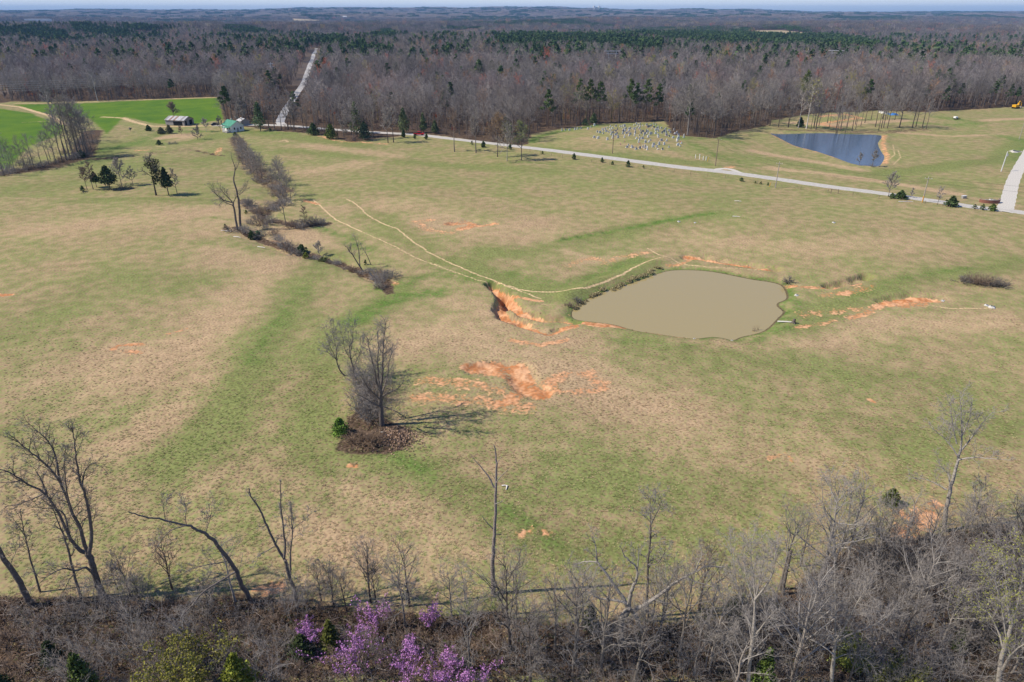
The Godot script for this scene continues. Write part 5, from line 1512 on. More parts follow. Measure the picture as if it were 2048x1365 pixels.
	for l in [["longer pale log lying below the pasture clump", -18.89, -88.04, path([-0.48, 2.42, 0.1, -0.22, 0.94, 0.05, 0.09, -0.75, -0.02, 0.56, -2.48, -0.12])], ["shorter pale log lying below the pasture clump", -19.72, -88.85, path([-0.57, 1.18, 0.13, -0.29, 0.04, 0.07, -0.03, -1.29, 0.01])]]:
		var b := bend(l[3], 0.16, 0.10, 0.03)
		var g := Geo.new()
		var flat: PackedVector3Array = b[0]
		var at := on(l[1], l[2])
		for k in flat.size(): flat[k].y = ground(at.x + flat[k].x, at.z + flat[k].z) - at.y + 0.12
		g.tube(flat, b[1], 7)
		var o := obj("log", g, M.pale_bark)
		o.position = at
		tag(o, l[0], "log")
	var leaves := Geo.new()
	for k in 1500:
		var q := Vector2(rng.randfn(), rng.randfn()) * Vector2(2.2, 1.6)
		leaves.col = Color(0.30, 0.21, 0.15) * rng.randf_range(0.7, 1.3)
		leaves.leaf(Vector3(q.x, maxf(0.05, 0.55 - q.length() * 0.15) * rng.randf(), q.y), 0.28, rng)
	var lm := obj("leaf_litter", leaves, M.veg)
	lm.position = on(-17.54, -87.76)
	tag(lm, "fallen brown leaves heaped below the pasture clump", "", "", "stuff")

	# --- tree line between the green fields on the far left
	var row := [-204.36, -276.13, 13.72, -203.86, -282.08, 11.87, -203.32, -288.25, 13.86, -202.66, -292.49, 14.84, -200.59, -294.61, 11.95, -200.26, -298.95, 14.73, -199.89, -303.37, 16.96, -198.55, -305.54, 21.54, -199.53, -310.19, 25.1, -199.08, -312.49, 26.9, -198.62, -314.81, 27.49, -198.15, -317.16, 26.84, -196.21, -316.98, 25.59, -196.2, -319.39, 23.03, -197.68, -324.47, 20.57, -202.31, -335.28, 17.63, -207.93, -335.83, 24.72, -212.52, -336.23, 22.54, -212.69, -355.71, 15.75, -209.93, -323.04, 17.48, -208.48, -313.08, 11.96, -208.53, -292.4, 9.26, -223.95, -359.34, 21.55, -224.47, -371.26, 17.33, -229.5, -312.82, 11.92, -217.07, -298.87, 11.26]
	for k in 34:   # the young growth between them
		var e := (rng.randi() % (row.size() / 3)) * 3
		row.append_array([row[e] + rng.randfn() * 3.5, row[e + 1] + rng.randfn() * 3.5, row[e + 2] * rng.randf_range(0.5, 0.85)])
	for k in range(0, row.size(), 3):
		var proto: Array = wood_trees[(k / 3) % 9]
		var s: float = row[k + 2] / 20.0
		plant("fencerow_tree", "leafless tree in the strip of woods between the green fields", "tree", proto, on(row[k], row[k + 1]), rng.randf() * TAU, Vector3(s, s, s), [M.veg0, M["veg%d" % [0, 1, 4, 0][(k / 3) % 4]]], "strip of woods between the green fields")
	var low := pts([-205.53, -276.07, -204.56, -280.05, -203.55, -284.12, -202.7, -288.26, -201.56, -291.42, -200.83, -295.69, -200.06, -300.04, -199.23, -304.45, -198.35, -308.95, -196.7, -312.29, -195.01, -315.67, -198.94, -328.4, -209.96, -352.6, -211.91, -287.98, -211.13, -299.03, -209.56, -325.55, -216.19, -350.25])
	for k in low.size():
		var o := obj("fencerow_shrub", heap_kind[(k * 3) % 4], M.veg)
		tag(o, "low brush under the strip of woods between the green fields", "shrub", "brush under the strip of woods")
		o.position = on(low[k].x, low[k].y)
		o.scale = Vector3(1.5, 1.2, 1.5) * rng.randf_range(0.8, 1.3)
	lone("sycamore", "white dead-topped tree above the strip of woods by the green field", "tree", -273.17, -423.14, 21.59, 0.4, 10, {"reach": 0.26, "shade": PALE_TWIGS, "trunk": Color(0.42, 0.40, 0.37), "girth": 0.018}, [6, 4], 0.05)
	lone("sycamore", "white leafless tree standing out against the woods behind the green field", "tree", -308.63, -535.37, 22.01, 0.4, 9, {"reach": 0.2, "shade": PALE_TWIGS, "trunk": Color(0.5, 0.48, 0.45)}, [6, 4], 0.06)
	lone_cedar("evergreen_bush", "dark evergreen under the strip of woods beside the creek", "evergreen", -195.73, -315.74, 3.05, 5.0)


# ---------------------------------------------------------------- the thicket along the bottom
func make_thicket() -> void:
	traced("big_tree", "large dark many-limbed leafless tree at the thicket's left", "tree", -46.38, -57.05, [
		[0.50, 0.36, 0.0, 2.0, path([0.02, -0.79, -0.01, -0.03, 1.56, 0.03, -0.03, 3.66, 0.03, 0.02, 5.6, -0.01, 0.04, 6.95, -0.03])],
		[0.30, 0.05, 0.9, 2.4, path([-0.33, 6.42, -0.44, -0.88, 7.31, -0.1, -1.17, 8.4, 0, -1.42, 10.2, 0, -1.75, 12.86, -0.06, -2.27, 15.07, 0.08, -3.25, 16.79, 0.64, -4.06, 18.48, 1.07, -4.88, 19.48, 1.59])],
		[0.28, 0.05, 0.9, 2.4, path([0.01, 6.97, -0.01, 0.01, 8.81, -0.01, 0.08, 10.7, -0.06, -0.09, 13.23, 0.07, -0.15, 15.88, 0.12, -0.33, 17.76, 0.27, -0.87, 19.81, 0.71, -1.36, 21.29, 1.11, -1.84, 22.73, 1.49])],
		[0.18, 0.04, 1.0, 2.2, path([-1.02, 14.95, -0.91, -1.05, 16.73, -1.11, -0.96, 18.31, -1.38, -1.04, 19.72, -1.5, -1.2, 20.48, -1.47, -1.54, 21.44, -1.32, -1.94, 22.41, -1.13])],
		[0.26, 0.04, 0.9, 2.2, path([0.6, 7.37, 0.57, 1.19, 9.15, 0.37, 1.71, 11.58, 0.33, 2.17, 14.59, 0.45, 2.32, 16.32, 0.61, 2.46, 17.68, 0.74, 2.75, 19.6, 0.84, 3.07, 21.11, 0.85, 3.34, 22.63, 0.91, 3.54, 23.76, 0.96])],
		[0.10, 0.03, 1.0, 1.8, path([1.97, 16.11, 0.09, 2.47, 17.65, -0.13, 2.96, 18.23, -0.45, 3.61, 18.23, -0.96])],
		[0.14, 0.03, 1.0, 2.0, path([-2.44, 8.71, -1.39, -2.67, 10.6, -1.95, -3.38, 11.57, -1.78, -4.11, 11.91, -1.37, -4.76, 12.31, -1.04])],
		[0.12, 0.03, 1.0, 2.0, path([-3.03, 14.07, -1.01, -3.23, 15.81, -1.31, -3.49, 16.75, -1.35, -3.53, 17.14, -1.42])],
		[0.11, 0.03, 1.0, 2.0, path([-3.19, 16.76, 0.6, -3.57, 17.31, 0.84, -4.16, 17.41, 1.28, -4.83, 17.77, 1.76])],
		[0.12, 0.03, 1.0, 1.8, path([1.34, 14.49, 1.75, 1.61, 16.43, 1.96, 2.02, 18.37, 2.06, 2.48, 20.22, 2.11, 3.04, 21.96, 2.06])],
		[0.11, 0.03, 1.0, 2.0, path([-3.61, 13.83, -1.48, -4.26, 13.73, -0.95, -5.35, 13.61, -0.11, -6.47, 13.82, 0.63])],
		[0.20, 0.04, 1.0, 2.4, path([0.49, 3.96, 0.63, 0.35, 6.1, 1.32, -0.36, 6.35, 2.02, -0.91, 7.43, 2.83, -1.74, 7.39, 3.64, -2.49, 6.95, 4.32])]], M.bark, DARK_TWIGS, {"thin": 0.015})
	traced("bare_tree", "thinner dark tree just left of the large many-limbed one", "tree", -49.2, -57.27, [
		[0.20, 0.10, 0.3, 1.8, path([0.01, -0.16, -0.01, 0.11, 2.43, -0.09, 0.21, 4.2, -0.18, 0.37, 6.99, -0.32, 0.4, 8.67, -0.34, 0.38, 10.08, -0.32])],
		[0.09, 0.03, 1.0, 1.8, path([-0.13, 9.25, -0.96, -0.27, 10.84, -1.04, -0.33, 12.37, -1.17, -0.29, 13.68, -1.38])],
		[0.08, 0.02, 1.0, 1.6, path([0.56, 4.07, 0.29, 0.05, 3.52, 0.62, -0.59, 2.42, 1.01, -1.12, 1.66, 1.43])]], M.bark, DARK_TWIGS)
	traced("bare_tree", "slim dark tree standing in the grass at the thicket's left", "tree", -54.53, -58.35, [
		[0.17, 0.04, 0.7, 1.8, path([0, -0.39, 0, 0.13, 2.57, -0.12, 0.19, 4.76, -0.18, 0.38, 7.16, -0.35, 0.54, 9.09, -0.51, 0.73, 10.76, -0.68])],
		[0.07, 0.02, 1.0, 1.4, path([-0.01, 7.4, -0.89, -0.22, 8.79, -0.86, -0.4, 9.93, -0.84])]], M.bark, DARK_TWIGS)
	traced("leaning_tree", "thick dark trunk leaning out of the picture at the thicket's left", "tree", -54.31, -56.37, [
		[0.44, 0.28, 0.0, 2.0, path([0.01, -0.32, -0.01, -0.05, 1.58, 0.05, -0.08, 3.56, 0.07, -0.2, 5, 0.2, -0.39, 6.76, 0.38, -0.5, 8.83, 0.48])],
		[0.24, 0.05, 0.8, 2.0, path([-1.02, 8.34, -0.04, -1.18, 10.81, -0.21, -1.14, 13.21, -0.56])],
		[0.06, 0.02, 1.0, 1.6, path([0.74, 7.17, 1.39, 1.32, 8.19, 1.14, 1.91, 9.21, 0.9])]], M.bark, DARK_TWIGS)
	traced("arching_tree", "dark trunk arching far over to the left with pale drooping limbs", "tree", -29.37, -56.14, [
		[0.36, 0.06, 0.0, 1.6, path([0.04, -0.4, -0.02, -0.14, 1.67, 0.07, -0.44, 3.46, 0.23, -0.73, 5.49, 0.38, -1.16, 7.4, 0.61, -1.54, 8.69, 0.81, -1.97, 10.12, 1.03, -2.35, 10.97, 1.23, -2.76, 11.56, 1.45, -3.25, 12.18, 1.7, -3.74, 12.72, 1.96, -4.88, 13.69, 2.55, -5.99, 14.63, 3.14, -7.05, 15.47, 3.69, -7.68, 16.17, 4.02])],
		[0.17, 0.03, 1.2, 2.0, path([-0.03, 6, 1.49, -0.8, 5.66, 1.86, -1.53, 5.44, 2.27, -2.96, 4.88, 3.18, -4.14, 3.69, 3.94, -4.88, 3.18, 4.53, -5.54, 2.63, 5.07, -6.45, 1.52, 5.87, -6.79, 0.24, 6.21, -7, -1.1, 6.52])],
		[0.12, 0.03, 1.0, 1.8, path([-1.94, 5.34, -0.74, -2.74, 5.37, -0.41, -3.72, 5.5, -0.05, -5.23, 5.42, 0.53, -6.39, 5.03, 1.01])],
		[0.09, 0.02, 0.8, 1.5, path([-2.07, 15.05, 4.71, -2.65, 15.13, 5.09, -3.2, 15.05, 5.41, -3.9, 14.46, 5.72, -4.35, 13.85, 5.86, -4.93, 13.03, 6.06, -5.4, 12.3, 6.22])],
		[0.05, 0.02, 1.6, 1.6, path([-6.53, 12.19, 0.65, -6.53, 12.98, 0.5, -6.54, 13.75, 0.34, -6.62, 14.55, 0.21])],
		[0.05, 0.02, 1.6, 1.6, path([-4.25, 11.97, 1.01, -4.22, 12.8, 0.91, -4.02, 13.68, 0.72, -4.15, 14.62, 0.69])],
		[0.05, 0.02, 1.6, 1.6, path([-2.82, 10.42, 0.45, -2.45, 11.25, 0.18, -2.17, 12.12, -0.05, -1.87, 13.1, -0.3])]], M.bark, GREY_TWIGS, {"thin": 0.015})
	traced("forked_tree", "dark forked tree with broken bare tips in the thicket", "tree", -23.81, -54.8, [
		[0.30, 0.20, 0.0, 2.0, path([0.04, -0.47, -0.02, 0.15, 1.58, -0.06, 0.2, 3.18, -0.09, -0.05, 5.38, 0.02, -0.14, 7.31, 0.06])],
		[0.18, 0.07, 0.25, 1.5, path([-0.36, 6.83, -0.44, -0.78, 8.2, -0.39, -1.1, 9.51, -0.38, -1.46, 11.24, -0.39, -1.7, 12.41, -0.41, -1.9, 13.44, -0.42, -2.19, 14.48, -0.41, -2.49, 15.27, -0.36, -2.6, 15.89, -0.38, -2.63, 16.42, -0.42])],
		[0.15, 0.05, 0.4, 1.5, path([0.06, 8.25, 0.61, 0.42, 10, 0.6, 0.53, 11.67, 0.7, 0.67, 13.16, 0.77, 0.77, 14.64, 0.86, 0.96, 16.18, 0.92, 1.19, 17.94, 0.99])],
		[0.14, 0.04, 0.9, 2.0, path([-0.26, 4.19, -0.67, -0.14, 5.83, -1.04, 0.03, 7.44, -1.43, 0.26, 8.65, -1.78, 0.34, 9.9, -2.08, 0.38, 11.15, -2.36, 0.41, 12.16, -2.59])],
		[0.09, 0.03, 0.6, 1.5, path([-0.26, 10.75, 1.71, -0.89, 10.44, 1.95, -1.52, 10.3, 2.23, -2.22, 9.82, 2.49])],
		[0.06, 0.02, 1.2, 1.5, path([0.49, 10.02, -1.63, 1.09, 10.41, -1.96, 1.68, 10.69, -2.27, 2.29, 11.31, -2.65])]], M.bark, GREY_TWIGS)
	traced("dead_snag", "tall straight barkless dead trunk with stub branches", "dead tree", -2.09, -56.99, [
		[0.36, 0.07, 0.0, 1.0, path([-0.07, -0.92, 0, -0.03, 2.12, 0, -0.05, 5.05, 0, 0.14, 7.53, -0.01, 0.22, 9.26, -0.01, 0.36, 12.75, -0.01, 0.44, 15.53, -0.02, 0.51, 17.42, -0.02, 0.47, 18.84, -0.02, 0.29, 20.05, -0.01])],
		[0.13, 0.03, 0.0, 1.0, path([0.15, 13.01, -2.35, -0.17, 13.83, -2.5, -0.48, 14.41, -2.6, -1.01, 15.1, -2.73, -1.43, 15.68, -2.83, -1.85, 16.14, -2.91, -2.21, 16.82, -3.04])],
		[0.07, 0.02, 0.0, 1.0, path([0.51, 17.35, 2.44, 0.91, 18.04, 2.54, 1.21, 18.51, 2.61, 1.51, 18.85, 2.66, 1.75, 19.25, 2.72])],
		[0.08, 0.03, 0.0, 1.0, path([0.08, 10.02, 0.71, -0.33, 10.62, 0.77, -0.69, 11.2, 0.83, -1.04, 11.93, 0.9])],
		[0.07, 0.03, 0.0, 1.0, path([0.4, 15.1, 2.94, 0.8, 15.31, 2.97, 1.25, 15.68, 3.05])],
		[0.07, 0.04, 0.0, 1.0, path([0.16, 8.64, -0.01, 0.53, 8.63, -0.02, 0.96, 8.62, -0.04])],
		[0.05, 0.02, 0.0, 1.0, path([0.59, 19.95, 2.87, 0.89, 20.48, 2.95, 1.13, 20.87, 3.01])],
		[0.05, 0.02, 0.0, 1.0, path([0.41, 15.49, -1.33, 0.67, 15.55, -1.35, 0.88, 15.6, -1.36])],
		[0.05, 0.02, 0.0, 1.0, path([0.3, 15.01, -1.29, 0.1, 15.38, -1.31, 0, 15.74, -1.34])],
		[0.05, 0.02, 0.0, 1.0, path([0, 5.37, -0.42, -0.33, 5.38, -0.41, -0.55, 5.39, -0.4])]], M.snag_bark, GREY_TWIGS)
	traced("old_tree", "gnarled old tree with thick crooked spreading limbs in the thicket", "tree", 11.36, -50.61, [
		[0.52, 0.40, 0.0, 2.0, path([0.03, -0.44, 0.01, -0.14, 1.36, -0.03, -0.13, 2.73, -0.03, 0.27, 4.1, 0.06, 0.46, 4.85, 0.1])],
		[0.26, 0.05, 0.5, 2.0, path([0.49, 4.48, -0.23, -0.03, 5.71, -0.45, -0.72, 6.64, -0.68, -1.41, 7.67, -0.93, -1.89, 8.44, -1.11, -2.4, 9.06, -1.29, -2.72, 9.49, -1.4, -3.26, 9.55, -1.54, -3.99, 9.39, -1.71, -4.67, 8.99, -1.85])],
		[0.12, 0.03, 0.8, 1.8, path([-2.82, 9.53, -1.43, -2.9, 10.36, -1.52, -2.99, 11.31, -1.62, -3.21, 11.98, -1.74, -3.43, 12.53, -1.84])],
		[0.26, 0.06, 0.5, 1.8, path([0.4, 5.65, 0.46, 0.45, 7.28, 0.59, 0.57, 8.68, 0.72, 0.77, 9.65, 0.84, 0.79, 10.49, 0.91, 0.52, 11.39, 0.92, -0.13, 11.92, 0.81, -0.68, 12.48, 0.73])],
		[0.12, 0.03, 0.8, 1.6, path([0.76, 10.34, 0.89, 0.73, 11.72, 0.99, 0.66, 12.92, 1.07, 0.57, 13.97, 1.13])],
		[0.30, 0.06, 0.6, 2.2, path([0.95, 3.5, -0.75, 1.74, 4.05, -0.77, 2.32, 4.45, -0.79, 3.73, 5.69, -0.93, 4.73, 6.66, -1.06, 5.45, 7.27, -1.13, 6.26, 7.88, -1.2, 7.02, 8.43, -1.26, 8.26, 9.11, -1.31, 9.97, 9.23, -1.18])],
		[0.10, 0.03, 0.8, 2.0, path([6.8, 9.35, -0.38, 7.02, 10.17, -0.48, 7.32, 11.33, -0.63, 7.05, 12.4, -0.86])],
		[0.18, 0.04, 0.7, 2.0, path([0, 6.26, 0.78, -0.84, 6.5, 0.63, -1.81, 6.43, 0.42, -2.3, 6.47, 0.34, -2.95, 6.65, 0.25, -3.57, 7.15, 0.21, -4.18, 7.5, 0.15])],
		[0.24, 0.10, 0.6, 2.0, path([0.51, 6.03, 1.45, 1.03, 4.78, 1.31, 1.54, 3.57, 1.23, 1.83, 2.66, 1.17])],
		[0.12, 0.03, 0.8, 2.0, path([6.16, 7.76, -1.18, 7.17, 7.41, -1, 8.68, 7.06, -0.8, 10.2, 6.7, -0.62])]], M.pale_bark, GREY_TWIGS, {"thin": 0.015})
	traced("bare_tree", "tall thin dark-stemmed tree rising behind the gnarled old tree", "tree", 14.88, -53.84, [
		[0.20, 0.10, 0.5, 1.8, path([0.02, -0.29, 0.01, -0.37, 2.56, -0.1, -0.49, 5.33, -0.14, -0.71, 7.98, -0.2, -0.69, 10.62, -0.19, -0.85, 12.61, -0.24])],
		[0.09, 0.02, 1.6, 2.0, path([-0.61, 11.8, -1.17, -0.25, 12.96, -1.18, 0.1, 14.11, -1.19, 0.26, 15.32, -1.27])],
		[0.07, 0.02, 1.6, 2.0, path([-1.04, 12.89, 0.67, -1.14, 14.36, 0.77, -1.36, 15.65, 0.82, -1.43, 17.21, 0.94])],
		[0.08, 0.02, 1.2, 1.6, path([-0.95, 8.47, 0.87, -0.12, 8.87, 1.16, 0.3, 10.24, 1.48, 0.43, 11.5, 1.7])],
		[0.07, 0.02, 1.2, 1.4, path([-0.32, 9.03, -1.71, 0.57, 9.23, -1.5, 1.35, 9.62, -1.37])]], M.bark, GREY_TWIGS)
	traced("pale_tree", "smooth pale upright tree with many rising stems in the thicket", "tree", 22.83, -44.5, [
		[0.26, 0.16, 0.0, 2.0, path([-0.04, -0.32, -0.02, -0.28, 2.77, -0.14, -0.5, 5.69, -0.25, -0.62, 8.16, -0.32, -0.81, 10.15, -0.41])],
		[0.13, 0.02, 1.5, 2.4, path([-0.48, 9.33, -1.05, -0.66, 11.4, -1.34, -0.93, 13.27, -1.67, -1.25, 14.81, -1.99, -1.45, 16.05, -2.23, -1.51, 17.35, -2.4])],
		[0.11, 0.02, 1.5, 2.4, path([-1.79, 13.74, 1.06, -1.45, 15.5, 1.52, -1.27, 16.84, 1.84, -1.22, 17.88, 2.04, -1.43, 19.65, 2.26, -1.57, 21.23, 2.48])],
		[0.12, 0.02, 1.5, 2.4, path([0.18, 6.42, -1.84, -0.27, 7.29, -2.36, -0.67, 8.26, -2.91, -1.26, 9.87, -3.78, -1.62, 11.9, -4.68, -1.91, 13.28, -5.33, -2.07, 14.3, -5.78])],
		[0.10, 0.02, 1.4, 2.0, path([-1.12, 9.96, 1.35, -0.99, 11.2, 1.69, -0.86, 12.42, 2.02, -0.56, 14.45, 2.64])],
		[0.09, 0.02, 1.6, 2.2, path([-0.26, 9.88, -2, -0.72, 11.23, -2.53, -1.13, 12.57, -3.04, -1.39, 13.98, -3.48, -1.57, 15.4, -3.89])],
		[0.09, 0.02, 1.6, 2.2, path([-1.39, 13.05, 0.29, -1.44, 15.48, 0.47, -1.52, 17.31, 0.6, -1.66, 19.05, 0.7])]], M.pale_bark, PALE_TWIGS, {"thin": 0.014})
	traced("pale_tree", "pale many-limbed tree standing lowest at the right of the thicket", "tree", 31.16, -45.02, [
		[0.24, 0.17, 0.0, 2.0, path([0.02, -0.35, 0.01, -0.38, 2.85, -0.26, -0.61, 5.05, -0.42, -0.71, 6.37, -0.49])],
		[0.13, 0.02, 1.4, 2.6, path([-0.46, 5.68, -0.86, -1.11, 6.76, -1.42, -1.75, 8.42, -2.05, -2.44, 9.93, -2.71, -2.92, 11.45, -3.21])],
		[0.13, 0.02, 1.4, 2.6, path([-0.69, 6.25, -0.48, -1.12, 8.93, -0.78, -1.6, 11.91, -1.1, -2.14, 14.92, -1.48, -2.31, 16.63, -1.6])],
		[0.13, 0.02, 1.4, 2.6, path([-0.94, 6.85, -0.09, -0.73, 9.47, 0.29, -0.57, 12.5, 0.68, -0.42, 14.09, 0.93, -0.33, 15.84, 1.17])],
		[0.13, 0.02, 1.4, 2.6, path([0.42, 4.64, -1.97, 1.61, 5.94, -1.79, 2.94, 7.16, -1.54, 3.97, 8.37, -1.51, 5.06, 10, -1.67])],
		[0.10, 0.02, 1.4, 2.2, path([-1.32, 6.11, 0.73, -2.11, 6.61, 0.38, -2.94, 6.93, -0.02, -3.66, 7.03, -0.38])],
		[0.09, 0.02, 1.4, 2.2, path([0.02, 3.25, -1.05, 0.79, 4.21, -0.84, 1.87, 4.72, -0.31, 2.83, 4.32, 0.37])]], M.pale_bark, PALE_TWIGS, {"thin": 0.014})
	traced("tall_tree", "tall pale-crowned leafless tree standing clear at the thicket's right", "tree", 55.1, -67.79, [
		[0.34, 0.16, 0.0, 2.0, path([0.02, -0.32, 0.01, -0.31, 2.54, -0.25, -0.55, 5.21, -0.45, -0.66, 7.31, -0.53, -0.73, 9, -0.59, -0.8, 10.67, -0.65, -0.87, 12.09, -0.71])],
		[0.15, 0.03, 1.2, 2.4, path([-0.19, 11.38, -1.52, -0.39, 13.3, -1.91, -0.63, 15.04, -2.34, -0.88, 16.49, -2.73, -1.1, 17.82, -3.09])],
		[0.13, 0.03, 1.1, 2.2, path([-1.33, 11.15, 0.12, -0.8, 11.8, 0.62, -0.18, 12.35, 1.19, 0.81, 12.75, 2.05, 1.75, 13.21, 2.89])],
		[0.14, 0.03, 1.1, 2.4, path([0.46, 10.81, -2.34, 1, 12.2, -2.26, 1.37, 13.49, -2.29, 1.89, 14.95, -2.25, 2.47, 16.42, -2.17])],
		[0.12, 0.03, 1.1, 2.4, path([-2.16, 12.27, 0.78, -3.05, 13.39, 0.33, -3.97, 14.33, -0.17, -4.89, 14.95, -0.72])],
		[0.15, 0.03, 1.0, 2.2, path([0.44, 4.82, -1.54, 0.32, 6.06, -2.15, 0.21, 6.9, -2.59, -0.3, 7.4, -3.27, -0.86, 8.12, -4.1])],
		[0.12, 0.03, 1.0, 2.2, path([-1.87, 7.06, 0.52, -2.56, 7.33, 0.09, -3.35, 7.57, -0.38, -4.22, 7.6, -0.94, -5.03, 7.33, -1.5])],
		[0.11, 0.03, 1.2, 2.2, path([-1.32, 12.71, -1.07, -1.89, 14.41, -1.54, -2.43, 16.19, -1.98, -2.75, 17.63, -2.23])],
		[0.09, 0.03, 1.2, 2.2, path([0.36, 12.39, -2.84, 0.67, 14.03, -3.01, 0.87, 15.47, -3.23, 0.83, 16.92, -3.66])]], M.pale_bark, PALE_TWIGS)
	traced("broken_tree", "broken-topped tree with white bent limbs trailing to the right", "tree", 38.52, -61.31, [
		[0.24, 0.12, 0.2, 1.5, path([0.16, -0.69, 0.1, -0.2, 1.21, -0.12, -0.77, 4.18, -0.49, -1.32, 5.83, -0.83, -1.6, 7.01, -1])],
		[0.15, 0.04, 0.7, 1.8, path([0.19, 3.16, -0.19, 0.43, 4.18, -0.15, 0.91, 5.32, 0.03, 1.58, 5.72, 0.4, 2.39, 5.7, 0.88, 3.67, 6.05, 1.59, 5.23, 6.18, 2.45])],
		[0.12, 0.03, 0.7, 1.6, path([-0.23, 3.78, 0.48, 0.54, 4.33, 1.08, 1.36, 4.17, 1.63, 2.22, 3.67, 2.21, 3.03, 3.35, 2.82])],
		[0.11, 0.03, 0.7, 1.6, path([0.7, 4.01, -0.42, 1.54, 3.94, 0.08, 2.41, 3.66, 0.6, 3.34, 2.98, 1.17])],
		[0.10, 0.03, 1.3, 1.8, path([-0.21, 1.28, -0.13, -0.03, 3.85, -0.02, -0.07, 6.81, -0.04, -0.29, 10.28, -0.18, -0.65, 12.89, -0.41])],
		[0.08, 0.02, 1.6, 2.0, path([-0.76, 5.01, -1.6, -1.04, 7.14, -2.26, -1.13, 9.33, -2.82, -1.47, 11.25, -3.5])]], M.pale_bark, PALE_TWIGS)
	traced("dark_stump", "dark broken-off trunk standing among pale saplings", "dead tree", 30.86, -57.4, [[0.24, 0.18, 0.0, 1.0, path([-0.03, -0.48, -0.01, -0.13, 2.21, -0.07, -0.15, 4.58, -0.08, -0.15, 6.46, -0.08])]], M.bark, DARK_TWIGS)
	var leafing := {"leaf": 0.13, "leaf_count": 1, "leaf_color": Color(0.24, 0.25, 0.06), "thin": 0.013, "max": 2, "kids": [6, 5]}
	traced("leafing_tree", "pale multi-stemmed tree with yellow-green new leaves at the right edge", "tree", 47.42, -44.8, [
		[0.30, 0.18, 0.0, 2.0, path([-0.01, -0.59, -0.01, -0.56, 3.62, -0.59, -0.8, 6.43, -0.84, -0.82, 8.63, -0.87])],
		[0.14, 0.02, 1.5, 2.4, path([-0.82, 8.63, -0.87, -0.99, 10.98, -1.05, -1.24, 13.42, -1.31, -1.55, 15.85, -1.64, -1.74, 17.97, -1.85])],
		[0.12, 0.02, 1.5, 2.4, path([-0.12, 4.74, -1.36, -0.57, 6.24, -2.28, -1.09, 7.35, -3.21, -1.66, 7.5, -3.93, -2.29, 7.37, -4.68])],
		[0.12, 0.02, 1.5, 2.4, path([-1.54, 7.57, -0.1, -2.31, 9.78, -0.41, -3.12, 11.91, -0.76, -3.96, 13.95, -1.14, -4.88, 15.87, -1.61])],
		[0.12, 0.02, 1.5, 2.4, path([-0.39, 7.69, -1.36, -0.84, 9.83, -2.13, -1.26, 12.19, -2.91, -1.78, 14.43, -3.78])],
		[0.16, 0.03, 1.3, 2.4, path([-0.89, 3.82, 0.12, -1.16, 6.4, 0.58, -1.14, 8.45, 1.21, -1.02, 10.68, 2.03])]], M.pale_bark, PALE_TWIGS, leafing)
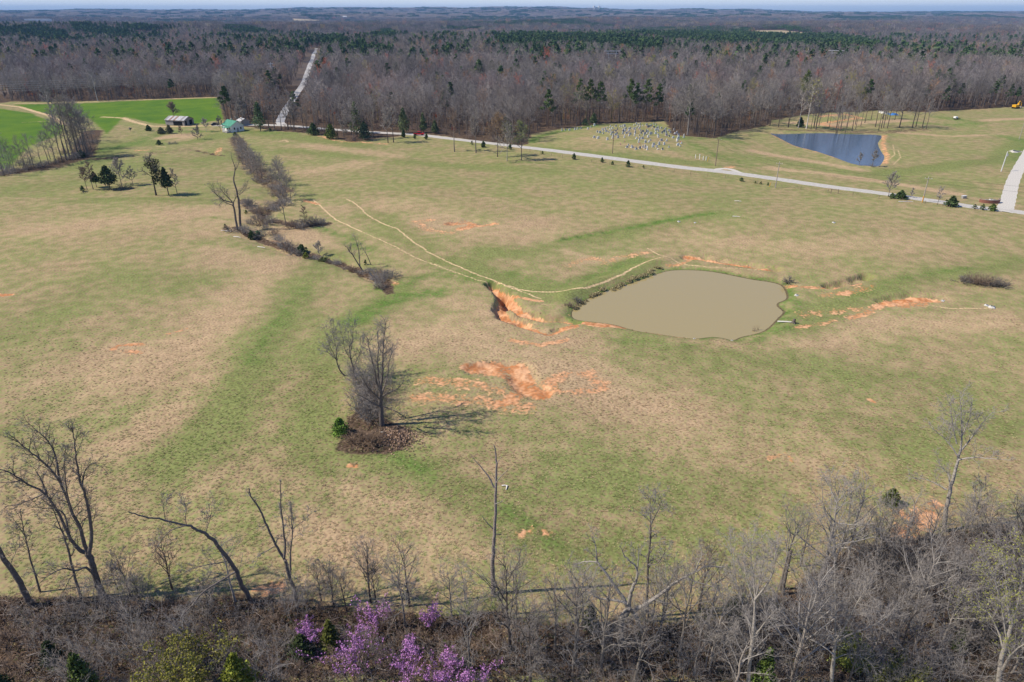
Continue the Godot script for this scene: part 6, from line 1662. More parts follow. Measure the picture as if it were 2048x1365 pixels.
	# --- saplings
	for s in [[-15.76, -55.74, 8.75, "slim dark sapling left of the bird-nest clump", 0], [-19.84, -55.54, 6.35, "slim dark sapling right of the forked tree", 0], [-21.26, -55.85, 5.93, "thin sapling nearest the forked tree", 0], [-18.17, -54.53, 6.06, "thin dark sapling above the small redbud", 0], [-15.17, -55.88, 6.03, "sapling holding a dark round nest", 0],
			[-11.43, -52.29, 9.94, "tall bare sapling behind the middle redbuds", 3], [-6.58, -53.86, 7.29, "feathery bare sapling left of the dead snag", 3], [-0.26, -49.36, 13.55, "bare sapling right of the dead snag", 0], [-1.08, -53.33, 6.48, "thin sapling hugging the dead snag", 0],
			[6.35, -47.73, 13.24, "feathery grey sapling between snag and gnarled tree", 3], [4.44, -49.52, 9.63, "leaning feathery sapling left of the gnarled tree", 3], [8.73, -46.49, 13.2, "tall grey sapling in front of the gnarled tree", 3], [17.26, -49.1, 12.43, "grey sapling right of the gnarled tree", 3],
			[20.7, -55.07, 10, "brown-twigged sapling at the thicket's upper edge", 2], [20.05, -47.95, 11, "pale sapling left of the smooth pale tree", 1], [27.44, -45.68, 16.19, "pale sapling right of the smooth pale tree", 1], [30.78, -58.15, 11.57, "feathery sapling above the dark stump", 3],
			[35.71, -58.95, 14.95, "pale feathery tree behind the broken-topped one", 1], [39.65, -61.31, 12.55, "pale feathery tree over the trailing white limbs", 1], [42.85, -60.52, 11.07, "greyish feathery tree left of the bare clay bank", 3], [49.34, -66, 4.69, "small red-brown dead sapling by the clay bank", 2],
			[58.53, -67.97, 7.96, "pale leaning sapling right of the tall pale-crowned tree", 1], [57.03, -67.06, 6.08, "thin pale sapling at the foot of the tall pale-crowned tree", 1], [45.32, -52.62, 11.3, "tall grey sapling in the right-hand thicket", 3], [44.64, -50.08, 9.58, "leaning pale sapling in the right-hand thicket", 1],
			[42.84, -52.61, 12.29, "tall thin pale sapling below the clay bank", 1], [55.53, -58.19, 14.31, "dark feathery tree near the right edge", 0], [58.82, -59.7, 13.82, "dark grey tree at the right edge", 0], [52.04, -55.32, 11.09, "grey sapling above the yellow-green tree", 3],
			[-39.09, -58.28, 7.95, "brown feathery sapling under the arching trunk", 2], [-43.43, -57.32, 6.94, "grey feathery sapling right of the large left tree", 0], [-45.59, -58.5, 4.03, "small grey sapling beside the large left tree", 0], [-40.74, -55.11, 5.57, "dark sapling under the arching trunk's tip", 0], [-33.25, -54.53, 5.37, "short dark sapling under the arch's shoulder", 0],
			[23.33, -50.46, 9.23, "grey sapling against the smooth pale tree", 3], [30.48, -49.95, 8.32, "grey sapling between the two pale trees", 3], [36.45, -48.21, 8.54, "pale sapling right of the lowest pale tree", 1], [40.25, -50.68, 9.82, "grey sapling among brown brush on the right", 3], [15.69, -51.59, 8.9, "pale grey sapling under the long pale limb", 1], [12.05, -45.53, 11.1, "grey sapling at the bottom edge under the gnarled tree", 3], [1.76, -45.42, 10.67, "bare sapling at the bottom edge below the snag", 0], [-4.2, -47.1, 10.12, "bare sapling behind the lowest redbud", 3]]:
		var kind: int = s[4]
		lone("sapling", s[3], "sapling", s[0], s[1], s[2], 0.2, 15, {"reach": 0.36, "rise": 1.1, "girth": 0.015, "shade": [DARK_TWIGS, PALE_TWIGS, BROWN_TWIGS, GREY_TWIGS][kind], "trunk": [Color(0.10, 0.085, 0.075), Color(0.33, 0.30, 0.27), Color(0.15, 0.11, 0.085), Color(0.19, 0.17, 0.15)][kind]}, [4, 5, 3], 0.0125)
	var young := []
	for k in 8:
		young.append(bare_tree(9.0, 0.18, 11, [4, 4, 3], 0.0125, {"reach": 0.34, "rise": 1.0, "girth": 0.016, "shade": [GREY_TWIGS, PALE_TWIGS, DARK_TWIGS, PALE_TWIGS][k % 4], "trunk": [Color(0.19, 0.17, 0.15), Color(0.36, 0.33, 0.30), Color(0.10, 0.085, 0.075), Color(0.30, 0.27, 0.24)][k % 4]}))
	var set_ := 0
	while set_ < 48:
		var x := rng.randf_range(-40.0, 58.0)
		var z := rng.randf_range(-57.0, -43.5) if x < 26.0 else rng.randf_range(-66.0, -43.5)
		if not in_view(Vector3(x, 0, z), 9.0) or (x < 6.0 and rng.randf() < 0.65) or (x > -24.0 and x < 1.0 and z > -54.0): continue
		var k := rng.randi() % 8
		if x > 8.0 and x < 18.0 and z > -53.0 and rng.randf() < 0.7: continue
		var s := rng.randf_range(0.6, 1.15)
		plant("thicket_sapling", "%s sapling standing in the thicket %s" % [["grey", "pale-barked", "dark", "whitish"][k % 4], "left of the dead snag" if x < -2.0 else "between the snag and the smooth pale tree" if x < 24.0 else "right of the smooth pale tree"], "sapling", young[k], on(x, z), rng.randf() * TAU, Vector3(s, s * rng.randf_range(0.9, 1.15), s), [M.veg, M.veg], "%s saplings of the thicket" % ["grey", "pale-barked", "dark", "whitish"][k % 4])
		set_ += 1
	var nest := Geo.new()
	nest.puff(Vector3.ZERO, Vector3(0.28, 0.24, 0.28), 90, 0.16, Color(0.07, 0.05, 0.04), rng)
	var no := obj("nest", nest, M.veg)
	no.position = on(-15.17, -55.88) + Vector3(0.15, 4.6, 0)
	tag(no, "dark round nest lodged in a thin sapling", "nest")
	# --- redbuds
	var bloom := Color(0.47, 0.225, 0.48)
	for r in [[-15.24, -45.81, 7.1, 2.53, "largest redbud in full purple bloom", 5], [-21.28, -50.31, 3.15, 1.69, "small redbud in purple bloom left of the largest", 3], [-14.46, -51.94, 3.41, 1.34, "thin redbud in bloom above the largest", 3], [-10.15, -44.92, 5.88, 2.11, "wide redbud in bloom right of the largest", 4], [-8.39, -51.88, 3.46, 0.70, "wispy redbud sprig in bloom near the snag", 2], [-6.15, -46.54, 2.95, 1.13, "small redbud in bloom between two larger ones", 3], [-7.35, -44.62, 3.59, 1.55, "half-hidden redbud in bloom at the bottom edge", 3], [-3.8, -44.34, 3.75, 1.97, "lowest redbud in bloom at the bottom edge below the snag", 4], [-10.59, -49.27, 1.99, 0.63, "faint redbud sprig beside the middle sapling", 2]]:
		var o := thing("redbud", r[4], "redbud", on(r[0], r[1]))
		var stems := leafless_shrub(r[2], r[3] * 1.25, int(r[5] + 3), [6, 5], 0.014, [Color(0.12, 0.09, 0.09), Color(0.14, 0.1, 0.11), Color(0.22, 0.12, 0.22)], {"up": 0.16, "spread": 0.55, "wob": 0.14})
		obj("branches", stems, M.veg, o)
		var fl := Geo.new()
		for k in range(0, stems.v.size(), 2):
			var q := stems.v[k]
			if q.y < r[2] * 0.38 or rng.randf() > 0.62: continue
			for e in 2:
				fl.col = bloom * rng.randf_range(0.65, 1.35)
				fl.leaf(q + Vector3(rng.randfn(), rng.randfn(), rng.randfn()) * 0.07, 0.13, rng)
		obj("blossom", fl, M.veg, o)
	# --- evergreens and leafing shrubs in the thicket
	lone_cedar("thicket_cedar", "dark cedar at the thicket's bottom left", "cedar", -41.07, -44.5, 6.23, 3.4, Color(0.04, 0.055, 0.015), 0.0, 2600)
	lone_cedar("thicket_cedar", "black-green low cedar left of the dark bottom-left cedar", "cedar", -46.95, -48.54, 3.29, 2.6, Color(0.022, 0.03, 0.014), 0.0, 1500)
	lone_cedar("thicket_cedar", "yellowish dark cedar beside the leafing shrub at the bottom", "cedar", -25.96, -44.16, 6.11, 4.6, Color(0.075, 0.085, 0.015), 0.0, 3200)
	lone_cedar("thicket_cedar", "dark cedar corner at the very bottom left", "cedar", -49.37, -44.63, 3.64, 3.0, Color(0.022, 0.03, 0.014), 0.0, 1200)
	lone_cedar("thicket_cedar", "dark olive evergreen between the two left redbuds", "evergreen", -18.61, -49.63, 4.11, 2.6, Color(0.05, 0.055, 0.015), 0.0, 1500)
	lone_cedar("thicket_cedar", "dark evergreen under the small left redbud", "evergreen", -21.52, -49.1, 2.72, 3.2, Color(0.03, 0.04, 0.016), 0.0, 1500)
	lone_cedar("thicket_cedar", "olive bushy cedar on the bank left of the tall pale-crowned tree", "cedar", 50.81, -73.02, 2.66, 3.0, Color(0.05, 0.06, 0.018), 0.0, 1300)
	lone_cedar("thicket_cedar", "small green cedar deep in the right-hand thicket", "cedar", 46.32, -50.08, 3.05, 2.0, Color(0.04, 0.055, 0.015), 0.0, 900)
	lone_cedar("thicket_cedar", "green vine-hung evergreen at the bottom beside the pale tree", "evergreen", 24, -44.52, 6.44, 2.6, Color(0.055, 0.08, 0.018), 0.0, 1800)
	lone_cedar("thicket_cedar", "dark evergreen behind the gnarled old tree", "evergreen", 8.32, -52.11, 3.61, 2.4, Color(0.03, 0.04, 0.018), 0.0, 1000)
	lone_cedar("thicket_cedar", "dark evergreen behind the fallen limbs right of the gnarled tree", "evergreen", 24.31, -53.75, 3.49, 3.6, Color(0.03, 0.036, 0.018), 0.0, 1400)
	for s in [[-31.45, -45.09, 5.82, 6.0, "big yellow-green leafing shrub at the bottom left", Color(0.21, 0.20, 0.045)], [37.15, -44.56, 3.57, 5.0, "yellow-green leafing shrub at the bottom right", Color(0.18, 0.19, 0.045)], [34.13, -47.6, 3.14, 3.0, "faintly green leafing shrub behind the lowest pale tree", Color(0.17, 0.20, 0.05)]]:
		var o := thing("leafing_shrub", s[4], "shrub", on(s[0], s[1]))
		var g := leafless_shrub(s[2], s[3], 16, [7, 5], 0.012, PALE_TWIGS, {"spread": 0.65})
		obj("branches", g, M.veg, o)
		var fl := Geo.new()
		for k in range(0, g.v.size(), 2):
			if g.v[k].y < s[2] * 0.3 or rng.randf() > 0.85: continue
			fl.col = (s[5] as Color) * rng.randf_range(0.6, 1.35)
			for e in 3: fl.leaf(g.v[k] + Vector3(rng.randfn(), rng.randfn(), rng.randfn()) * 0.16, 0.19, rng)
		obj("foliage", fl, M.veg, o)
	# --- the brush itself: six kinds, many plants
	var kinds := []
	var shades := [GREY_TWIGS, DARK_TWIGS, BROWN_TWIGS, GREY_TWIGS, PALE_TWIGS, DARK_TWIGS, BROWN_TWIGS]
	for k in 7: kinds.append(leafless_shrub([5.6, 3.2, 2.6, 7.4, 6.6, 7.8, 2.0][k], [4.4, 4.4, 3.6, 4.4, 4.2, 4.4, 3.8][k], [8, 9, 10, 6, 6, 6, 9][k], [4, 4, 3], 0.015, shades[k], {"ratio": 0.58, "wob": [0.18, 0.34, 0.3, 0.14, 0.14, 0.18, 0.36][k]}))
	var looks := ["upright grey", "tangled dark", "brown", "tall grey", "pale twiggy", "tall dark", "low brown"]
	var edge := pts([-62.45, -58.08, -55.17, -57.54, -46.38, -57.05, -39.43, -57.12, -29.6, -56.79, -23.56, -55.48, -14.45, -54.33, -6.73, -53.59, -1.31, -54.15, 4.08, -52.71, 12.2, -53.11, 20.26, -52.86, 30.26, -56.66, 36.94, -60.51, 41.53, -64.2, 46.99, -65.31, 55.45, -67.06, 66.1, -68.95, 70.64, -69.68])
	var spots := []
	for k in 6000:
		var px := rng.randf_range(-66.0, 66.0)
		var z := rng.randf_range(-70.0, -44.5)
		spots.append(Vector2(px, z))
	var used := []
	for s in spots:
		if used.size() >= 270: break
		var e := -1.0   # how far inside the thicket
		for k in edge.size() - 1:
			if s.x >= edge[k].x and s.x < edge[k + 1].x:
				e = s.y - lerpf(edge[k].y, edge[k + 1].y, (s.x - edge[k].x) / (edge[k + 1].x - edge[k].x))
		if e < 0.3 or (e < 3.0 and rng.randf() < 0.55): continue
		if not in_view(Vector3(s.x, 0, s.y), 4.0): continue
		var free := true
		for u in used:
			if s.distance_squared_to(u) < 2.9: free = false; break
		if not free: continue
		used.append(s)
		var k: int
		if s.x < -20.0: k = [1, 1, 0, 2, 6, 1, 2, 6][rng.randi() % 8]
		elif s.x < 8.0: k = [1, 5, 0, 2, 6, 3, 1, 6][rng.randi() % 8]
		elif s.x < 28.0: k = [1, 0, 4, 2, 6, 1, 0, 3][rng.randi() % 8] if s.x > 20.0 or s.y < -52.0 else [1, 2, 6, 0][rng.randi() % 4]
		else: k = [1, 2, 3, 4, 2, 6, 0, 5][rng.randi() % 8]
		if s.x > -20.0 and s.x < 0.0 and s.y > -53.5 and k in [0, 3, 4, 5]: k = [1, 2, 6][rng.randi() % 3]
		var where: String = "at the thicket's left" if s.x < -20.0 else "in the middle of the thicket near the redbuds and snag" if s.x < 8.0 else "round the gnarled old tree" if s.x < 28.0 else "at the thicket's right"
		var o := obj("thicket_shrub", kinds[k], M.veg)
		o.position = on(s.x, s.y)
		o.rotation.y = rng.randf() * TAU
		var f := rng.randf_range(0.6, 1.15) * (0.75 if e < 2.0 else 1.0)
		o.scale = Vector3(f, f * rng.randf_range(0.85, 1.15), f)
		tag(o, "%s leafless shrub %s" % [looks[k], where], "shrub", "%s shrubs %s" % [looks[k], where])
	# fallen sticks and leaves that nobody could count
	var stick := Geo.new()
	stick.col = Color(0.24, 0.21, 0.185)
	stick.tube(PackedVector3Array([Vector3(-0.9, 0.08, 0), Vector3(0, 0.16, 0.12), Vector3(1.0, 0.1, 0)]), PackedFloat32Array([0.03, 0.025, 0.0]), 4)
	stick.tube(PackedVector3Array([Vector3(0.1, 0.15, 0.1), Vector3(0.5, 0.3, -0.4)]), PackedFloat32Array([0.016, 0.0]), 3)
	var litter := Geo.new()
	for k in 40:
		litter.col = Color(0.125, 0.085, 0.058) * rng.randf_range(0.5, 1.7)
		litter.leaf(Vector3(rng.randf_range(-0.6, 0.6), rng.randf() * 0.08 + 0.02, rng.randf_range(-0.6, 0.6)), 0.17, rng)
	var a := []
	var at := PackedColorArray()
	var b := []
	var bt := PackedColorArray()
	for s in spots:
		var e := -1.0
		for k in edge.size() - 1:
			if s.x >= edge[k].x and s.x < edge[k + 1].x:
				e = s.y - lerpf(edge[k].y, edge[k + 1].y, (s.x - edge[k].x) / (edge[k + 1].x - edge[k].x))
		if e < 0.3: continue
		var t := stand(on(s.x, s.y), rng.randf_range(0.6, 1.4))
		b.append(t); bt.append(Color.WHITE * rng.randf_range(0.6, 1.3))
		if rng.randf() < 0.3:
			a.append(stand(on(s.x + 0.5, s.y), rng.randf_range(0.5, 1.5))); at.append(Color.WHITE * rng.randf_range(0.7, 1.6))
	scatter("fallen_sticks", stick, a, at, "fallen sticks on the thicket floor")
	scatter("leaf_litter", litter, b, bt, "brown leaf litter on the thicket floor")


# ---------------------------------------------------------------- buildings
func facing(x: float, z: float, turn: float) -> float:   # a turn measured from looking straight at the viewpoint
	return atan2(-x, -z) + deg_to_rad(turn)

# gabled building: gable ends at +z and -z
func gabled(o: Node3D, w: float, l: float, wall: float, ridge: float, wall_mat: Material, eave := 0.35) -> void:
	var g := Geo.new()
	var prof := PackedVector2Array([Vector2(-w / 2, -0.3), Vector2(-w / 2, wall), Vector2(0, ridge), Vector2(w / 2, wall), Vector2(w / 2, -0.3)])
	g.extrude(prof, l, Transform3D())
	obj("wall", g, wall_mat, o)

func roof_slope(o: Node3D, w: float, l: float, wall: float, ridge: float, side: int, sheets: int, mats: Array, eave := 0.4) -> void:
	var run := w / 2 + eave
	var drop := (ridge - wall) / (w / 2) * run
	var a := atan2(drop, run)
	for k in sheets:
		var g := Geo.new()
		var zw := (l + eave * 2) / sheets
		var z := -l / 2 - eave + zw * (k + 0.5)
		var x := Transform3D(Basis(Vector3(0, 0, 1), -a * side), Vector3(side * run / 2, ridge - drop / 2 + 0.1 + 0.012 * (k % 2), z))
		g.box(x, Vector3(sqrt(run * run + drop * drop), 0.07, zw - 0.02))
		for e in 3: g.box(x * Transform3D(Basis(), Vector3(0, 0.05, (e - 1) * zw * 0.33)), Vector3(sqrt(run * run + drop * drop), 0.05, 0.06))
		obj("roof_sheet", g, mats[rng.randi() % mats.size()], o)

func slab(o: Node3D, called: String, at: Vector3, size: Vector3, mat: Material) -> MeshInstance3D:
	var g := Geo.new()
	g.box(Transform3D(Basis(), at), size)
	return obj(called, g, mat, o)

func vehicle(o: Node3D, body: PackedVector2Array, cabin: PackedVector2Array, width: float, paint: Material, wheels: Array, radius: float) -> void:
	var g := Geo.new()
	g.extrude(body, width, Transform3D(), 0.06)
	obj("body", g, paint, o)
	var c := Geo.new()
	c.extrude(cabin, width * 0.9, Transform3D(), 0.16)
	obj("windows", c, M.dark_glass, o)
	var top := -1e9
	var x0 := 1e9
	var x1 := -1e9
	for p in cabin: top = maxf(top, p.y)
	for p in cabin:
		if p.y > top - 0.05:
			x0 = minf(x0, p.x); x1 = maxf(x1, p.x)
	slab(o, "roof", Vector3((x0 + x1) / 2, top + 0.02, 0), Vector3(x1 - x0 + 0.1, 0.06, width * 0.76), paint)
	for x in wheels:
		for s in [-1, 1]:
			var t := Geo.new()
			t.col = Color.WHITE
			t.tube(PackedVector3Array([Vector3(x, radius, s * (width * 0.5 - 0.22)), Vector3(x, radius, s * (width * 0.5 + 0.02))]), PackedFloat32Array([radius, radius]), 12)
			obj("wheel", t, M.rubber, o)

func make_farm() -> void:
	M.siding = speckled("white siding", Color(0.70, 0.70, 0.68), Color(0.80, 0.80, 0.78), 2.0, 0.7)
	M.green_roof = plain("green metal roof", Color(0.09, 0.30, 0.20), 0.45)
	M.glass = plain("window glass", Color(0.03, 0.035, 0.04), 0.1)
	M.dark_glass = M.glass
	M.rubber = plain("rubber", Color(0.02, 0.02, 0.02), 0.9)
	M.rust1 = speckled("rusted roofing", Color(0.22, 0.11, 0.07), Color(0.40, 0.30, 0.25), 3.0, 0.8)
	M.rust2 = speckled("galvanised roofing", Color(0.42, 0.42, 0.43), Color(0.58, 0.57, 0.56), 4.0, 0.55)
	M.barn_board = speckled("weathered barn board", Color(0.24, 0.23, 0.22), Color(0.38, 0.36, 0.34), 2.0, 0.9)
	M.dark = plain("dark opening", Color(0.012, 0.011, 0.010), 1.0)
	M.red = plain("red car paint", Color(0.42, 0.012, 0.02), 0.3)
	M.blue_black = plain("dark car paint", Color(0.02, 0.025, 0.035), 0.3)
	M.yellow = plain("yellow machine paint", Color(0.62, 0.34, 0.02), 0.5)
	M.steel = plain("steel", Color(0.35, 0.35, 0.36), 0.5, 0.4)
	# --- house
	var hx := [-155.79, -394.92]
	var house := thing("white_house", "small white gabled house with a green metal roof by the green field", "house", on(hx[0], hx[1]), facing(hx[0], hx[1], 28))
	gabled(house, 7.5, 9.5, 3.4, 5.7, M.siding)
	for s in [-1, 1]: roof_slope(house, 7.5, 9.5, 3.4, 5.7, s, 6, [M.green_roof])
	slab(house, "chimney", Vector3(0.6, 6.0, -1.5), Vector3(0.7, 1.4, 0.7), M.barn_board)
	for w in [Vector3(-1.9, 1.9, 4.77), Vector3(1.9, 1.9, 4.77)]:
		var f := slab(house, "window", w, Vector3(1.1, 1.4, 0.08), M.white)
		slab(f, "pane", w + Vector3(0, 0, 0.05), Vector3(0.85, 1.15, 0.04), M.glass)
	slab(house, "door", Vector3(0, 1.05, 4.78), Vector3(0.95, 2.1, 0.08), M.barn_board)
	for z in [-2.6, 0.6, 3.0]:
		var f := slab(house, "window", Vector3(-3.77, 1.9, z), Vector3(0.08, 1.3, 1.0), M.white)
		slab(f, "pane", Vector3(-3.83, 1.9, z), Vector3(0.04, 1.05, 0.8), M.glass)
	var porch := slab(house, "porch", Vector3(-5.0, 0.25, 1.5), Vector3(2.4, 0.5, 5.0), M.barn_board)
	slab(porch, "porch_roof", Vector3(-5.0, 2.7, 1.5), Vector3(2.7, 0.12, 5.4), M.green_roof)
	for z in [-0.8, 1.5, 3.8]: slab(porch, "post", Vector3(-6.0, 1.55, z), Vector3(0.14, 2.2, 0.14), M.white)
	# --- barn
	var bx := [-197.31, -421.24]
	var barn := thing("barn", "long low grey barn with a patchy rusted roof in the green field", "barn", on(bx[0], bx[1]), facing(bx[0], bx[1], 52))
	gabled(barn, 9.0, 12.5, 3.0, 4.7, M.barn_board)
	for s in [-1, 1]: roof_slope(barn, 9.0, 12.5, 3.0, 4.7, s, 9, [M.rust1, M.rust2, M.rust2, M.barn_board])
	slab(barn, "doorway", Vector3(1.6, 1.4, 6.26), Vector3(2.6, 2.6, 0.06), M.dark)
	slab(barn, "doorway", Vector3(-2.8, 1.3, 6.26), Vector3(1.6, 2.6, 0.06), M.dark)
	slab(barn, "lean_to_opening", Vector3(-4.51, 1.2, 2.0), Vector3(0.06, 2.2, 6.0), M.dark)
	var shed := thing("shed", "little grey shed half hidden behind the white house", "shed", on(-157.59, -415.89), 0.7)
	gabled(shed, 5.0, 6.0, 2.6, 3.8, M.barn_board)
	for s in [-1, 1]: roof_slope(shed, 5.0, 6.0, 2.6, 3.8, s, 3, [M.rust2])
	lone("yard_tree", "round-headed leafless tree above the barn", "tree", -212.05, -446.45, 8.86, 0.25, 14, {"reach": 0.4, "shade": BROWN_TWIGS}, [7, 5], 0.05)
	lone("yard_tree", "white leafless crooked tree by the farm track", "tree", -170.45, -393.64, 7.42, 0.25, 10, {"reach": 0.34, "shade": PALE_TWIGS, "trunk": Color(0.45, 0.43, 0.4)}, [6, 4], 0.05)
	lone("yard_tree", "leafless tree in front of the white house", "tree", -163.62, -396.27, 8, 0.25, 11, {"reach": 0.3, "shade": GREY_TWIGS}, [6, 4], 0.05)
	lone("yard_tree", "big grey leafless tree behind the white house", "tree", -152.3, -400.94, 15.51, 0.3, 13, {"reach": 0.34, "shade": GREY_TWIGS}, [7, 5], 0.05)
	lone("yard_tree", "small multi-stemmed leafless tree in the yard grass", "tree", -164.74, -367.86, 7.24, 0.1, 14, {"reach": 0.34, "shade": GREY_TWIGS}, [6, 4], 0.045)
	lone("yard_tree", "thin leafless tree in the tan yard patch", "tree", -179.78, -383.07, 5.18, 0.2, 9, {"reach": 0.3, "shade": BROWN_TWIGS}, [5, 4], 0.045)
	lone_cedar("evergreen_tree", "tall dark evergreen right of the white house", "evergreen", -139.55, -391.73, 15.2, 9.5, Color(0.05, 0.075, 0.035), 0.12)
	lone_cedar("evergreen_bush", "dark evergreen bush in the green field left of the barn", "evergreen", -203.54, -395.31, 3.19, 4.0)
	lone_cedar("evergreen_bush", "brownish evergreen clump in the yard, left of two", "evergreen", -191.81, -385.63, 3.39, 5.0, Color(0.075, 0.075, 0.04))
	lone_cedar("evergreen_bush", "brownish evergreen clump in the yard, right of two", "evergreen", -188.45, -387.85, 4.45, 4.6, Color(0.075, 0.075, 0.04))
	lone_cedar("evergreen_bush", "dark evergreen at the yard's front corner", "evergreen", -176.03, -349, 2.39, 3.4)
	lone_cedar("evergreen_bush", "dark evergreen bush in front of the white house", "evergreen", -149.2, -379.2, 1.81, 3.2)
	lone_cedar("evergreen_bush", "low dark evergreen by the lane right of the white house", "evergreen", -133.39, -389.02, 1.85, 2.6)
	lone("yard_tree", "small grey mushroom-shaped tree in the green field", "tree", -211.32, -390.81, 2.11, 0.4, 10, {"reach": 0.5, "shade": PALE_TWIGS}, [6, 4], 0.05)
	heap("brush", "grey brush row along the yard's front edge", "brush", -170.95, -352.64, 1.6, 9.0, GREY_TWIGS, 20, [6, 4], 0.04)
	var car := thing("parked_car", "dark car parked by the farm track left of the white house", "car", on(-174.79, -416.89), 0.5)
	vehicle(car, PackedVector2Array([Vector2(-2.3, 0.3), Vector2(-2.3, 0.85), Vector2(-1.4, 0.98), Vector2(1.2, 1.0), Vector2(2.25, 0.85), Vector2(2.3, 0.3)]), PackedVector2Array([Vector2(-1.7, 0.95), Vector2(-1.0, 1.6), Vector2(0.5, 1.6), Vector2(1.3, 0.97)]), 1.8, M.blue_black, [-1.45, 1.4], 0.34)
	var pickup := thing("pickup_truck", "red pickup truck driving on the road at the wood edge", "pickup truck", on(-49.79, -376.91) + Vector3(0, 0.15, 0), -0.12)
	vehicle(pickup, PackedVector2Array([Vector2(-2.8, 0.45), Vector2(-2.8, 1.15), Vector2(0.6, 1.2), Vector2(2.6, 1.1), Vector2(2.8, 0.95), Vector2(2.8, 0.45)]), PackedVector2Array([Vector2(-0.9, 1.12), Vector2(-0.7, 1.85), Vector2(0.9, 1.85), Vector2(1.6, 1.16)]), 1.95, M.red, [-1.75, 1.8], 0.42)
	for e in [-0.65, 0.65]: slab(pickup, "headlight", Vector3(2.79, 0.95, e), Vector3(0.06, 0.18, 0.35), M.white)
	slab(pickup, "bed", Vector3(-1.8, 1.19, 0), Vector3(1.7, 0.05, 1.5), M.dark)
	slab(pickup, "bumper", Vector3(2.84, 0.5, 0), Vector3(0.12, 0.2, 1.8), M.steel)
	# --- excavator at the far right wood edge
	var dig := thing("excavator", "yellow excavator at the wood edge on the far right", "excavator", on(345.12, -490.13), 0.4)
	for s in [-1, 1]:
		var g := Geo.new()
		g.extrude(PackedVector2Array([Vector2(-2.2, 0.3), Vector2(-1.9, 0.0), Vector2(1.9, 0.0), Vector2(2.2, 0.3), Vector2(2.2, 0.6), Vector2(1.9, 0.9), Vector2(-1.9, 0.9), Vector2(-2.2, 0.6)]), 0.7, Transform3D(Basis(), Vector3(0, 0, s * 1.2)))
		obj("track", g, M.rubber, dig)
	slab(dig, "engine_housing", Vector3(-1.0, 1.75, 0), Vector3(3.0, 1.5, 2.7), M.yellow)
	slab(dig, "cab", Vector3(1.2, 2.1, 0.7), Vector3(1.4, 2.1, 1.1), M.yellow)
	slab(dig, "cab_window", Vector3(1.25, 2.4, 0.7), Vector3(1.42, 1.0, 1.14), M.glass)
	var arm := Geo.new()
	arm.tube(PackedVector3Array([Vector3(0.8, 1.8, -0.3), Vector3(3.0, 4.6, -0.3), Vector3(5.2, 3.4, -0.3)]), PackedFloat32Array([0.35, 0.3, 0.2]), 6)
	obj("boom", arm, M.yellow, dig)
	var stick := Geo.new()
	stick.tube(PackedVector3Array([Vector3(5.1, 3.5, -0.3), Vector3(5.6, 1.2, -0.3)]), PackedFloat32Array([0.22, 0.18]), 6)
	obj("stick", stick, M.yellow, dig)
	slab(dig, "bucket", Vector3(5.4, 0.7, -0.3), Vector3(0.9, 0.9, 1.0), M.steel)
	# --- things lying about beyond the blue pond
	M.blue_tarp = plain("blue tarpaulin", Color(0.05, 0.17, 0.42), 0.5)
	var tarp := Geo.new()
	for k in 6:
		for e in 5:
			var q := []
			for c in [Vector2i(0, 0), Vector2i(0, 1), Vector2i(1, 1), Vector2i(1, 0)]:
				var u: int = k + c.x
				var v: int = e + c.y
				q.append(Vector3((u - 3) * 1.5, maxf(0.05, 1.5 - 0.14 * (u - 3) * (u - 3) - 0.22 * (v - 2.5) * (v - 2.5) + 0.25 * sin(u * 2.1 + v * 1.7)), (v - 2.5) * 1.3))
			tarp.quad(q[0], q[3], q[2], q[1])
	var tp := obj("tarpaulin", tarp, M.blue_tarp)
	tp.position = on(245.81, -458.77)
	tp.scale = Vector3(0.6, 0.8, 0.6)
	tag(tp, "blue tarpaulin over a heap beyond the blue pond", "tarpaulin")
	for c in [[242.61, -465.38, Vector3(3.2, 1.3, 2.2), "white boxy junk beside the blue tarpaulin"], [242.79, -461.12, Vector3(2.2, 1.0, 1.6), "small pale junk touching the blue tarpaulin"], [242.41, -469.71, Vector3(2.0, 0.8, 1.8), "pale junk farthest left of the blue tarpaulin"]]:
		var o := thing("junk_crate", c[3], "junk", on(c[0], c[1]), rng.randf())
		slab(o, "crate", Vector3(0, c[2].y / 2, 0), c[2], M.siding)
		slab(o, "lid", Vector3(0.1, c[2].y + 0.06, 0), Vector3(c[2].x * 1.06, 0.1, c[2].z * 1.08), M.barn_board)
	var trailer := thing("utility_trailer", "small dark and white trailer parked on the grass right of the grove", "trailer", on(273.02, -436.7), 0.3)
	slab(trailer, "bed", Vector3(0, 0.75, 0), Vector3(4.2, 0.25, 2.0), M.dark)
	slab(trailer, "load", Vector3(-0.8, 1.3, 0), Vector3(1.8, 0.9, 1.6), M.white)
	slab(trailer, "tongue", Vector3(2.8, 0.6, 0), Vector3(1.6, 0.12, 0.14), M.steel)
	for s in [-1, 1]:
		var t := Geo.new()
		t.tube(PackedVector3Array([Vector3(-0.2, 0.38, s * 0.95), Vector3(-0.2, 0.38, s * 1.15)]), PackedFloat32Array([0.38, 0.38]), 12)
		obj("wheel", t, M.rubber, trailer)
	# --- far away
	for c in [[-2307.64, -3670.41, 105.0, 40.0, 11.0, "long white industrial roof among the far woods on the left", 0.1], [-3139.4, -8082.32, 150.0, 60.0, 14.0, "white industrial roof near the horizon", -0.1]]:
		var o := thing("warehouse", c[5], "warehouse", Vector3(c[0], land(c[0], c[1]) + 12.0, c[1]), c[6])
		slab(o, "wall", Vector3(0, c[4] / 2, 0), Vector3(c[2], c[4], c[3]), M.siding)
		slab(o, "roof", Vector3(0, c[4] + 0.4, 0), Vector3(c[2] * 1.02, 0.8, c[3] * 1.03), M.white)
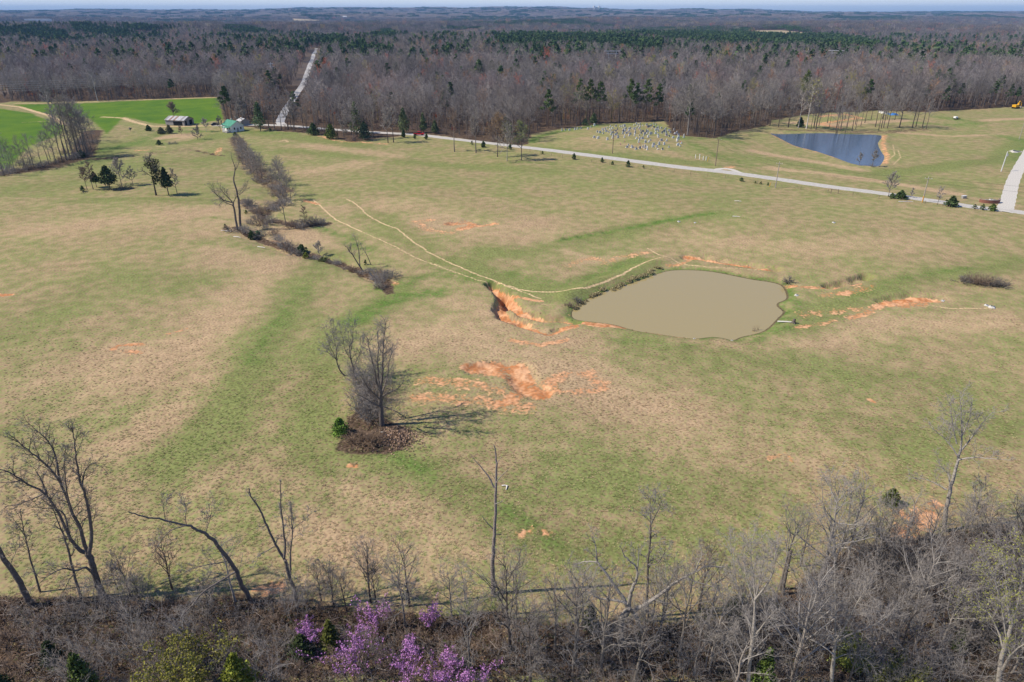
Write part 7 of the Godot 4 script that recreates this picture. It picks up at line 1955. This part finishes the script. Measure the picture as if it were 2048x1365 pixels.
	M.blue_roof = plain("blue roof", Color(0.12, 0.19, 0.36), 0.5)
	M.red_roof = plain("rust red roof", Color(0.38, 0.13, 0.08), 0.7)
	for c in [[99.77, -1883.27, 0.5, M.blue_roof, "white house with a bluish roof among the distant pines", 14.0], [-475.98, -1388.72, -0.6, M.rust2, "pale house in the woods left of the side road's end", 15.0], [-394.25, -1648.5, 0.4, M.red_roof, "red-roofed building in the distant woods", 14.0], [141.56, -2156.47, 0.3, M.rust2, "small pale building behind the bluish-roofed house", 9.0], [-1170.54, -5283.9, 0.2, M.rust2, "pale far building beyond the side road", 26.0]]:
		var o := thing("far_house", c[4], "house", Vector3(c[0], land(c[0], c[1]) + 5.0, c[1]), facing(c[0], c[1], 70) + c[2])
		var k: float = c[5]
		gabled(o, k * 0.7, k, k * 0.36, k * 0.58, M.siding)
		for s in [-1, 1]: roof_slope(o, k * 0.7, k, k * 0.36, k * 0.58, s, 2, [c[3]])
	for c in [[1060.0, -9800.0, "left of two tiny white water towers on the horizon"], [1126.0, -9800.0, "right of two tiny white water towers on the horizon"]]:
		var o := thing("water_tower", c[2], "water tower", Vector3(c[0], land(c[0], c[1]) + 10.0, c[1]))
		var g := Geo.new()
		g.tube(PackedVector3Array([Vector3(0, 0, 0), Vector3(0, 30, 0)]), PackedFloat32Array([5.0, 5.0]), 8)
		obj("leg", g, M.white, o)
		var t := Geo.new()
		t.tube(PackedVector3Array([Vector3(0, 28, 0), Vector3(0, 33, 0), Vector3(0, 46, 0), Vector3(0, 52, 0)]), PackedFloat32Array([6.0, 17.0, 17.0, 3.0]), 12)
		obj("tank", t, M.white, o)


# ---------------------------------------------------------------- the cemetery
func headstone(kind: int) -> Array:   # [stone, base]
	var w: float = [0.75, 1.1, 0.6, 0.55, 0.9][kind]
	var h: float = [1.05, 0.95, 1.35, 0.8, 1.25][kind]
	var prof := PackedVector2Array([Vector2(w / 2, 0.18), Vector2(-w / 2, 0.18)])
	if kind == 2:
		prof.append_array([Vector2(-w / 2, h * 0.8), Vector2(0, h + 0.35), Vector2(w / 2, h * 0.8)])
	elif kind == 1: prof.append_array([Vector2(-w / 2, h), Vector2(w / 2, h)])
	else:
		for k in 7: prof.append(Vector2(-cos(PI * k / 6.0) * w / 2, h - 0.25 + 0.25 * sin(PI * k / 6.0)))
	var g := Geo.new()
	g.extrude(prof, 0.22, Transform3D())
	var b := Geo.new()
	b.box(Transform3D(Basis(), Vector3(0, 0.06, 0)), Vector3(w + 0.3, 0.26, 0.45))
	return [g.mesh(), b.mesh()]

func make_cemetery() -> void:
	var mats := [plain("white marble", Color(0.74, 0.74, 0.71), 0.6), plain("grey granite", Color(0.42, 0.43, 0.44), 0.5), plain("pale granite", Color(0.58, 0.57, 0.55), 0.55), plain("dark granite", Color(0.20, 0.21, 0.23), 0.35)]
	var kinds := []
	for k in 5: kinds.append(headstone(k))
	var shapes := ["rounded", "broad flat-topped", "pointed", "small rounded", "tall rounded"]
	var shades := ["white", "grey", "pale", "dark"]
	var area := pts([41.25, -353.63, 43.42, -378.2, 54.37, -402.92, 69.89, -416.31, 81.82, -420.48, 89.77, -408.81, 89.39, -384.8, 85.4, -340.12, 79.28, -327.69, 67.83, -321.75, 55.22, -323.77, 46.43, -340.87])
	var b := box_of(area, 0.0)
	var n := 0
	var row := 0
	var z := b.position.y
	while z < b.end.y:
		var x := b.position.x + (row % 2) * 1.4
		while x < b.end.x:
			var p := Vector2(x + rng.randfn() * 0.35, z + rng.randfn() * 0.5)
			x += 2.5
			if not Geometry2D.is_point_in_polygon(p, area) or rng.randf() > 0.42: continue
			one_stone(p, kinds, mats, shapes, shades, "among the rows on the cemetery hill")
			n += 1
		z += 4.2
		row += 1
	for p in pts([27.71, -391.19, 29.74, -392.53, 31.89, -391.67, 35.02, -392.66, 36.56, -394.37, 38.65, -395.97, 42.19, -392.23, 44.84, -401.55, 47.59, -408.52]): one_stone(p, kinds, mats, shapes, shades, "in the sparse row left of the cemetery")
	for p in pts([78.85, -332.33, 79.41, -330.5, 56.45, -327.25, 57.93, -326.26, 59.64, -325.29, 62.1, -326.08]): one_stone(p, kinds, mats, shapes, shades, "on the cemetery slope nearest the road")
	# flowers laid at the graves
	var tints := [[Color(0.62, 0.10, 0.16), "red"], [Color(0.65, 0.42, 0.05), "yellow"], [Color(0.60, 0.22, 0.42), "pink"], [Color(0.70, 0.66, 0.62), "white"]]
	var looks := []
	for t in tints:
		var g := Geo.new()
		g.puff(Vector3(0, 0.3, 0), Vector3(0.3, 0.22, 0.3), 26, 0.22, t[0], rng)
		looks.append(g.mesh())
	for k in 34:
		var p := Vector2(rng.randf_range(b.position.x, b.end.x), rng.randf_range(b.position.y, b.end.y))
		if not Geometry2D.is_point_in_polygon(p, area): continue
		var o := obj("grave_flowers", looks[k % 4], M.veg)
		o.position = on(p.x, p.y)
		tag(o, "%s flowers laid among the cemetery headstones" % tints[k % 4][1], "flowers", "%s flowers at the graves" % tints[k % 4][1])

func one_stone(p: Vector2, kinds: Array, mats: Array, shapes: Array, shades: Array, where: String) -> void:
	var k: int = [0, 0, 1, 1, 2, 3, 3, 4][rng.randi() % 8]
	var m: int = [0, 0, 0, 1, 1, 2, 2, 3][rng.randi() % 8]
	var o := thing("headstone", "%s %s headstone %s" % [shades[m], shapes[k], where], "headstone", on(p.x, p.y), 0.35 + rng.randfn() * 0.06, "%s %s headstones %s" % [shades[m], shapes[k], where])
	o.rotation.x = rng.randfn() * 0.03
	o.scale = Vector3.ONE * rng.randf_range(0.9, 1.2)
	obj("stone", kinds[k][0], mats[m], o)
	obj("plinth", kinds[k][1], mats[2], o)


# ---------------------------------------------------------------- poles, wires, fences
func utility_pole(label: String, x: float, z: float, tall: float, turn: float, mat: Material, arm := true) -> Node3D:
	var o := thing("utility_pole", label, "utility pole", on(x, z), turn)
	var g := Geo.new()
	g.tube(PackedVector3Array([Vector3(0, -0.2, 0), Vector3(0, tall, 0)]), PackedFloat32Array([0.20, 0.13]), 8)
	obj("pole", g, mat, o)
	if arm: slab(o, "crossarm", Vector3(0, tall - 0.5, 0.2), Vector3(2.2, 0.14, 0.12), mat)
	for s in ([-1, 0, 1] if arm else [0]):
		var i := Geo.new()
		i.tube(PackedVector3Array([Vector3(s, tall - 0.43 if s != 0 else tall, 0.2 if s != 0 else 0.0), Vector3(s, tall - 0.2 if s != 0 else tall + 0.25, 0.2 if s != 0 else 0.0)]), PackedFloat32Array([0.06, 0.04]), 6)
		obj("insulator", i, M.white, o)
	return o

func wire(called: String, label: String, a: Vector3, b: Vector3, sag: float, r: float, mat: Material) -> void:
	var p := PackedVector3Array()
	var rr := PackedFloat32Array()
	for k in 13:
		var t := k / 12.0
		p.append(a.lerp(b, t) - a - Vector3(0, sag * 4.0 * t * (1.0 - t), 0))
		rr.append(r)
	var g := Geo.new()
	g.tube(p, rr, 4)
	var o := obj(called, g, mat)
	o.position = a
	tag(o, label, "wire")

func make_roadside() -> void:
	M.pole_wood = speckled("pole wood", Color(0.14, 0.105, 0.08), Color(0.28, 0.22, 0.17), 0.8)
	M.pole_grey = speckled("silvered pole wood", Color(0.28, 0.25, 0.22), Color(0.42, 0.38, 0.34), 0.8)
	M.pole_metal = plain("galvanised pole", Color(0.55, 0.56, 0.57), 0.5)
	M.cable = plain("cable", Color(0.03, 0.03, 0.03), 0.6)
	M.pale_cable = plain("pale conductor", Color(0.30, 0.31, 0.33), 0.6)
	var spots := [[45.91, -318.01, 10.79, "thin pole standing in front of the cemetery", M.pole_wood], [87.49, -296.97, 11.42, "dark utility pole beside the gravel turnout", M.pole_wood], [100.08, -258.72, 9.63, "grey-brown utility pole at the roadside fence in mid pasture", M.pole_grey], [141.7, -232.96, 8.7, "utility pole with a yellow guy guard beside the cedars", M.pole_grey]]
	var tops := []
	for s in spots:
		utility_pole(s[3], s[0], s[1], s[2], -0.35, s[4])
		tops.append(on(s[0], s[1]) + Vector3(0, s[2], 0))
	tops.append(Vector3(210.0, 10.0, -205.0))
	for k in 4: wire("overhead_wire", "thin overhead wire, %s span of the roadside line" % ["cemetery", "turnout", "middle", "right-hand"][k], tops[k], tops[k + 1], 1.2, 0.022, M.cable)
	for k in 4: wire("overhead_wire", "lower overhead wire, %s span of the roadside line" % ["cemetery", "turnout", "middle", "right-hand"][k], tops[k] - Vector3(0, 1.6, 0), tops[k + 1] - Vector3(0, 1.6, 0), 1.4, 0.022, M.cable)
	var guard := Geo.new()
	guard.tube(PackedVector3Array([Vector3(0, 0, 0), Vector3(0, 2.2, 0)]), PackedFloat32Array([0.21, 0.205]), 8)
	var gd := obj("pole_guard", guard, plain("ochre guard", Color(0.55, 0.30, 0.08), 0.6))
	gd.position = on(141.7, -232.96) + Vector3(0.0, 0.0, 0.02)
	tag(gd, "ochre sleeve round the foot of the pole beside the cedars", "pole guard")
	var lamp := thing("yard_pole", "pale metal pole with a transformer beside the gravel drive", "pole", on(201.24, -282.99), 0.3)
	var lp := Geo.new()
	var lh: float = [201.24, -282.99, 8.03][2]
	lp.tube(PackedVector3Array([Vector3(0, -0.2, 0), Vector3(0.25, lh, 0)]), PackedFloat32Array([0.24, 0.17]), 8)
	obj("pole", lp, M.pole_metal, lamp)
	var can := Geo.new()
	can.tube(PackedVector3Array([Vector3(0.62, lh - 1.9, 0), Vector3(0.62, lh - 0.9, 0)]), PackedFloat32Array([0.34, 0.34]), 10)
	obj("transformer", can, M.pole_metal, lamp)
	utility_pole("far pale pole at the meadow's right edge", 263.6, -364.77, 8.07, 0.2, M.pole_grey, false)
	# transmission line
	for c in [[104.48, -770.74, 23.33, "pale transmission tower with a wide crossarm among the pines"], [375.81, -858.11, 19.88, "transmission tower with a flat crossarm before the pine block"]]:
		var o := thing("transmission_tower", c[3], "transmission tower", Vector3(c[0], land(c[0], c[1]), c[1]), facing(c[0], c[1], 10))
		var h: float = c[2]
		for s in [-1, 1]:
			var g := Geo.new()
			g.tube(PackedVector3Array([Vector3(s * 0.8, 0, 0), Vector3(s * 4.6, h, 0)]), PackedFloat32Array([0.32, 0.24]), 6)
			obj("leg", g, M.pole_metal, o)
			var br := Geo.new()
			br.tube(PackedVector3Array([Vector3(s * 1.8, h * 0.35, 0.1), Vector3(-s * 3.4, h * 0.75, 0.1)]), PackedFloat32Array([0.12, 0.12]), 4)
			obj("brace", br, M.pole_metal, o)
		slab(o, "crossarm", Vector3(0, h, 0), Vector3(17.0, 0.55, 0.5), M.pole_metal)
		slab(o, "crossarm", Vector3(0, h - 2.6, 0), Vector3(12.0, 0.45, 0.4), M.pole_metal)
	var lt := [-205.93, -626.67, 21.6]
	var lat := thing("lattice_tower", "grey steel lattice pylon beside the straight side road", "pylon", Vector3(lt[0], land(lt[0], lt[1]), lt[1]), facing(lt[0], lt[1], 35))
	var lth: float = lt[2]
	for s in [[1, 1], [1, -1], [-1, -1], [-1, 1]]:
		var g := Geo.new()
		g.tube(PackedVector3Array([Vector3(s[0] * 2.6, 0, s[1] * 2.6), Vector3(s[0] * 0.6, lth * 0.82, s[1] * 0.6), Vector3(0, lth, 0)]), PackedFloat32Array([0.2, 0.15, 0.1]), 4)
		obj("leg", g, M.pole_metal, lat)
		var br := Geo.new()
		for k in 7:
			var t0 := k / 7.0 * 0.82
			var t1 := (k + 1) / 7.0 * 0.82
			var w0 := lerpf(2.6, 0.6, t0 / 0.82)
			var w1 := lerpf(2.6, 0.6, t1 / 0.82)
			br.tube(PackedVector3Array([Vector3(s[0] * w0, lth * t0, s[1] * w0), Vector3(-s[1] * w1, lth * t1, s[0] * w1)]), PackedFloat32Array([0.09, 0.09]), 3)
			br.tube(PackedVector3Array([Vector3(-s[1] * w0, lth * t0, s[0] * w0), Vector3(s[0] * w1, lth * t1, s[1] * w1)]), PackedFloat32Array([0.09, 0.09]), 3)
		obj("bracing", br, M.pole_metal, lat)
	for k in 3: slab(lat, "crossarm", Vector3(0, lth * [0.72, 0.83, 0.94][k], 0), Vector3([9.0, 8.0, 5.0][k], 0.35, 0.4), M.pole_metal)
	for k in 5:
		wire("transmission_wire", "%s pale conductor crossing above the green field" % ["lowest", "second lowest", "middle", "second highest", "highest"][k], Vector3(lt[0] + (k - 2) * 1.5, lat.position.y + lth * (0.70 + k * 0.06), lt[1] + (k - 2) * 1.2), Vector3(-430.0, 13.0 + k * 1.5, -455.0 - k * 2.0), 5.0, 0.075, M.pale_cable)
	# --- roadside fence
	var post := Geo.new()
	post.tube(PackedVector3Array([Vector3(0, -0.1, 0), Vector3(0.02, 1.35, 0)]), PackedFloat32Array([0.075, 0.065]), 6)
	var pm := post.mesh()
	var line := pts([8.39, -324.68, 27.31, -305.39, 49.11, -292.17, 67.1, -284.95, 85.57, -275.3, 100.77, -261.24, 116.01, -249.28, 129.47, -238.62, 140.95, -230.01, 153.15, -222.08, 163.23, -215.81])
	var along := PackedVector2Array()
	for k in line.size() - 1:
		var m := maxi(1, int(line[k].distance_to(line[k + 1]) / 6.5))
		for s in m: along.append(line[k].lerp(line[k + 1], float(s) / m))
	for k in along.size():
		var o := obj("fence_post", pm, M.pole_wood)
		o.position = on(along[k].x, along[k].y)
		o.rotation.z = rng.randfn() * 0.04
		tag(o, "weathered wooden post of the pasture fence along the road", "fence post", "posts of the roadside pasture fence")
	for e in 3:
		var g := Geo.new()
		var p := PackedVector3Array()
		var r := PackedFloat32Array()
		for q in along:
			p.append(on(q.x, q.y) + Vector3(0, 0.4 + e * 0.4, 0.06)); r.append(0.008)
		g.tube(p, r, 3)
		var w := obj("fence_wire", g, M.cable)
		tag(w, "%s strand of wire on the roadside pasture fence" % ["bottom", "middle", "top"][e], "fence wire")
	var brace := thing("fence_brace", "dark H-shaped fence brace of two posts and a rail", "fence brace", on(116.74, -248.39), -0.25)
	for s in [0.0, 2.4]:
		var g := Geo.new()
		g.tube(PackedVector3Array([Vector3(s, -0.1, 0), Vector3(s, 1.7, 0)]), PackedFloat32Array([0.12, 0.11]), 7)
		obj("post", g, M.pole_wood, brace)
	slab(brace, "rail", Vector3(1.2, 1.4, 0), Vector3(2.3, 0.13, 0.13), M.pole_wood)
	for c in [[81.88, -309.67, "first from the left"], [83.27, -308.03, "tallest"], [84.75, -307.24, "third from the left"], [85.77, -306.43, "last on the right"]]:
		var g := Geo.new()
		g.tube(PackedVector3Array([Vector3.ZERO, Vector3(0, 2.3 if c[2] == "tallest" else 1.7, 0)]), PackedFloat32Array([0.14, 0.14]), 8)
		var o := obj("marker_post", g, M.white)
		o.position = on(c[0], c[1])
		tag(o, "white marker post in the grass by the turnout, %s" % c[2], "marker post")
	for c in [[86, -304.71, "leaning yellow marker post by the white posts"], [98.41, -260.49, "leaning yellow marker post below the middle utility pole"]]:
		var g := Geo.new()
		g.tube(PackedVector3Array([Vector3.ZERO, Vector3(0.35, 1.7, 0)]), PackedFloat32Array([0.08, 0.08]), 6)
		var o := obj("marker_post", g, M.yellow)
		o.position = on(c[0], c[1])
		tag(o, c[2], "marker post")
	# --- brick planter at the drive mouth
	M.brick = speckled("red brick", Color(0.17, 0.07, 0.05), Color(0.32, 0.15, 0.11), 0.5)
	M.cap = plain("stone cap", Color(0.42, 0.36, 0.31), 0.8)
	var planter := thing("brick_planter", "curved low red brick planter wall filled with pale rocks at the drive mouth", "planter", on(165.7, -234.18), 0.0)
	var course := [Geo.new(), Geo.new(), Geo.new(), Geo.new(), Geo.new(), Geo.new()]
	var capg := Geo.new()
	for k in 40:
		var an := lerpf(-0.15, PI + 0.15, k / 39.0)
		var c := Vector3(cos(an) * 3.3, 0, sin(an) * 1.9)
		var turn := Basis(Vector3.UP, -atan2(cos(an) * 1.9, -sin(an) * 3.3))
		for e in 6:
			course[e].col = Color.WHITE
			var off := 0.5 if e % 2 else 0.0
			var a2 := lerpf(-0.15, PI + 0.15, (k + off) / 39.5)
			course[e].box(Transform3D(turn, Vector3(cos(a2) * 3.3, 0.1 + e * 0.2, sin(a2) * 1.9)), Vector3(0.26, 0.185, 0.24 + 0.01 * ((k + e) % 3)))
		capg.box(Transform3D(turn, c + Vector3(0, 1.24, 0)), Vector3(0.34, 0.1, 0.36))
	for e in 6: obj("brick_course", course[e], M.brick, planter)
	obj("cap", capg, M.cap, planter)
	M.rock = speckled("pale rock", Color(0.42, 0.41, 0.39), Color(0.66, 0.65, 0.62), 0.8)
	for c in [[Vector3(-0.9, 0.9, 0.1), 0.75, "darker rock in the brick planter"], [Vector3(0.3, 1.05, 0.4), 0.9, "largest white rock in the brick planter"], [Vector3(1.3, 0.95, 0.2), 0.7, "white rock at the right end of the brick planter"]]:
		var r := obj("rock", boulder(c[1]), M.rock)
		r.position = planter.position + c[0] + Vector3(0, -0.35, 0)
		tag(r, c[2], "rock")
	var box := thing("utility_box", "small pale utility box on the grass left of the brick planter", "utility box", on(160.24, -239.87), 0.2)
	slab(box, "cabinet", Vector3(0, 0.45, 0), Vector3(1.5, 0.9, 0.9), M.steel)
	slab(box, "lid", Vector3(0, 0.94, 0), Vector3(1.6, 0.08, 1.0), M.pole_metal)

func boulder(size: float) -> Geo:
	var g := Geo.new()
	var n := 8
	var rings := 5
	var f := []
	for j in rings + 1:
		var row := []
		for i in n:
			var a := PI * j / rings
			var b := TAU * i / n
			var d := size * (1.0 + 0.25 * sin(i * 2.3 + j * 1.7 + size * 9.0)) if j > 0 and j < rings else size
			row.append(Vector3(sin(a) * cos(b), cos(a) * 0.7, sin(a) * sin(b)) * d)
		f.append(row)
	for j in rings:
		for i in n:
			var i1 := (i + 1) % n
			g.quad(f[j + 1][i], f[j][i], f[j][i1], f[j + 1][i1])
	return g


# ---------------------------------------------------------------- small things in the grass
func make_small_things() -> void:
	var white := plain("bleached wood", Color(0.66, 0.63, 0.58), 0.8)
	for c in [[58.67, -133.28, Vector3(3.4, 0.18, 0.5), 0.5, "white weathered log on the muddy pond's right bank"], [-1.04, -76.21, Vector3(0.75, 0.1, 0.0), 0.0, "white bent stick in the grass behind the dead snag"], [78.34, -234.09, Vector3(2.2, 0.12, 0.6), 0.5, "white stick in the pasture below the road, upper one"], [71.17, -211.95, Vector3(2.2, 0.12, 0.8), 0.6, "white stick in the pasture below the road, lower one"],
			[136.43, -233.75, Vector3(5.0, 0.14, 0.2), 0.1, "long white pole lying along the fence by the cedars"], [-86.68, -200.7, Vector3(3.6, 0.14, 1.2), 0.4, "pale log in the grass left of the dead trunks"], [-81.43, -195.31, Vector3(2.4, 0.12, 0.8), 0.4, "short pale log below the dead trunks"], [-71.94, -187.88, Vector3(2.4, 0.12, 0.9), 0.4, "pale stick in the grass by the creek bend"]]:
		var g := Geo.new()
		var s: Vector3 = c[2]
		g.tube(PackedVector3Array([Vector3(-s.x / 2, 0.1, -s.z / 2), Vector3(0, 0.16, 0), Vector3(s.x / 2, 0.1, s.z / 2)]), PackedFloat32Array([s.y, s.y * 0.85, s.y * 0.6]), 6)
		if c[3] == 0.0: g.tube(PackedVector3Array([Vector3(s.x / 2, 0.12, 0), Vector3(s.x / 2 - 0.15, 0.12, 0.9)]), PackedFloat32Array([s.y, s.y * 0.6]), 6)
		else: g.tube(PackedVector3Array([Vector3(0, 0.15, 0), Vector3(s.x * 0.2, 0.35, s.z * 0.2 - 0.4)]), PackedFloat32Array([s.y * 0.5, 0.0]), 5)
		var o := obj("white_log", g, white)
		o.position = on(c[0], c[1])
		tag(o, c[4], "log")
	var stump := thing("stump", "dark stump at the end of the white log by the muddy pond", "stump", on(60.09, -132.77))
	var sg := Geo.new()
	sg.tube(PackedVector3Array([Vector3(0, -0.1, 0), Vector3(0.03, 0.4, 0), Vector3(0.1, 0.95, 0)]), PackedFloat32Array([0.5, 0.32, 0.26]), 8)
	obj("stump_body", sg, M.bark, stump)
	var sr := Geo.new()
	for k in 4: sr.tube(PackedVector3Array([Vector3(cos(k * 1.6) * 0.25, 0.2, sin(k * 1.6) * 0.25), Vector3(cos(k * 1.6) * 0.9, 0.0, sin(k * 1.6) * 0.9)]), PackedFloat32Array([0.14, 0.03]), 5)
	obj("roots", sr, M.bark, stump)
	for c in [[106.78, -139.76, 0.7, "pale boulder in the grass right of the orange gully"], [106.26, -140.89, 0.5, "smaller pale stone right of the orange gully"], [98.48, -144.28, 0.4, "tiny white stone beside the orange gully"], [37.45, -126.26, 0.3, "white stone at the muddy pond's lower shore"], [44.83, -125.21, 0.28, "white stone in the grass below the muddy pond"], [66.86, -148.77, 0.5, "pale stone right of the muddy pond"], [99.36, -205.5, 0.5, "pale stone in the pasture below the utility pole"], [52.22, -208.38, 0.5, "pale stone above the muddy pond, left of a pair"], [56.83, -206.79, 0.4, "pale stone above the muddy pond, right of a pair"]]:
		var r := obj("stone", boulder(c[2]), M.rock)
		r.position = on(c[0], c[1])
		tag(r, c[3], "stone")
	var spoil := obj("gravel_heap", boulder(2.6), M.gravel)
	spoil.position = on(238.86, -330.25) + Vector3(0, -0.6, 0)
	spoil.scale = Vector3(1.3, 0.7, 1.0)
	tag(spoil, "pale heap of gravel beside the drive", "gravel heap")
	# reeds at the muddy pond's lower right
	for c in [[50.9, -130.46, "left"], [51.43, -130.47, "middle"], [52.14, -131.01, "right"]]:
		var g := Geo.new()
		g.col = Color(0.16, 0.12, 0.08)
		for k in 6: g.tube(PackedVector3Array([Vector3(rng.randfn() * 0.12, -0.3, rng.randfn() * 0.12), Vector3(rng.randfn() * 0.3, 1.5, rng.randfn() * 0.3)]), PackedFloat32Array([0.03, 0.0]), 3)
		var o := obj("reeds", g, M.veg)
		o.position = Vector3(c[0], POND1_LEVEL, c[1])
		tag(o, "dark reed stalks standing in the muddy pond, %s of three" % c[2], "reeds")
	# grass tussocks in the nearer pasture
	var tuft := Geo.new()
	for k in 9:
		var an := k * 2.4
		var o := Vector3(cos(an), 0, sin(an))
		var p := o * 0.10 * rng.randf() + Vector3(0, 0.02, 0)
		var side := Vector3(-o.z, 0, o.x) * 0.06
		var tip := p + o * rng.randf_range(0.16, 0.34) + Vector3(0, rng.randf_range(0.06, 0.17), 0)
		var no := side.cross(tip - p).normalized()
		if no.y < 0.0: no = -no
		tuft.col = Color.WHITE * rng.randf_range(0.85, 1.2)
		if (p + side - (p - side)).cross(tip - (p - side)).dot(no) > 0.0: tuft.tri(p - side, tip, p + side, no)
		else: tuft.tri(p + side, tip, p - side, no)
	var places := []
	var tints := PackedColorArray()
	var clump := FastNoiseLite.new()
	clump.seed = 3
	clump.frequency = 0.22
	var f := pasture_paint
	for k in 210000:
		var d := 44.0 + rng.randf() * 106.0
		var x := rng.randf_range(-1.0, 1.0) * (d * 0.70 + 22.0)
		var z := -d
		if rng.randf() > (0.5 + clump.get_noise_2d(x, z) * 0.5) * (1.0 - smoothstep(60.0, 150.0, d)): continue
		if not in_view(Vector3(x, 0, z), 1.0): continue
		if pond_box1.has_point(Vector2(x, z)) and Geometry2D.is_point_in_polygon(Vector2(x, z), pond1): continue
		var c := pasture_rgb.get_pixel(clampi(int((x - f.x0) / (f.x1 - f.x0) * f.w), 0, f.w - 1), clampi(int((f.d1 + z) / (f.d1 - f.d0) * f.h), 0, f.h - 1)).srgb_to_linear()
		if c.r > c.g * 1.75: continue   # bare clay
		var s := rng.randf_range(0.55, 1.35) * 0.62
		c = c * rng.randf_range(1.0, 1.35)
		if rng.randf() < 0.2: c = c.lerp(Color(0.13, 0.19, 0.05), 0.45)
		elif rng.randf() < 0.3: c = c.lerp(Color(0.46, 0.36, 0.21), 0.5)
		c.a = 1.0
		places.append(stand(on(x, z), s))
		tints.append(c)
	scatter("grass", tuft, places, tints, "short tufted pasture grass")
